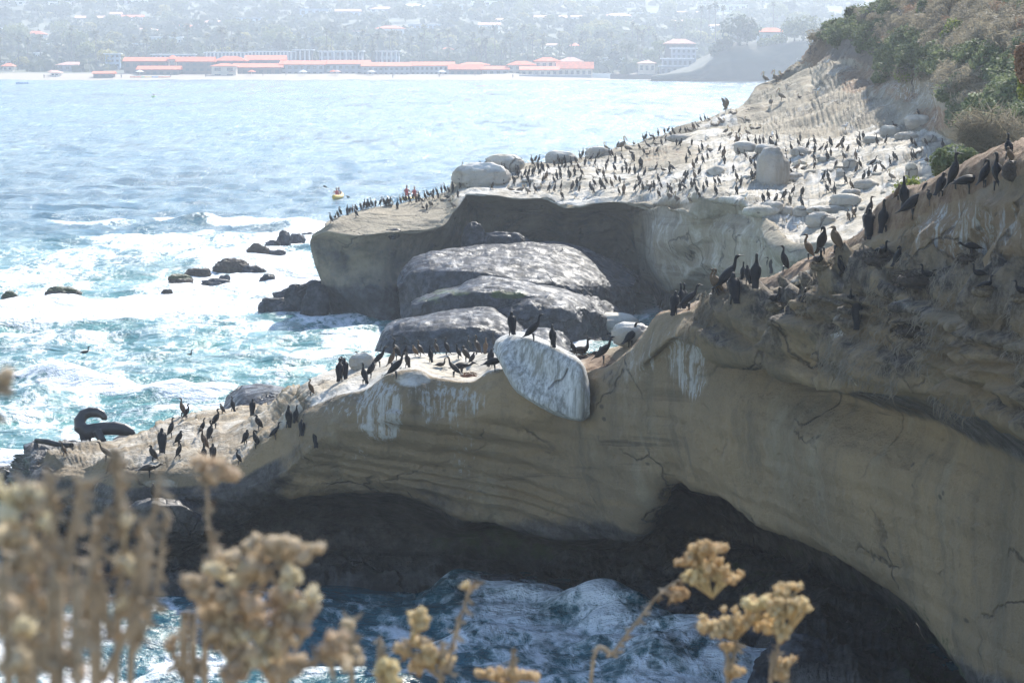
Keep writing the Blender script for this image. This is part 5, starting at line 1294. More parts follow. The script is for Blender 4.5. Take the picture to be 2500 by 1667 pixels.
# dark driftwood pole on the left rock
ha, hb = hit_down(88, 1084, 40), hit_down(176, 1100, 40)
a, b = ha[0] + Vector((0, 0, .11)), hb[0] + Vector((0, 0, .14))
bm = bmesh.new(); tube_bm(bm, [(*a, .07), (*a.lerp(b, .3), .085), (*a.lerp(b, .7), .08), (*b, .07)], 12)
for v in bm.verts: v.co += Vector((0, 0, 0.03 * math.sin(v.co.x * 9)))
o = mk("driftwood_pole", bm, plain("black_wet_wood", (0.018, 0.016, 0.015), 0.5, .3, 8)); tag(o, "straight black driftwood pole lying across the leftmost rock", "driftwood")

# sea lion curled on the left rocks
M_seal = plain("wet_sea_lion_hide", (0.055, 0.050, 0.048), 0.38, 0.35, 2.5, spec=0.5)
def spine_pts(L, D): return [(*at(px, py, D + dd), r * D / F, r * D / F * 0.9) for px, py, dd, r in L]
bm = bmesh.new()
tube_bm(bm, spine_pts([(331,1058,0,2),(322,1055,0,9),(305,1049,0,15),(280,1045,0,17),(255,1046,-.05,16),(232,1050,-.1,18),(210,1054,-.1,19),(196,1042,-.1,17),(195,1026,0,15),(204,1012,.1,14),(220,1006,.15,13),(238,1007,.15,12),(250,1012,.1,10),(256,1020,.05,8),(260,1024,0,2)], 95), 20)
tube_bm(bm, spine_pts([(205,1050,0,14),(208,1066,0,14),(212,1084,0,12),(214,1100,0,9)], 94.9), 12)
tube_bm(bm, spine_pts([(236,1052,-.2,12),(248,1072,-.3,10),(262,1090,-.3,6)], 94.9), 10)
sl = mk("sea_lion", bm, M_seal)
md = sl.modifiers.new("smooth", 'REMESH'); md.mode = 'VOXEL'; md.voxel_size = 0.020; md.use_smooth_shade = True
tag(sl, "dark wet sea lion curled with its head bent back on the left rocks", "sea lion")
# ------------------------------------------------------------------ birds
def bmat(name, a, b, rough=0.6):
    m = NT(name)
    oi = m.n.new("ShaderNodeObjectInfo").outputs["Random"]
    c = m.mix(m.ramp(m.noise(m.obj(), 14, 3), .35, .65), a, b)
    c = m.mix(m.math('MULTIPLY', oi, .5), c, tuple(v * 1.6 + .004 for v in a))
    bb = m.bump(m.noise(m.scale(m.obj(), (30, 30, 60)), 1, 3), .4, .01)
    return m.set(c, rough, bb, spec=0.18)
F_black = bmat("black_plumage", (0.010, 0.010, 0.012), (0.020, 0.019, 0.019))
F_brown = bmat("brown_plumage", (0.12, 0.075, 0.042), (0.065, 0.045, 0.032), .6)
F_dkbr = bmat("dark_brown_plumage", (0.040, 0.030, 0.023), (0.022, 0.018, 0.015), .5)
F_bill = plain("bill_and_feet", (0.045, 0.042, 0.040), 0.5)
F_throat = plain("pale_throat", (0.28, 0.22, 0.14), 0.6)
F_white = plain("white_plumage", (0.78, 0.77, 0.75), 0.7, .08)
F_gull = plain("gull_grey_wing", (0.16, 0.17, 0.19), 0.7, .1)
F_pgrey = bmat("pelican_grey_brown", (0.17, 0.14, 0.11), (0.09, 0.075, 0.06), .7)
F_phead = plain("pelican_pale_head", (0.62, 0.52, 0.33), 0.7, .1)
F_pbill = plain("pelican_bill", (0.38, 0.22, 0.14), 0.6, .15)
F_yel = plain("yellow_bill", (0.55, 0.33, 0.04), 0.5)
def sub_pts(L, n=3):
    """Catmull-Rom through the spine so bodies are smooth"""
    out = []
    for i in range(len(L) - 1):
        p0 = L[max(i-1,0)]; p1 = L[i]; p2 = L[i+1]; p3 = L[min(i+2,len(L)-1)]
        for q in range(n):
            t = q / n
            out.append(tuple(0.5*((2*b)+(-a+c)*t+(2*a-5*b+4*c-d)*t*t+(-a+3*b-3*c+d)*t*t*t) for a, b, c, d in zip(p0, p1, p2, p3)))
    out.append(L[-1]); return out
def body(bm, L, seg=12, bill_from=None, throat=None):
    pts = [(x, y, z, max(r, .003), max(w, .003)) for x, y, z, r, w in sub_pts([(p[0], p[4] if len(p) > 4 else 0, p[1], p[2], p[3]) for p in L])]
    n0 = len(bm.faces)
    tube_bm(bm, pts, seg, 0); bm.faces.ensure_lookup_table()
    if bill_from is not None:
        for f in bm.faces[n0:]:
            k = (f.index if f.index >= 0 else 0)
        fl = list(bm.faces)[n0:]
        for i, f in enumerate(fl):
            ring = i // seg
            if ring >= bill_from * 3: f.material_index = 1
            elif ring >= (bill_from - 1) * 3 + 1 and (i % seg) in throat: f.material_index = 2
def legs(bm, x, ztop, spread=.045, foot=.09, r=.013, mi=1):
    for s in (-1, 1):
        tube_bm(bm, [(x, s*spread*.8, ztop, r*2.2), (x+.005, s*spread, ztop*.45, r), (x, s*spread, .008, r*.9)], 6, mi)
        a = [bm.verts.new(p) for p in ((x-.02, s*spread, .012), (x+foot, s*spread-.045, .006), (x+foot*1.15, s*spread, .008), (x+foot, s*spread+.045, .006))]
        f = bm.faces.new(a); f.material_index = mi
def wings(bm, pts):
    for s in (-1, 1):
        tube_bm(bm, [(x, s*y, z, r, w) for x, y, z, r, w in sub_pts(pts, 2)], 8, 0)
C = {}
def corm(name, spine, billk, wing, legx=0.0, legz=.20, legs_on=True):
    bm = bmesh.new()
    body(bm, spine, 12, billk, (0, 1, 11, 10))
    if wing: wings(bm, wing)
    if legs_on: legs(bm, legx, legz)
    me = bpy.data.meshes.new("cormorant_" + name); bm.to_mesh(me); bm.free()
    C[name] = me
W0 = [(.035,.055,.45,.03,.014),(.0,.078,.38,.055,.016),(-.05,.072,.28,.05,.014),(-.10,.045,.19,.025,.010),(-.145,.02,.12,.008,.006)]
corm('up', [(-.20,.045,.006,.05),(-.14,.12,.016,.052),(-.09,.19,.055,.06),(-.045,.28,.082,.078),(-.005,.37,.085,.080),(.025,.45,.066,.064),(.042,.515,.036,.036),(.036,.575,.025,.025),(.040,.630,.025,.024),(.064,.668,.031,.026),(.098,.672,.020,.017),(.125,.668,.010,.009),(.185,.655,.005,.005)], 10, W0, -.01, .18)
corm('tall', [(-.15,.03,.006,.05),(-.11,.11,.016,.052),(-.075,.18,.055,.06),(-.035,.28,.080,.076),(-.01,.37,.080,.078),(.008,.45,.060,.060),(.012,.52,.032,.033),(.010,.60,.024,.024),(.016,.665,.024,.024),(.038,.705,.030,.026),(.070,.716,.020,.017),(.098,.722,.010,.009),(.155,.735,.005,.005)], 10, [(.015,.055,.45,.03,.014),(-.01,.076,.38,.05,.016),(-.05,.07,.28,.048,.014),(-.09,.045,.18,.025,.010),(-.12,.02,.10,.008,.006)], -.01, .17)
corm('lean', [(-.30,.10,.006,.05),(-.22,.15,.016,.052),(-.15,.20,.055,.06),(-.07,.27,.080,.078),(.01,.345,.084,.080),(.08,.41,.064,.064),(.125,.465,.036,.036),(.145,.53,.026,.026),(.160,.59,.026,.025),(.188,.628,.031,.026),(.222,.638,.020,.017),(.25,.638,.010,.009),(.31,.632,.005,.005)], 10, [(.09,.055,.40,.03,.014),(.02,.078,.35,.055,.016),(-.06,.072,.27,.05,.014),(-.15,.045,.20,.025,.010),(-.22,.02,.16,.008,.006)], -.01, .20)
corm('hunch', [(-.22,.05,.006,.05),(-.16,.11,.016,.052),(-.11,.17,.060,.065),(-.06,.25,.090,.085),(-.01,.33,.095,.088),(.02,.41,.080,.075),(.030,.465,.048,.045),(.028,.500,.034,.032),(.046,.528,.034,.030),(.080,.525,.024,.020),(.11,.512,.010,.009),(.165,.485,.005,.005)], 9, W0, -.02, .17)
corm('preen', [(-.20,.05,.006,.05),(-.14,.12,.016,.052),(-.09,.19,.055,.062),(-.045,.28,.085,.082),(-.005,.37,.090,.084),(.030,.45,.066,.064),(.055,.515,.036,.036),(.062,.570,.027,.027),(.040,.610,.026,.026),(.005,.602,.028,.026),(-.020,.570,.024,.020),(-.035,.540,.012,.010),(-.055,.480,.005,.005)], 10, W0, -.01, .18)
corm('scurve', [(-.20,.045,.006,.05),(-.14,.12,.016,.052),(-.09,.19,.055,.06),(-.045,.28,.082,.080),(-.005,.36,.087,.082),(.035,.43,.064,.062),(.062,.485,.036,.036),(.050,.545,.026,.026),(.022,.595,.025,.025),(.035,.640,.030,.027),(.072,.652,.022,.018),(.10,.648,.010,.009),(.16,.638,.005,.005)], 10, W0, -.01, .18)
corm('sit', [(-.30,.10,.006,.05),(-.22,.115,.018,.055),(-.15,.13,.060,.075),(-.06,.14,.090,.10),(.03,.15,.095,.10),(.10,.18,.070,.075),(.145,.235,.038,.038),(.150,.30,.027,.027),(.152,.36,.026,.026),(.176,.395,.031,.027),(.210,.398,.020,.017),(.24,.394,.010,.009),(.30,.384,.005,.005)], 10, [(.10,.07,.18,.03,.018),(.02,.095,.17,.05,.016),(-.08,.085,.16,.045,.014),(-.17,.05,.14,.025,.010),(-.25,.02,.12,.008,.006)], legs_on=False)
corm('low', [(-.34,.20,.006,.05),(-.26,.22,.018,.052),(-.18,.24,.055,.065),(-.09,.26,.082,.085),(.0,.27,.085,.085),(.08,.275,.062,.062),(.14,.27,.036,.036),(.19,.285,.027,.027),(.235,.315,.027,.026),(.27,.335,.031,.027),(.305,.325,.020,.017),(.33,.315,.010,.009),(.385,.29,.005,.005)], 10, [(.07,.06,.29,.03,.014),(.0,.085,.28,.05,.016),(-.10,.078,.26,.045,.014),(-.19,.045,.24,.025,.010),(-.27,.02,.22,.008,.006)], -.02, .22)
corm('swim', [(-.32,.02,.006,.05),(-.22,.03,.018,.055),(-.13,.04,.055,.075),(-.04,.05,.070,.09),(.06,.06,.070,.085),(.13,.09,.050,.05),(.165,.15,.030,.030),(.165,.215,.025,.025),(.170,.270,.025,.025),(.195,.300,.030,.026),(.23,.302,.020,.017),(.258,.298,.010,.009),(.31,.29,.005,.005)], 10, None, legs_on=False)
HN = {'up': .70, 'tall': .745, 'lean': .665, 'hunch': .56, 'preen': .64, 'scurve': .68, 'sit': .43, 'low': .37, 'swim': .33}
cmesh = {}
for k, me in C.items():
    for cn, mt in (('black', F_black), ('brown', F_brown), ('dark', F_dkbr)):
        m2 = me.copy()
        for q in (mt, F_bill, F_throat if cn == 'brown' else (F_throat if k in ('up', 'scurve') and cn == 'dark' else mt)): m2.materials.append(q)
        cmesh[(k, cn)] = m2
FACE = {'R': 0, 'L': math.pi, 'A': math.pi / 2, 'T': -math.pi / 2, 'RA': .8, 'LA': 2.3, 'RT': -.8, 'LT': -2.3}
ZN = {'4': (0, 550, 2.8), '5': (830, 550, 2.8), '6': (1660, 550, 2.8), '3': (1660, 0, 2.8), '7': (0, 1100, 2.765),
      'a': (790, 380, 5.88), 'b': (1100, 320, 5.88), 'c': (1400, 300, 5.88), 'd': (1700, 220, 5.88), 'e': (1700, 380, 5.88), 'f': (2000, 280, 5.88), 'n': (0, 0, 1.0)}
taken = []
def locate(z, zx, zy, zh):
    ox, oy, s = ZN[z]
    return ox + zx / s, oy + zy / s, zh / s
ncorm = 0
def corm_at(px, py, hpx, pose, face, col, label=None, group=None, lim=(.82, 1.22), make=True):
    global ncorm
    h_ = hit_down(px, py, 30)
    if not h_: return None
    loc = h_[0]; want = hpx / F * loc.y
    if pose == 'low': lim = (.7, .98)
    sc = min(max(want / HN[pose], lim[0]), lim[1]) * 1.10
    rz = FACE[face] + rnd.uniform(-.35, .35)
    if not make: return (loc, rz, sc, (pose, col))
    o = bpy.data.objects.new("cormorant", cmesh[(pose, col)]); scene.collection.objects.link(o)
    o.location = loc + Vector((0, 0, -0.012)); o.rotation_euler = (rnd.uniform(-.06, .06), rnd.uniform(-.10, .06), rz); o.scale = (sc * 1.06, sc * rnd.uniform(1.05, 1.2), sc)
    tag(o, label, "cormorant", group); ncorm += 1
    return o
gs = "cormorants on the near left shelf"; gm = "cormorants on the near crest by the white boulder"; gr = "cormorants climbing the brown near slope"; gn = "cormorants on the shaded nest ledges"
K, B, Dk = 'black', 'brown', 'dark'
NEAR = [
 ('4',1240,1310,125,'up','L',B,"brown cormorant upright on the flat slab, left of its black neighbour",gs),
 ('4',1275,1330,108,'scurve','R',K,"black cormorant touching the brown one on the flat slab",gs),
 ('4',1175,1450,130,'up','R',K,"black cormorant behind two others at the slab's left corner",gs),
 ('4',1108,1560,165,'hunch','A',K,"broad black cormorant seen from behind, left of the slab",gs),
 ('4',1225,1505,100,'hunch','R',K,"hunched cormorant with tail to the right in front of the slab",gs),
 ('4',1385,1430,110,'up','R',K,"black cormorant behind a preening one, middle of the left shelf",gs),
 ('4',1445,1475,138,'scurve','RA',K,"black cormorant with curved neck and tail right, middle of the left shelf",gs),
 ('4',1395,1540,145,'up','L',B,"pale brown cormorant below two black ones on the left shelf",gs),
 ('4',1475,1385,130,'scurve','R',K,"black cormorant standing alone at the slab's right part",gs),
 ('4',1590,1272,98,'up','LA',K,"cormorant in front of the dark dome rock",gs),
 ('4',1518,1288,44,'hunch','L',Dk,"small crouched bird at the left foot of the dark dome rock",gs),
 ('4',1725,1302,112,'hunch','A',K,"cormorant on the upper slab right of the dark dome's middle",gs),
 ('4',1765,1400,102,'hunch','L',K,"cormorant with its tail on the rock to the right, below the upper one",gs),
 ('4',1680,1500,102,'hunch','RT',K,"left one of two cormorants bowing together on the shelf",gs),
 ('4',1745,1525,122,'preen','L',K,"right one of two cormorants bowing together on the shelf",gs),
 ('4',1970,1382,148,'preen','A',K,"tallest cormorant at the foot of the cliff's nose",gs),
 ('4',2020,1352,120,'up','A',K,"cormorant touching the cliff's nose, behind the tall one",gs),
 ('4',2058,1440,110,'hunch','A',K,"cormorant pressed on the cliff's nose, lowest of the three",gs),
 ('4',1885,1462,112,'lean','R',K,"cormorant leaning right with stretched bill near the cliff's nose",gs),
 ('4',2160,1522,118,'hunch','A',K,"lone cormorant clinging low on the face of the cliff's nose",gs),
 ('4',2120,1165,112,'scurve','L',B,"pale brown cormorant on the tip of the cliff's nose",gm),
 ('4',2325,1072,158,'preen','A',K,"black preening cormorant on the crest just right of the nose",gm),
 ('4',2345,905,48,'hunch','L',K,"small black cormorant at the back of the crest, left of the white stone",gm),
 ('7',715,70,130,'lean','L',B,"brown cormorant leaning left at the shelf's left part",gs),
 ('4',1040,1615,110,'hunch','L',Dk,"small dark cormorant beside the round stone, left part of the shelf",gs),
 ('7',1215,55,118,'scurve','R',K,"black cormorant on the shelf's lip with bent neck",gs),
 ('7',1380,65,112,'up','A',K,"left one of the pair behind the single dried flower stalk",gs),
 ('7',1440,75,118,'hunch','A',Dk,"right one of the pair behind the single dried flower stalk",gs),
 ('7',1608,92,100,'scurve','L',K,"lone cormorant casting a shadow right of the dried flower stalk",gs),
 ('7',752,158,100,'hunch','RA',Dk,"dark brown cormorant low on the shelf's lip behind a blurred stem",gs),
 ('7',1015,178,118,'low','R',Dk,"cormorant walking with spread stance on the shelf's front lip",gs),
 ('7',1035,335,112,'hunch','T',Dk,"cormorant on the small ledge under the front lip",gs),
 ('n',156,1112,32,'up','L',B,"rusty brown cormorant beside the black driftwood pole",gs),
 ('5',160,890,55,'low','L',K,"black cormorant stooping left on top of the white stone",gm),
 ('5',25,1052,138,'hunch','A',K,"big black cormorant on the crest's left part, behind the edge",gm),
 ('5',165,1088,142,'up','LA',K,"black cormorant right on the edge above the white drips",gm),
 ('5',215,1042,108,'hunch','R',K,"hunched cormorant just right of the one on the edge",gm),
 ('5',275,968,132,'lean','R',K,"cormorant leaning right at the left end of the crest group",gm),
 ('5',355,972,132,'up','R',B,"brown cormorant between two black ones, left of the crest",gm),
 ('5',385,922,142,'scurve','L',K,"tall black cormorant behind the brown one, left of the crest",gm),
 ('5',388,1048,168,'lean','R',K,"cormorant leaning steeply right at the cliff edge, tail over the drop",gm),
 ('5',455,972,92,'hunch','LA',Dk,"cormorant with tail to the right beside the steeply leaning one",gm),
 ('5',450,902,64,'hunch','R',K,"crouched cormorant at the back left of the crest",gm),
 ('5',550,897,108,'scurve','L',Dk,"dark brown cormorant facing left in the crest's back row",gm),
 ('5',620,937,112,'up','A',K,"black cormorant in front of the back row's left pair",gm),
 ('5',652,882,100,'scurve','L',Dk,"cormorant right of the left pair in the crest's back row",gm),
 ('5',725,888,116,'scurve','L',K,"cormorant facing left with a gap on both sides, crest's back row",gm),
 ('5',690,970,64,'sit','R',Dk,"cormorant lying down with raised head, middle of the crest",gm),
 ('5',775,1037,132,'lean','L',K,"cormorant facing left with open stance above the reddish nest",gm),
 ('5',835,1027,96,'low','R',K,"cormorant bending low over the reddish nest",gm),
 ('5',808,912,100,'up','L',K,"leftmost of the tight group left of the white boulder",gm),
 ('5',858,932,104,'hunch','L',Dk,"front one of the tight group left of the white boulder",gm),
 ('5',880,862,100,'scurve','L',Dk,"back one of the tight group left of the white boulder",gm),
 ('5',932,882,126,'scurve','L',Dk,"long-necked dark brown cormorant right of the tight group",gm),
 ('5',994,878,104,'up','A',B,"rusty brown cormorant with short neck near the white boulder",gm),
 ('5',1046,852,112,'up','L',Dk,"cormorant with spread tail behind the white boulder's left side",gm),
 ('5',1030,966,116,'hunch','A',K,"black cormorant standing in front at the white boulder's left",gm),
 ('5',1066,1000,100,'low','R',K,"cormorant half hidden by the white boulder's left edge",gm),
 ('5',905,952,80,'hunch','R',K,"crouching cormorant right of the reddish nest",gm),
 ('5',512,898,30,'hunch','L',B,"tiny downy brown chick at the back of the crest",gm),
 ('5',1172,752,152,'hunch','A',K,"leftmost of the three cormorants on the white boulder",gm),
 ('5',1328,792,172,'lean','R',K,"middle cormorant on the white boulder, leaning right",gm),
 ('5',1455,836,152,'preen','A',K,"right cormorant on the white boulder, head tucked in",gm),
 ('5',1742,726,156,'lean','R',K,"cormorant leaning right on the cream boulder before the white surge",gm),
 ('5',1906,727,156,'up','RA',K,"upright cormorant in the middle of the cream boulder",gm),
 ('5',1985,835,162,'lean','RA',K,"slim long-necked cormorant beside the cream boulder",gm),
 ('5',2102,642,124,'hunch','L',Dk,"hunched dark brown cormorant at the cream boulder's right end",gm),
 ('5',1806,942,172,'lean','R',K,"cormorant with ruffled head on the soil of the dip",gm),
 ('5',1648,892,116,'sit','R',K,"cormorant sitting on the twig nest in the dip",gm),
 ('5',1694,872,112,'up','L',K,"cormorant facing left behind the twig nest in the dip",gm),
 ('5',1755,892,56,'sit','R',K,"small sitting cormorant right of the twig nest in the dip",gm),
 ('5',1590,877,44,'hunch','L',K,"crouched cormorant between the white boulder and the twig nest",gm),
 ('5',2215,577,125,'scurve','RT',K,"leftmost cormorant at the foot of the brown slope",gr),
 ('5',2286,622,162,'hunch','A',K,"second cormorant at the foot of the brown slope, on the edge",gr),
 ('5',2350,562,155,'up','A',K,"third cormorant at the foot of the brown slope, farther back",gr),
 ('6',15,572,168,'up','A',K,"cormorant right on the edge left of the pair with a rusty one",gr),
 ('6',62,582,172,'lean','R',K,"cormorant with tail over the edge left of the pale stone",gr),
 ('6',55,500,84,'hunch','A',Dk,"small brownish cormorant peeping between two black ones low on the slope",gr),
 ('6',225,467,162,'scurve','L',B,"left brown cormorant of the matching pair facing left",gr),
 ('6',252,476,172,'scurve','L',B,"right rusty cormorant of the matching pair facing left",gr),
 ('6',338,456,232,'lean','R',K,"tall cormorant with tail pointing down-left, right of the rusty pair",gr),
 ('6',366,542,205,'hunch','A',K,"cormorant below the edge in front of the tall one",gr),
 ('6',430,372,112,'up','A',K,"cormorant behind the tall one, mostly hidden",gr),
 ('6',516,432,222,'up','A',K,"full-breasted cormorant seen from behind, tail straight down",gr),
 ('6',462,402,122,'hunch','A',K,"dark cormorant half hidden behind the full-breasted one",gr),
 ('6',610,348,134,'scurve','L',Dk,"pale-necked cormorant left of two black ones, mid slope",gr),
 ('6',632,332,140,'up','A',K,"black cormorant beside the pale-necked one, mid slope",gr),
 ('6',702,322,172,'up','L',K,"broad black cormorant with spread stance, mid slope",gr),
 ('6',876,236,168,'scurve','L',B,"lone tall brown cormorant facing left on the slope",gr),
 ('6',976,206,188,'preen','RT',K,"black cormorant with lowered head behind the nest on the edge",gr),
 ('6',1052,188,172,'hunch','L',B,"brown cormorant right of the black one with lowered head",gr),
 ('6',945,262,96,'sit','T',K,"cormorant sitting at the tip of the bulging rock below the slope",gr),
 ('6',1092,352,140,'preen','LA',K,"preening cormorant on the shaded bank below the slope",gr),
 ('3',1300,1500,150,'up','R',Dk,"pale-throated cormorant looking right, upper slope",gr),
 ('3',1285,1640,200,'hunch','A',K,"cormorant below the pale-throated one, seen from behind",gr),
 ('3',1262,1560,170,'hunch','A',K,"cormorant with tail low-left beside the pale-throated one",gr),
 ('3',1395,1595,218,'up','RA',K,"cormorant with turquoise throat, lower of the two",gr),
 ('3',1532,1442,222,'up','A',K,"upright cormorant right of the crouching brown one",gr),
 ('3',1592,1502,240,'lean','R',K,"cormorant looking right with turquoise throat, upper slope",gr),
 ('3',1700,1405,104,'hunch','L',K,"crouched cormorant with white back patch behind the turquoise one",gr),
 ('3',1495,1365,92,'hunch','R',B,"crouching brown cormorant by the yellow-green bush",gr),
 ('3',1785,1345,156,'hunch','RA',K,"cormorant with head sunk in, left of a tall one",gr),
 ('3',1888,1292,232,'up','R',K,"tall cormorant in front of the green bush",gr),
 ('3',2082,1282,182,'preen','R',K,"cormorant with coiled neck behind the stooping one",gr),
 ('3',1985,1325,150,'low','R',K,"stooping cormorant with a shining white back",gr),
 ('3',2165,1304,246,'up','A',K,"large cormorant on the rim of the streaked bluff",gr),
 ('3',2240,1092,170,'up','A',K,"topmost cormorant of the slope, before the bare twigs",gr),
 ('3',2250,1122,74,'hunch','L',B,"small rusty brown bird at the foot of the topmost cormorant",gr),
 ('3',1050,1590,40,'hunch','L',K,"cormorant whose head just shows over the slope",gr),
 ('6',655,532,108,'sit','RT',K,"white-backed cormorant on the left straw nest",gn),
 ('6',848,540,112,'sit','T',K,"white-backed cormorant on the second straw nest",gn),
 ('6',1168,526,92,'sit','T',K,"small cormorant with upright neck in the shade, third nest",gn),
 ('6',1378,206,104,'sit','RT',K,"cormorant with pale crown on the broad grass nest near the edge",gn),
 ('6',1482,292,144,'preen','RA',K,"preening cormorant standing in the shade by a rock fold",gn),
 ('6',1218,712,246,'up','A',K,"tall shadowy cormorant above the white-splashed stone",gn),
 ('6',1690,362,92,'sit','L',K,"sitting cormorant with a blue throat on the long grass nest",gn),
 ('6',1985,210,92,'low','L',K,"cormorant lying with cocked tail on the highest ledge",gn),
 ('6',2040,352,56,'sit','L',K,"cormorant lying flat below the highest ledge",gn),
 ('6',2095,432,54,'sit','R',K,"dark cormorant lying low on the right ledge",gn),
 ('6',1585,692,60,'sit','R',K,"cormorant flattened on the large dark lower nest",gn),
 ('6',2335,470,80,'sit','L',K,"cormorant at the right picture edge on the nest ledge",gn),
]
for t in NEAR:
    px, py, hp = locate(*t[:4])
    o = corm_at(px, py, hp, t[4], t[5], t[6], t[7], t[8], lim=(.55, 1.25))
    if o is None: print("MISSING", t)
for (z, zx, zy, face, lb) in (('4',580,890,'R',"dark bird floating on the water at the left, wings half open"), ('4',1285,912,'R',"dark-headed bird swimming in the middle of the left water")):
    px, py, hp = locate(z, zx, zy, 30); c = atz(px, py, 0.0)
    o = bpy.data.objects.new("cormorant", cmesh[('swim', K)]); scene.collection.objects.link(o); o.location = c + Vector((0, 0, .12)); o.rotation_euler = (0, 0, FACE[face]); tag(o, lb, "cormorant"); ncorm += 1

CR = {
'a': "100,970,100 165,910,60 235,850,90 335,835,110 380,830,80 415,830,80 465,735,60 465,890,150 530,760,60 585,735,105 625,740,110 655,735,100 690,735,95 745,725,85 820,700,80 865,690,100 920,690,95 965,715,100 1065,770,100 1100,660,80 1150,660,80 1225,690,90 1330,680,100 1370,660,120 1400,690,80 1450,650,110 1490,600,60 1575,560,70 1620,560,60 1690,550,80 1735,540,90 1790,550,60 1850,540,120 1890,370,60 1430,770,70 1480,790,60 1560,640,80 1640,620,60 1770,620,60 1925,600,70 200,900,60 1290,640,80 1180,670,80 1520,570,60 1660,600,60",
'b': "110,530,75 185,510,105 430,505,75 510,490,115 620,400,110 630,500,110 870,460,125 955,465,100 1010,500,80 1165,490,140 1225,450,60 1270,470,90 500,600,100 740,600,90 780,600,80 860,560,90 900,560,90 940,620,80 970,600,70 960,670,90 1080,660,120 1130,640,80 1180,640,90 1210,620,100 1255,560,110 1280,640,90 1310,590,140 1390,560,60 1380,710,130 1410,450,90 1485,520,75 1490,350,135 1540,325,80 1650,320,90 1560,600,130 1550,470,90 1600,500,80 1640,470,90 1650,555,80 1720,510,110 1790,470,80 1855,420,100 1900,350,110 1960,340,90 2065,280,115 2110,300,90 2160,260,70 2120,400,110 1930,500,100 2020,440,80 2280,370,100 2310,380,100 2260,490,90 2080,500,80 2130,585,60 1690,660,110 1720,690,70 1780,640,100 1830,560,60 1880,650,125 1870,735,90 1520,700,110 1570,690,110 1480,760,80 1330,750,90 1100,740,110 1140,820,90 1210,890,100 900,750,100 920,790,80 1020,720,80 700,740,130 740,770,110 820,680,70 350,750,80 410,750,90 435,740,80 520,760,110 300,760,80 240,820,70 130,830,80 75,740,70 30,850,80 100,950,60 605,840,50 1420,880,120 1500,880,120 1520,890,80 1590,850,90 1600,980,130 1750,860,140 1810,800,130 1855,885,90 2000,860,110 2045,900,90 2060,800,130 2100,660,90 2150,840,160 2185,670,100 2200,860,60 2230,780,120 2310,815,110 2230,560,80",
'c': "600,570,95 690,540,70 830,450,70 850,560,130 870,310,60 940,390,50 960,665,165 1005,460,65 1065,475,55 1000,200,80 1045,250,100 1070,380,120 1120,210,60 1150,270,90 1215,190,80 1260,330,90 1305,140,80 1365,140,75 1330,280,110 1390,210,60 1450,210,60 1475,270,90 1480,330,70 1535,160,90 1540,340,110 1605,150,75 1660,130,60 1715,110,110 1780,90,90 1290,700,40 1190,695,80 1380,720,150 1415,700,140 1205,445,70 1030,780,100 745,650,110 580,700,100 810,740,130 880,740,140 760,720,80 590,850,110 660,870,90 700,720,60 720,1030,190 650,1045,80 930,860,110 950,930,120 990,970,80 890,990,150 1110,1000,150 1150,960,110 1225,1080,140 1215,870,105 1250,960,90 1365,1000,130 1400,1020,100 1520,980,150 1580,970,90 1590,890,100 1640,810,100 1600,790,70 1690,950,100 1730,820,120 1735,900,80 1765,1030,100 1800,1100,80 1620,580,110 1660,490,100 1800,460,80 1720,670,110 1775,600,110 1850,590,120 1920,530,80 1810,760,140 1840,400,130 1700,330,50 2110,430,110 2170,600,140 2025,900,80 2040,1040,150 2080,900,110 1910,930,80 1865,1000,90 640,260,60 1180,330,60 1420,150,60",
'd': "570,770,150 620,640,90 740,770,70 850,790,110 910,790,110 960,770,90 1080,870,200 1140,860,110 1150,730,140 1490,740,90 1460,810,60 1600,850,100 1690,800,130 1700,910,110 1350,890,110 1290,900,70 1510,960,70 1680,1040,150 1790,900,80 1920,820,140 1870,890,100 1870,1030,140 1930,960,80 2110,810,140 2050,860,120 2090,860,50 2180,900,90 2110,1000,80 2280,1000,130 2330,850,180 1290,1080,120 1340,1130,110 1700,1140,90 2010,1120,80 700,990,90 770,1090,130 840,1020,80 840,1150,100 600,940,70 390,990,170 60,470,80 120,450,90 180,440,60 20,560,80",
'e': "40,290,130 250,430,70 285,580,130 310,440,110 150,480,80 100,550,90 570,370,160 530,240,70 570,560,160 640,440,100 790,330,110 840,340,90 1030,640,160 960,680,110 1140,700,140 1265,640,150 1340,700,150 1395,570,150 1520,590,140 1505,750,170 1350,280,80 1830,370,150 1890,360,150 1910,430,90 1870,540,120 1975,560,140 2130,410,160 2225,500,170 2310,260,100 2175,940,150 2240,890,150 2290,880,120",
'f': "570,400,100 585,500,110 630,370,100 820,440,120 960,435,90 1320,430,70 1370,480,60 1525,460,60 1320,660,140 1370,660,150 1770,500,110 1065,660,110 1100,680,90 1010,740,80 770,760,160 810,850,140 900,820,120 520,640,110 580,780,130 545,855,100 340,650,70 645,960,140 715,910,130 1090,180,60 1420,30,60",
}
crowd = []
for z, s in CR.items():
    for q in s.split():
        a_ = [float(v) for v in q.split(',')]
        px, py, hp = locate(z, *a_)
        if z == 'b' and px > 1500: continue
        if any(abs(px - c[0]) < 4.5 and abs(py - c[1]) < 4.5 for c in crowd): continue
        crowd.append((px, py, hp))
crowd.sort(key=lambda t: -t[2])
keep = 300 - ncorm
inst = []; rest = []
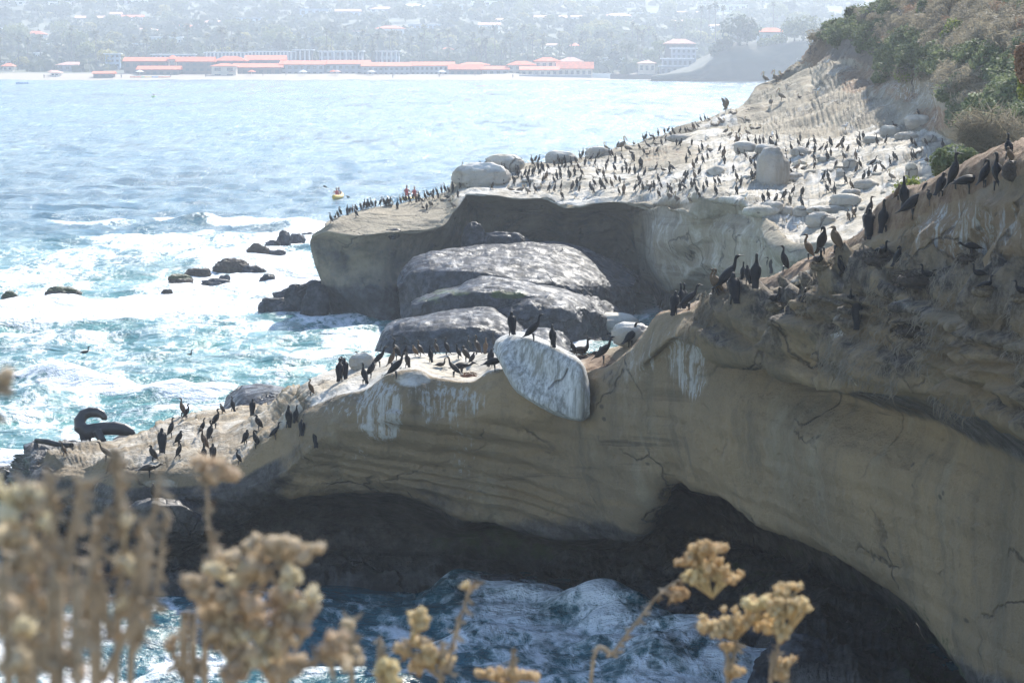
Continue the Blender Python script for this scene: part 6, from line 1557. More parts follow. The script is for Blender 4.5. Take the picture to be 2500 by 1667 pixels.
for i, (px, py, hp) in enumerate(crowd):
    pose = rnd.choices(['up', 'tall', 'scurve', 'hunch', 'preen', 'lean'], [30, 16, 22, 16, 9, 7])[0]
    if hp < 13: pose = rnd.choice(['hunch', 'hunch', 'sit'])
    face = rnd.choice(['L', 'L', 'LA', 'R', 'A', 'RT', 'LT', 'T'])
    col = rnd.choices([K, Dk, B], [.40, .45, .15])[0]
    if i < keep:
        inst.append((px, py, hp, pose, face, col))
    else: rest.append((px, py, hp, pose, face, col))
def zone(px, py):
    if px < 1112: return "on the headland's lower left ledge", "ledge"
    if px < 1290 and py < 460: return "among the plateau's left white blocks", "blocks"
    if px < 1420: return "on the plateau's left part", "left part"
    if px < 1600 and py < 400: return "near the plateau's middle skyline", "middle skyline"
    if px < 1600: return "near the plateau's front rim", "front rim"
    if px < 1800 and py < 360: return "on the ridge below the pelicans", "ridge"
    if px < 1846: return "left of the round boulder", "left of the boulder"
    if px < 1930 and py < 470: return "close around the round boulder", "round the boulder"
    if py > 455: return "in front of the round boulder", "below the boulder"
    if px < 2100: return "right of the round boulder", "right of the boulder"
    return "at the plateau's right end", "right end"
PW = {'up': 'upright', 'tall': 'tall straight-necked', 'scurve': 'curve-necked', 'hunch': 'hunched', 'preen': 'preening', 'lean': 'forward-leaning', 'sit': 'sitting', 'low': 'stooping'}
FW = {'L': 'facing left', 'R': 'facing right', 'A': 'seen from behind', 'T': 'seen from the front', 'RA': 'facing right', 'LA': 'turned half away', 'RT': 'turned half right', 'LT': 'turned half left'}
CW = {K: 'black', Dk: 'dark', B: 'brown'}
keyed = {}
for t in inst: keyed.setdefault((zone(t[0], t[1]), t[3], t[4], t[5]), []).append(t)
for ((zn, gz), pose, face, col), L_ in keyed.items():
    L_.sort(key=lambda t: t[0])
    for i, t in enumerate(L_):
        lb = f"{PW[pose]} {CW[col]} cormorant {FW[face]}" + (f" ({['left', 'right'][i]} one)" if len(L_) == 2 else f", {ORD[i]}" if len(L_) > 2 else "") + f" {zn}"
        corm_at(t[0], t[1], t[2], pose, face, col, lb, f"cormorants on the far headland: {gz}", lim=(.80, 1.25))
V = []; Fc = []; Mi = []; n = 0
for t in rest:
    g_ = corm_at(*t[:3], t[3], t[4], t[5], lim=(.72, 1.15), make=False)
    if not g_: continue
    loc, rz, sc, key = g_
    me = cmesh[key]; co = np.empty(len(me.vertices) * 3); me.vertices.foreach_get("co", co); co = co.reshape(-1, 3) * sc
    ca, sa = math.cos(rz), math.sin(rz)
    V.append(co @ np.array([[ca, sa, 0], [-sa, ca, 0], [0, 0, 1]]) + np.array(loc))
    for p in me.polygons: Fc.append([v + n for v in p.vertices])
    n += len(co)
if V:
    me = bpy.data.meshes.new("cormorant_flock"); me.from_pydata(np.concatenate(V).tolist(), [], Fc)
    for p in me.polygons: p.use_smooth = True
    me.materials.append(F_dkbr)
    o = bpy.data.objects.new("cormorant_flock", me); scene.collection.objects.link(o)
    tag(o, "the smallest dark cormorants scattered through the far colony", "cormorant flock", kind='stuff')
print("cormorants", ncorm, "rest", len(rest))

# pelicans ---------------------------------------------------------
def pelican(kind):
    bm = bmesh.new()
    if kind == 'rest':
        sp = [(-.42,.20,.01,.06),(-.32,.22,.05,.09),(-.18,.25,.12,.13),(0,.28,.15,.15),(.14,.33,.12,.12),(.20,.42,.06,.06),(.16,.52,.04,.04),(.12,.60,.04,.04),(.15,.67,.055,.045),(.20,.66,.04,.03)]
        bill = [(.20,.66,.03,.022),(.25,.56,.028,.02),(.30,.44,.022,.016),(.33,.34,.006,.006)]
        wg = [(.14,.11,.36,.06,.02),(0,.15,.30,.09,.02),(-.18,.13,.26,.08,.02),(-.35,.06,.21,.03,.015)]
    else:
        sp = [(-.40,.22,.01,.07),(-.30,.26,.05,.09),(-.18,.33,.12,.13),(-.03,.42,.15,.15),(.09,.52,.12,.12),(.14,.62,.06,.06),(.11,.74,.042,.042),(.09,.84,.04,.04),(.12,.92,.058,.048),(.18,.92,.04,.03)]
        bill = [(.17,.92,.034,.024),(.24,.82,.032,.02),(.31,.70,.024,.016),(.35,.60,.006,.006)]
        wg = [(.09,.11,.52,.06,.02),(-.04,.15,.43,.09,.02),(-.20,.13,.33,.08,.02),(-.36,.06,.24,.03,.015)]
    body(bm, sp, 12)
    k0 = len(bm.faces)
    for i, f in enumerate(list(bm.faces)):
        if i // 12 >= 15: f.material_index = 1
    pts = sub_pts([(x, 0, z, r, w) for x, z, r, w in bill], 2); tube_bm(bm, pts, 8, 2)
    if kind == 'wings':
        for s in (-1, 1):
            tube_bm(bm, sub_pts([(0, s*.12, .55, .20, .03), (-.08, s*.38, .80, .24, .025), (.0, s*.62, 1.05, .22, .02), (-.16, s*.78, 1.35, .15, .015), (-.34, s*.80, 1.60, .04, .01)], 2), 8, 0)
    else: wings(bm, wg)
    if kind != 'rest': legs(bm, -.04, .30, .06, .12, .02)
    me = bpy.data.meshes.new("pelican_" + kind); bm.to_mesh(me); bm.free()
    for q in (F_pgrey, F_phead, F_pbill): me.materials.append(q)
    for f in me.polygons:
        if kind != 'rest' and f.material_index == 1 and f.center.z < .3: f.material_index = 0
    return me
PM = {k: pelican(k) for k in ('stand', 'rest', 'wings')}
PMH = {'stand': .98, 'rest': .73, 'wings': 1.78}
def put_bird(name, me, Hn, z, zx, zy, zh, face, label, group, lim=(.8, 1.2)):
    px, py, hp = locate(z, zx, zy, zh); h_ = hit_down(px, py, 30)
    if not h_: print("MISSING", label); return
    sc = min(max(hp / F * h_[0].y / Hn, lim[0]), lim[1])
    o = bpy.data.objects.new(name, me); scene.collection.objects.link(o)
    o.location = h_[0] + Vector((0, 0, -.015 if Hn != .73 else -.12)); o.rotation_euler = (0, 0, FACE[face] + rnd.uniform(-.3, .3)); o.scale = (sc,) * 3
    tag(o, label, name.replace('_', ' '), group)
gp = "brown pelicans on the far headland"
PEL = [
 ('3',580,556,80,'stand','L',"leftmost pelican on the high bare point"),('3',655,570,95,'stand','L',"tall pelican with long bill on the high bare point"),('3',665,545,70,'rest','R',"pale pelican tucked behind the tall one on the high point"),
 ('3',740,490,40,'rest','R',"pelican lying on the steep edge under the dark crag"),('3',695,515,40,'rest','L',"small dark pelican left of the lying one under the crag"),('3',690,690,90,'stand','L',"pelican alone on the tan ledge below the high point"),
 ('3',622,725,80,'stand','A',"pelican in the shade of the ledge below the high point"),('3',820,670,40,'rest','L',"pelican resting under the overhang near a gull"),
 ('3',315,765,105,'wings','R',"pelican with raised wings at the end of the ridge"),
 ('d',330,470,120,'stand','L',"pelican in the ridge cluster just under the winged one"),('d',290,520,110,'rest','R',"lower left pelican of the ridge cluster"),('d',370,470,100,'rest','R',"right pelican of the ridge cluster"),('d',240,510,100,'rest','L',"leftmost low pelican of the ridge cluster"),
 ('d',500,330,90,'rest','A',"dark pelican in the notch of the ridge"),('d',550,350,90,'rest','R',"second dark pelican in the notch of the ridge"),
 ('d',430,640,120,'stand','R',"white-headed pelican walking below the ridge"),('d',490,690,110,'stand','R',"orange-lit pelican right of the white-headed one"),
 ('d',730,440,90,'rest','L',"pelican with pale head lying high on the tan slope"),('d',800,560,100,'rest','L',"rusty pelican lying in the middle of the tan slope"),('d',890,560,100,'rest','R',"pelican lying right with its pale bill on the tan slope"),
 ('d',600,780,170,'stand','RT',"large dark pelican standing left of the white slab"),('d',730,660,120,'stand','L',"pelican with sloping back above the white slab"),
 ('b',2230,262,135,'stand','L',"long-billed pelican on the rounded skyline block"),('c',700,400,220,'stand','R',"big grey pelican upright at the skyline"),('c',775,380,130,'rest','L',"pale pelican behind the big grey one at the skyline"),
 ('b',1270,830,100,'rest','R',"pelican lying flat near the front rim of the plateau"),('b',860,850,110,'rest','L',"pelican resting on the pale front ledge"),('b',1010,850,120,'rest','R',"pelican with outstretched bill on the front ledge"),('b',1100,910,120,'stand','L',"pelican hanging its bill over the front ledge"),
 ('c',1090,930,140,'rest','L',"pelican lying among cormorants left of the pale block"),('c',1370,1120,190,'stand','LT',"left pelican of three at the front rim"),('c',1480,1160,190,'stand','LT',"middle pelican of three at the front rim"),('c',1700,1130,160,'rest','L',"right pelican of three at the front rim, lying"),
 ('c',1960,410,130,'rest','L',"pelican resting in the shaded dip left of the round boulder"),('d',1450,1165,180,'stand','R',"dark pelican immediately right of the round boulder"),('d',1550,1130,110,'rest','R',"pale pelican lying right of the round boulder"),
 ('a',1530,745,150,'stand','LT',"whitish pelican among the ledge's cormorants"),('a',1705,655,90,'rest','L',"pale pelican resting on the ledge's right part"),('a',1830,650,90,'rest','R',"pale pelican at the ledge's right end, upper"),('a',1855,765,140,'stand','L',"pale pelican at the ledge's right end, lower"),
 ('f',1030,950,160,'stand','L',"pale-backed pelican behind the yellow-green bush"),('f',1440,555,90,'rest','R',"pelican resting on stones at the plateau's right end"),('f',1540,660,110,'rest','A',"pelican half hidden by dead twigs at the right end"),
 ('a',960,725,110,'rest','R',"brown pelican among cormorants on the ledge's middle"),
]
for t in PEL: put_bird("pelican", PM[t[4]], PMH[t[4]], t[0], t[1], t[2], t[3], t[5], t[6], gp, (.62, 1.25))
# gulls
bm = bmesh.new()
body(bm, [(-.24,.20,.006,.03),(-.17,.20,.02,.04),(-.08,.20,.055,.06),(.02,.22,.068,.065),(.08,.27,.055,.052),(.10,.32,.036,.036),(.125,.36,.038,.034),(.16,.358,.018,.014),(.20,.348,.006,.006)], 12, 8, ())
n0 = len(bm.faces); tube_bm(bm, [(-.02,0,.245,.03,.075),(-.12,0,.24,.03,.07),(-.22,0,.22,.015,.04),(-.30,0,.21,.006,.02)], 10, 2); legs(bm, .01, .18, .03, .05, .007)
gull = bpy.data.meshes.new("gull"); bm.to_mesh(gull); bm.free()
for q in (F_white, F_yel, F_gull): gull.materials.append(q)
for t in [('3',1130,892,55,'R',"white gull standing at the plateau's back edge under the rocky slope"),('3',885,328,42,'L',"gull perched highest on the tan crag"),('3',815,440,42,'L',"gull on the dark crag's left corner"),('3',1005,450,45,'R',"gull in front of the dark crag"),('3',940,642,50,'R',"gull beside the resting pelican under the overhang"),
          ('3',445,1366,52,'R',"gull facing right on the rim below the round boulder's left"),('3',800,1562,60,'R',"gull on the pale rock in front, nearest the brown slope"),('d',1095,705,120,'A',"white gull between cormorants behind the round boulder"),('b',1785,955,90,'A',"white gull at the plateau's front rim"),('e',1290,945,110,'R',"dark-bodied young gull with pale head below the round boulder"),('c',10,1080,90,'R',"white gull low at the front rim left of the middle")]:
    put_bird("gull", gull, .40, *t[:4], t[4], t[5], "gulls on the far headland", (.8, 1.5))

# nests --------------------------------------------------------------
def nest_mesh(seed, R0, h):
    r = random.Random(seed); bm = bmesh.new()
    for i in range(260):
        a = r.random() * 6.28; rr = R0 * r.uniform(.55, 1.1); z0 = r.uniform(-.6, 1) * h * (1.15 - abs(rr / R0 - .8))
        p = Vector((math.cos(a) * rr, math.sin(a) * rr, z0)); t = Vector((-math.sin(a), math.cos(a), r.uniform(-.5, .5))); t.rotate(Matrix.Rotation(r.gauss(0, .5), 3, 'Z'))
        L = r.uniform(.06, .2); w = .006 + .006 * r.random()
        q = p + t * L + Vector((0, 0, -.05 * r.random())); s = Vector((math.cos(a), math.sin(a), .4)) * w
        bm.faces.new([bm.verts.new(v) for v in (p - s, q - s * .4, q + s * .4, p + s)])
        u = Vector((0, 0, 1)) * w
        bm.faces.new([bm.verts.new(v) for v in (p - u, q - u * .4, q + u * .4, p + u)])
    n0 = bmesh.ops.create_icosphere(bm, subdivisions=3, radius=1.0)['verts']
    for v in n0:
        c = v.co.copy(); d = math.hypot(c.x, c.y); z = c.z * h * .9
        if c.z > 0: z = h * .9 * c.z * (0.35 + .9 * min(1, d) ** 3)
        v.co = Vector((c.x * R0, c.y * R0, z)) * (1 + .08 * r.random())
    me = bpy.data.meshes.new("nest"); bm.to_mesh(me); bm.free()
    return me
M_twig = plain("dry_nest_twigs", (0.20, 0.155, 0.10), 0.95, .5, 12)
M_red = plain("reddish_nest_weed", (0.20, 0.085, 0.05), 0.95, .5, 12)
M_dnest = plain("dark_nest_weed", (0.075, 0.06, 0.05), 0.95, .5, 12)
NM = [nest_mesh(i, .30, .16) for i in range(3)]
for z, zx, zy, w, mat, lb in [('5',880,1035,110,M_red,"low reddish nest on the crest under the bending cormorant"),('5',1660,905,150,M_dnest,"twig nest in the dip beside the white boulder"),('6',655,560,130,M_twig,"straw nest under the left white-backed cormorant"),('6',860,585,140,M_twig,"straw nest under the second white-backed cormorant"),('6',1168,545,90,M_twig,"small shaded nest third from the left"),('6',960,280,130,M_twig,"nest on the tip of the bulging rock"),('6',1370,240,220,M_dnest,"broad grass nest near the slope's edge"),('6',1640,370,300,M_dnest,"long grass nest under the blue-throated cormorant"),('6',1590,720,200,M_dnest,"large dark round nest on the lower ledge"),('6',1985,230,150,M_dnest,"nest on the highest shaded ledge"),('6',2080,450,160,M_twig,"nest with pale twigs on the right ledge"),('6',2330,500,120,M_twig,"nest at the right picture edge")]:
    px, py, wp = locate(z, zx, zy, w); h_ = hit_down(px, py, 10)
    if not h_: continue
    me = NM[rnd.randrange(3)].copy(); me.materials.append(mat)
    o = bpy.data.objects.new("nest", me); scene.collection.objects.link(o)
    s = wp / F * h_[0].y / .6; o.location = h_[0] + Vector((0, .08, -.02)); o.scale = (s, s, min(s, 1.2)); o.rotation_euler = (0, 0, rnd.random() * 6)
    tag(o, lb, "nest", "nests on the near cliff")

# kayaks on the bay ----------------------------------------------------
def paddler_mesh(mat):
    bm = bmesh.new()
    tube_bm(bm, sub_pts([(0,0,.0,.17,.18),(.02,0,.25,.15,.17),(.03,0,.45,.17,.20),(.04,0,.56,.10,.12),(.05,0,.62,.055,.055),(.06,0,.70,.09,.08),(.06,0,.80,.10,.085),(.06,0,.88,.05,.05)], 2), 12, 0)
    for s in (-1, 1):
        tube_bm(bm, sub_pts([(.03,s*.2,.50,.06,.06),(.18,s*.30,.34,.05,.05),(.38,s*.28,.34,.04,.04)], 2), 8, 1)
        tube_bm(bm, sub_pts([(0,s*.1,.05,.09,.09),(.35,s*.16,.2,.08,.08),(.7,s*.14,.03,.06,.06)], 2), 8, 1)
    for f in bm.faces:
        if f.calc_center_median().z > .62: f.material_index = 1
    me = bpy.data.meshes.new("person"); bm.to_mesh(me); bm.free()
    me.materials.append(mat); me.materials.append(M_skin)
    return me
def paddle(loc, rz, tilt, label):
    e = empty("paddle", loc, rz, label=label, cat="paddle"); e.rotation_euler = (tilt, 0, rz)
    bm = bmesh.new(); tube_bm(bm, [(0,-1.1,0,.018),(0,1.1,0,.018)], 6); mk("shaft", bm, F_black, e)
    for s in (-1, 1):
        bm = bmesh.new(); tube_bm(bm, [(0,s*1.0,0,.02,.012),(0,s*1.15,0,.09,.012),(0,s*1.32,0,.09,.01),(0,s*1.42,0,.03,.008)], 8); mk("blade", bm, F_black, e)
kl = atz(825, 487, 0)
o = mk("kayak", hull_bm(4.0, .85, .5), kcol[1]); o.location = kl + Vector((0, 0, -.02)); o.rotation_euler = (0, 0, R(80)); tag(o, "yellow two-person kayak on the bay left of the headland", "kayak")
for dx, mt, lb in ((-.45, plain("blue_grey_vest", (.10,.13,.22), .7), "kayaker in dark blue sitting in the rear of the yellow kayak"), (.45, M_redc, "kayaker in a red vest sitting in the front of the yellow kayak")):
    a = R(80) + math.pi
    o = bpy.data.objects.new("person", paddler_mesh(mt)); scene.collection.objects.link(o)
    o.location = kl + Vector((math.cos(a) * dx - .2 * 0, math.sin(a) * dx, .28)); o.rotation_euler = (0, 0, a); tag(o, lb, "person")
paddle(kl + Vector((-.1, -.3, .75)), R(88), R(24), "paddle held slanting up to the right by the red-vested kayaker")
kl = at(1002, 487, 285); kl.z = 0
o = mk("kayak", hull_bm(4.0, .85, .5), kcol[1]); o.location = kl + Vector((0, 0, -.08)); o.rotation_euler = (0, 0, R(70)); tag(o, "kayak mostly hidden behind the headland's lower ledge", "kayak")
for dx, lb in ((-.4, "taller kayaker in red behind the ledge of birds"), (.4, "shorter kayaker in red behind the ledge of birds")):
    o = bpy.data.objects.new("person", paddler_mesh(M_redc)); scene.collection.objects.link(o)
    o.location = kl + Vector((dx * .9, dx, .42 - dx * .2)); o.rotation_euler = (0, 0, R(70)); o.scale = (1, 1, 1.15); tag(o, lb, "person")
kl = atz(375, 239, 0)
o = mk("kayak", hull_bm(3.6, .8, .5), kcol[2]); o.location = kl; o.rotation_euler = (0, 0, R(80)); tag(o, "tiny distant kayak in the upper left of the bay", "kayak")
o = bpy.data.objects.new("person", paddler_mesh(M_navy)); scene.collection.objects.link(o); o.location = kl + Vector((0, 0, .3)); o.rotation_euler = (0, 0, R(80)); tag(o, "tiny distant kayaker in the upper left of the bay", "person")
kl = atz(54, 206, 0)
o = mk("kayak", hull_bm(4.5, 1.0, .6), kcol[3]); o.location = kl; tag(o, "small dark craft near the left end of the far beach", "kayak")
# ------------------------------------------------------------------ bushes on the right
S_grey = leafmat("grey_brown_twigs", (0.17, 0.145, 0.105), (0.33, 0.285, 0.20))
S_brn = leafmat("rusty_scrub", (0.14, 0.085, 0.055), (0.25, 0.16, 0.10))
S_grn = leafmat("sage_green_leaves", (0.07, 0.095, 0.045), (0.17, 0.20, 0.095))
S_lime = leafmat("yellow_green_leaves", (0.10, 0.13, 0.028), (0.22, 0.25, 0.06))
def leaf_arrays(seed, n, size, asp=.6):
    r = np.random.default_rng(seed)
    lob = [(0, 0, .5, .75)] + [(math.cos(a) * .55, math.sin(a) * .55, r.uniform(.25, .75), r.uniform(.3, .5)) for a in r.uniform(0, 6.28, 6)]
    k = r.integers(0, len(lob), n); Lb = np.array(lob)[k]
    v = r.normal(size=(n, 3)); v /= np.linalg.norm(v, axis=1)[:, None]
    c = Lb[:, :3] + v * (Lb[:, 3] * r.uniform(.45, 1, n) ** .5)[:, None]
    nn = v + r.normal(size=(n, 3)) * .7; nn /= np.linalg.norm(nn, axis=1)[:, None]
    t = np.cross(nn, r.normal(size=(n, 3))); t /= np.linalg.norm(t, axis=1)[:, None]
    b = np.cross(nn, t); s = (size * r.uniform(.5, 1.4, n))[:, None]
    Q = np.stack([c + t * s, c + b * s * asp, c - t * s, c - b * s * asp], 1)
    return Q
def quads_obj(name, Q, mat):
    V = Q.reshape(-1, 3); me = bpy.data.meshes.new(name); m = len(Q)
    me.vertices.add(len(V)); me.vertices.foreach_set("co", V.reshape(-1).astype(np.float32))
    me.loops.add(m * 4); me.loops.foreach_set("vertex_index", np.arange(m * 4, dtype=np.int32))
    me.polygons.add(m); me.polygons.foreach_set("loop_start", np.arange(0, m * 4, 4, dtype=np.int32))
    me.update(calc_edges=True); me.materials.append(mat)
    o = bpy.data.objects.new(name, me); scene.collection.objects.link(o); return o
hr = random.Random(99)
acc = {'g': [], 'b': [], 's': [], 'r': []}
base = {'g': [leaf_arrays(i, 420, .10) for i in range(4)], 'b': [leaf_arrays(10 + i, 520, .16, .16) for i in range(4)]}
nx = 0
for _ in range(14000):
    px = hr.uniform(1985, 2950); py = hr.uniform(-20, 420)
    h_ = hit(px, py, 300, [headland])
    if not h_: continue
    x_, y_ = px, py
    # where scrub grows: above the bare rock
    lim = lerpline(px, [(1985,118),(2030,105),(2064,112),(2135,140),(2140,190),(2178,200),(2246,186),(2314,186),(2318,230),(2270,250),(2339,285),(2310,330),(2300,395),(2520,420)])
    lim = np.interp(px, [1985,2030,2064,2135,2178,2246,2314,2340,2520], [118,105,112,142,198,184,190,290,380])
    if py > lim: continue
    D = h_[0].y; s = hr.uniform(.55, 1.35) * (0.8 if py < 60 else 1)
    n_ = float(vnoise(np.array([[px * .012, py * .02, 3.0]]), 5)[0])
    green = (n_ + (.5 if 60 < py - (px - 2150) * .25 < 120 else 0) + (.5 if px > 2280 and py > 120 else 0) + (-.35 if py < 80 else 0)) > .12
    kk = 'g' if green else ('b' if hr.random() < .93 else 'r')
    B_ = hr.choice(base['g' if kk == 'g' else 'b'])
    a = hr.random() * 6.28; ca, sa = math.cos(a), math.sin(a)
    acc[kk].append((B_ * np.array([s, s, s * .8])) @ np.array([[ca, sa, 0], [-sa, ca, 0], [0, 0, 1]]) + (np.array(h_[0]) - np.array([0, 0, .25 * s])))
    nx += 1
    if nx > 1500: break
print("scrub", nx)
for kk, mt, nm, lb in (('g', S_grn, "green_scrub", "low green scrub in patches over the right hillside"), ('b', S_grey, "dry_scrub", "grey-brown dry scrub covering the right hillside"), ('r', S_brn, "rusty_scrub", "rusty brown dry scrub mixed into the right hillside")):
    if acc[kk]:
        o = quads_obj(nm, np.concatenate(acc[kk]), mt); tag(o, lb, "scrub", kind='stuff')
def bush(x0, x1, y0, y1, mat, label, D=None, n=1500, size=.07, asp=.6, stems=True, flowers=0, group=None, fmat=None, name="bush"):
    cx = (x0 + x1) / 2
    if D is None:
        h_ = hit_down(cx, y1 - 4, 10)
        if not h_: print("MISSING", label); return
        c = h_[0]
    else: c = at(cx, y1, D)
    k = c.y / F; w = (x1 - x0) * k / 2; hh = (y1 - y0) * k
    e = empty(name, c, label=label, cat="bush", group=group)
    Q = leaf_arrays(hash(label) % 1000 if False else int(cx * 7) % 991, n, 1.0, asp)
    ctr = Q.mean(1, keepdims=True); off = (Q - ctr) * size
    Q = ctr * np.array([w / 1.05, w / 1.05 * .9, hh / 1.15]) + off
    o = quads_obj("foliage", Q, mat); o.parent = e
    r = random.Random(int(cx)); bm = bmesh.new()
    for i in range(12):
        a = r.random() * 6.28; q = r.uniform(.2, .8)
        tube_bm(bm, [(0, 0, -.15, .03), (math.cos(a) * w * q * .5, math.sin(a) * w * q * .4, hh * .35, .02), (math.cos(a) * w * q, math.sin(a) * w * q * .8, hh * r.uniform(.5, .95), .008)], 5)
    o = mk("stems", bm, M_bark); o.parent = e
    if flowers:
        bm = bmesh.new(); ft = []
        fl = random.Random(4)
        for i in range(flowers):
            j = fl.randrange(len(Q)); p = Q[j].mean(0) * np.array([1.04, 1.04, 1.04])
            M = Matrix.Translation(Vector(p)); bmesh.ops.create_icosphere(bm, subdivisions=1, radius=.045, matrix=M)
        o = mk("flowers", bm, fmat or F_white); o.parent = e
    return e
bush(2348,2442,232,330,S_grn,"leafy green bush full of white and yellow flowers at the right",D=99,n=2600,size=.06,flowers=110,fmat=plain("cream_petals",(.75,.70,.42),.7,.1))
bush(2262,2402,355,438,S_grn,"dense dark green bush at the top edge of the brown near slope",D=66,n=2600,size=.05)
bush(2158,2292,432,492,S_lime,"bright yellow-green bush behind the climbing cormorants",D=69,n=2200,size=.045)
bush(2290,2530,262,375,S_grey,"tangle of bare grey twigs above the brown slope",D=78,n=2600,size=.42,asp=.022)
bush(2400,2540,250,340,S_grn,"green bush growing in the bare twigs at the right edge",D=84,n=1800,size=.06)
bush(2470,2530,110,190,S_brn,"rusty leafless bush at the right picture edge",D=70,n=1500,size=.06)
bush(2480,2540,170,235,S_lime,"small yellow-green bush under the rusty one at the right edge",D=72,n=900,size=.05)
gh = "bushes standing out on the right hillside"
bush(2058,2100,25,55,L_dark,"dark bush on the hillside skyline above the tan crag",n=1200,size=.16,group=gh)
bush(2028,2050,52,82,L_dark,"small dark bush just left of the skyline bush",n=700,size=.16,group=gh)
bush(2290,2370,52,108,S_lime,"rounded bright green bush in the middle of the hillside",n=1500,size=.13,group=gh)
bush(2170,2245,166,200,S_lime,"yellow-green bush just above the striped rock",n=1400,size=.12,group=gh)
bush(2360,2470,120,180,S_grn,"wide sage green bush right of the striped rock's top",n=1800,size=.12,group=gh)
bush(2310,2400,180,250,S_grn,"sage green bush hanging over the right end of the striped rock",n=1700,size=.11,group=gh)
bush(2235,2300,5,40,S_grn,"green bush near the top of the picture on the hillside",n=900,size=.14,group=gh)
bush(2400,2480,200,262,S_grn,"green bush below the rusty shrub",n=1500,size=.10,group=gh)
bush(2125,2180,175,205,S_grn,"small grey-green bush left of the yellow-green one",n=900,size=.12,group=gh)

o = quads_obj("hanging_grass", STR, leafmat("straw", (0.11, 0.095, 0.07), (0.25, 0.215, 0.165)))
tag(o, "dry straw and grass hanging over the shaggy band of the near cliff", "dry grass", kind='stuff')
# ------------------------------------------------------------------ foreground: the bluff the viewer stands on and its dried plants
u = np.linspace(-9, 9, 90)[None, :]; v = np.concatenate([np.linspace(-6, 6.2, 50), np.linspace(6.5, 9.5, 14)])[:, None]
X = u + 0 * v; Y = v + 0 * u
Z = 13.15 - .0 * X + .10 * fbm(np.stack([X, Y, 0 * X], -1) * .8, 3, 9) - np.where(Y > 6.3, (Y - 6.3) * 4.2, 0)
mg = NT("dry_ground"); cg = mg.mix(mg.ramp(mg.noise(mg.co, 3, 5), .4, .6), (.22, .16, .10), (.12, .09, .055))
o = grid_mesh("ground", np.stack([X, Y, Z], -1), mg.set(cg, .95, mg.bump(mg.noise(mg.co, 9, 5), .6, .05)), flip=True); o['kind'] = 'structure'

M_stem = plain("dry_stem", (0.42, 0.33, 0.23), 0.9, .35, 30)
M_bud = leafmat("dry_bracts", (0.56, 0.38, 0.21), (0.76, 0.57, 0.35))
M_bud2 = leafmat("faded_bracts", (0.52, 0.39, 0.27), (0.72, 0.58, 0.43))
def bud_bm(bm, c, r, rg):
    """a dried everlasting bud: an ovoid wrapped in overlapping bracts"""
    n0 = bmesh.ops.create_icosphere(bm, subdivisions=2, radius=r, matrix=Matrix.Translation(c))['verts']
    ax = Vector((rg.gauss(0, .4), rg.gauss(0, .4), 1)).normalized()
    for v in n0:
        d = v.co - c; v.co = c + d * (1 + .25 * abs(d.normalized().dot(ax))) * rg.uniform(.88, 1.1)
    for i in range(14):
        a = i * 2.4; q = ax.orthogonal().normalized(); q.rotate(Matrix.Rotation(a, 3, ax)); s = ax.cross(q)
        b = c + q * r * .75 - ax * r * .3; tip = c + q * r * rg.uniform(1.2, 1.9) + ax * r * rg.uniform(.2, 1.5)
        bm.faces.new([bm.verts.new(p) for p in (b - s * r * .30, tip - s * r * .10, tip + s * r * .10, b + s * r * .30)])
def plant(stems, heads, D, label, mat, group=None, hairy=True, budr=.0046):
    """stems: lists of (px,py[,dD]); heads: (px,py,rx,ry,n)"""
    root = at(*stems[0][0][:2], D)
    e = empty("dried_flower_plant", (root.x, root.y, 13.15), label=label, cat="dried plant", group=group)
    off = Vector(e.location); rg = random.Random(int(stems[0][0][0] * 3 + 1))
    for s in stems:
        pts = [at(p[0], p[1], D + (p[2] if len(p) > 2 else 0)) - off for p in s]
        if s[0][1] > 1660: pts.insert(0, Vector((pts[0].x * .5, pts[0].y * .6, -.02)))
        P5 = sub_pts([(*p, max(.0042 - .0006 * i, .0016)) for i, p in enumerate(pts)], 5)
        bm = bmesh.new(); tube_bm(bm, P5, 7)
        if hairy:
            for q in P5[4:]:
                for _ in range(3):
                    p = Vector(q[:3]); d = Vector((rg.gauss(0, 1), rg.gauss(0, 1), rg.gauss(-.5, .8))).normalized() * rg.uniform(.008, .022); w = d.orthogonal().normalized() * .0022
                    bm.faces.new([bm.verts.new(x_) for x_ in (p - w, p + d * .6 - w * 1.3 + Vector((0, 0, -.003)), p + d, p + w)])
        mk("stem", bm, M_stem, e)
    for (px, py, rx, ry, n) in heads:
        c = at(px, py, D) - off; k = D / F; bm = bmesh.new()
        sub_c = [Vector((rg.gauss(0, .62), rg.gauss(0, .5), rg.gauss(.1, .6))) for _ in range(max(2, n // 7))]
        n = int(n * (.72 if 2.9 < D < 3.05 else .6 if D < 2.6 else 1.35 if D < 3.5 else 2.0)); spr = .24 if D < 3.5 else .30
        for i in range(n):
            d = sub_c[i % len(sub_c)] + Vector((rg.gauss(0, spr), rg.gauss(0, spr), abs(rg.gauss(0, spr))))
            p = c + Vector((d.x * rx * k * 1.15, d.y * (rx + ry) / 2 * k, d.z * ry * k * 1.15))
            bud_bm(bm, p, budr * rg.uniform(.75, 1.25), rg)
            if i % 2 == 0:
                bot = c - Vector((0, 0, ry * k * .8)); tube_bm(bm, [(*bot, .0013), (*bot.lerp(p, .6), .001), (*p, .0008)], 4)
        mk("flower_head", bm, mat, e)
    return e
plant([[(1440,1690),(1500,1590),(1560,1510),(1620,1440),(1680,1405)],[(1620,1440),(1640,1455),(1650,1450)]], [(1720,1385,52,40,46),(1740,1430,34,38,26),(1662,1440,26,18,12),(1695,1352,40,20,16)], 5.0, "dried flower stalk slanting right with one round golden head, rightmost but one", M_bud, budr=.0046)
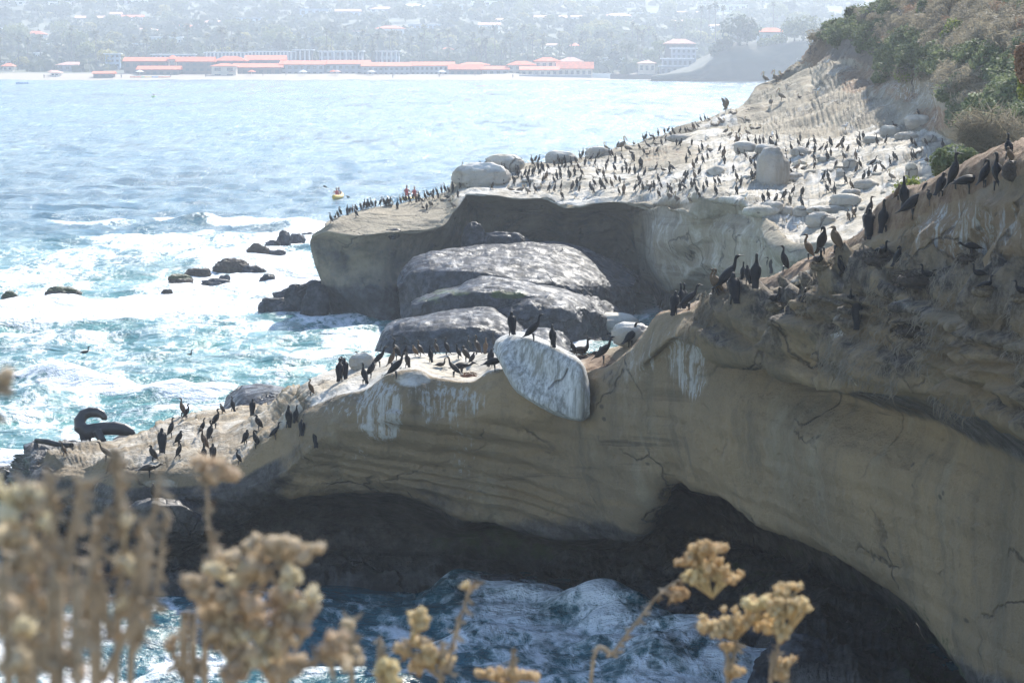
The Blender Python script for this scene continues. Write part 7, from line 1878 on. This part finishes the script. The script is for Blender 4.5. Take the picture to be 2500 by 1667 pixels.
plant([[(1775,1690),(1782,1640),(1795,1590),(1800,1560)],[(1880,1690),(1890,1640),(1898,1580),(1905,1520)],[(1890,1640),(1905,1650),(1912,1655)]], [(1798,1530,46,38,44),(1905,1470,46,36,44),(1912,1530,34,44,28),(1850,1480,24,26,14),(1916,1640,24,22,16),(1770,1585,18,18,9),(1778,1655,26,16,12)], 4.8, "dried flower plant with several golden heads at the lower right", M_bud, budr=.0046)
plant([[(1075,1700),(1092,1640),(1108,1560),(1130,1490),(1145,1440),(1165,1418)],[(1092,1640),(1060,1590),(1030,1560)],[(1085,1660),(1010,1600),(990,1560)]], [(1000,1545,24,26,14),(1040,1580,22,18,11),(985,1600,16,18,8),(1060,1620,30,24,16),(1145,1432,9,12,3),(1025,1640,22,16,9)], 4.2, "thin dried stalk with a bare tip and small heads at its side, bottom middle", M_bud)
plant([[(925,1700),(930,1660)]], [(930,1648,38,26,26)], 4.0, "single dried flower head at the bottom edge, left of the bare-tipped stalk", M_bud)
plant([[(1255,1700),(1250,1670)]], [(1245,1660,42,16,24)], 4.4, "small dried flower head just rising over the bottom edge in the middle", M_bud)
plant([[(560,1720),(575,1620),(600,1500),(640,1420),(690,1360)],[(600,1500),(540,1450),(480,1440)],[(575,1620),(680,1540),(730,1460)],[(575,1620),(520,1560),(505,1520)],[(600,1600),(700,1640),(790,1600)]], [(690,1352,48,32,52),(620,1392,52,34,52),(725,1440,36,46,44),(560,1412,34,20,22),(478,1438,32,22,18),(520,1490,38,40,38),(600,1480,56,46,66),(680,1520,56,44,64),(545,1570,46,40,40),(640,1590,62,42,64),(730,1550,34,34,24),(800,1590,38,30,26),(700,1645,56,34,48),(560,1648,60,32,50),(815,1645,26,22,14)], 3.0, "largest dried flower plant, a blurred tan mass of heads at bottom left of centre", M_bud2, budr=.0046)
plant([[(500,1720),(515,1500),(518,1380),(508,1260),(506,1170)]], [(508,1146,34,24,24),(538,1158,14,14,6),(488,1136,14,12,5)], 3.1, "single straight dried stalk with one small head in front of the left shelf", M_bud2)
plant([[(240,1720),(270,1560),(296,1400),(300,1260),(288,1130),(282,1100)],[(250,1660),(330,1500),(348,1400),(346,1270)],[(300,1500),(330,1420),(340,1330)],[(230,1700),(215,1500),(240,1340),(262,1240)],[(300,1300),(292,1200),(283,1110)]], [(300,1330,12,40,8),(296,1440,14,50,9)], 2.5, "tall blurred dried stalks crossing the left shelf", M_bud2)
plant([[(130,1720),(140,1560),(135,1400),(130,1250),(128,1160)],[(140,1560),(160,1380),(185,1260),(200,1170)],[(60,1720),(40,1500),(30,1300),(60,1180)],[(130,1500),(90,1380),(60,1300)]], [(40,1230,50,40,34),(75,1270,40,46,30),(20,1330,44,52,34),(90,1360,34,26,16),(30,1440,44,34,26),(105,1460,22,34,14),(70,1540,30,26,16),(120,1290,16,20,6)], 2.3, "blurred dried plant with pale heads at the left picture edge", M_bud2)
plant([[(20,1720),(10,1560),(5,1400)],[(150,1720),(110,1640),(100,1560)],[(190,1720),(180,1620),(210,1520)]], [(10,1500,30,40,22),(105,1570,22,50,18),(60,1630,36,40,20),(180,1640,20,30,10)], 2.2, "blurred dried plant filling the bottom left corner", M_bud2)
plant([[(-60,1720),(-50,1300),(-10,960),(2,930)]], [(2,925,14,22,12)], 2.4, "blurred bud of a stalk cut by the left picture edge", M_bud2)
plant([[(455,1700),(440,1640),(420,1580)],[(470,1700),(478,1640),(500,1600)]], [(420,1575,8,12,3)], 3.2, "short thin dried twig left of the largest plant", M_bud2)
plant([[(860,1700),(850,1600),(846,1540)]], [(846,1536,8,12,3),(868,1600,12,10,4)], 3.6, "short thin dried twig right of the largest plant", M_bud2)

wr = random.Random(31)
wis = []
for i in range(9):
    x0 = wr.uniform(20, 330); x1 = x0 + wr.uniform(-10, 110); yt = wr.uniform(1150, 1420)
    wis.append([(x0, 1720), (x0 + (x1 - x0) * .4 + wr.uniform(-12, 12), 1560), (x0 + (x1 - x0) * .75, (1560 + yt) / 2 + 30), (x1, yt)])
plant(wis, [], 2.7, "sheaf of thin dried grass stalks at the lower left picture corner", M_bud2)
# ------------------------------------------------------------------ sea haze
bm = bmesh.new(); box_bm(bm, -1400, 1400, -30, 4300, -4.5, 215)
mh = bpy.data.materials.new("sea_haze"); mh.use_nodes = True
nt = mh.node_tree; nt.nodes.remove(nt.nodes["Principled BSDF"])
pv = nt.nodes.new("ShaderNodeVolumePrincipled")
pv.inputs["Color"].default_value = (0.80, 0.88, 1.0, 1)
pv.inputs["Density"].default_value = 0.00028
pv.inputs["Anisotropy"].default_value = 0.5
nt.links.new(pv.outputs[0], nt.nodes["Material Output"].inputs["Volume"])
hz = mk("haze", bm, mh); hz['kind'] = 'stuff'
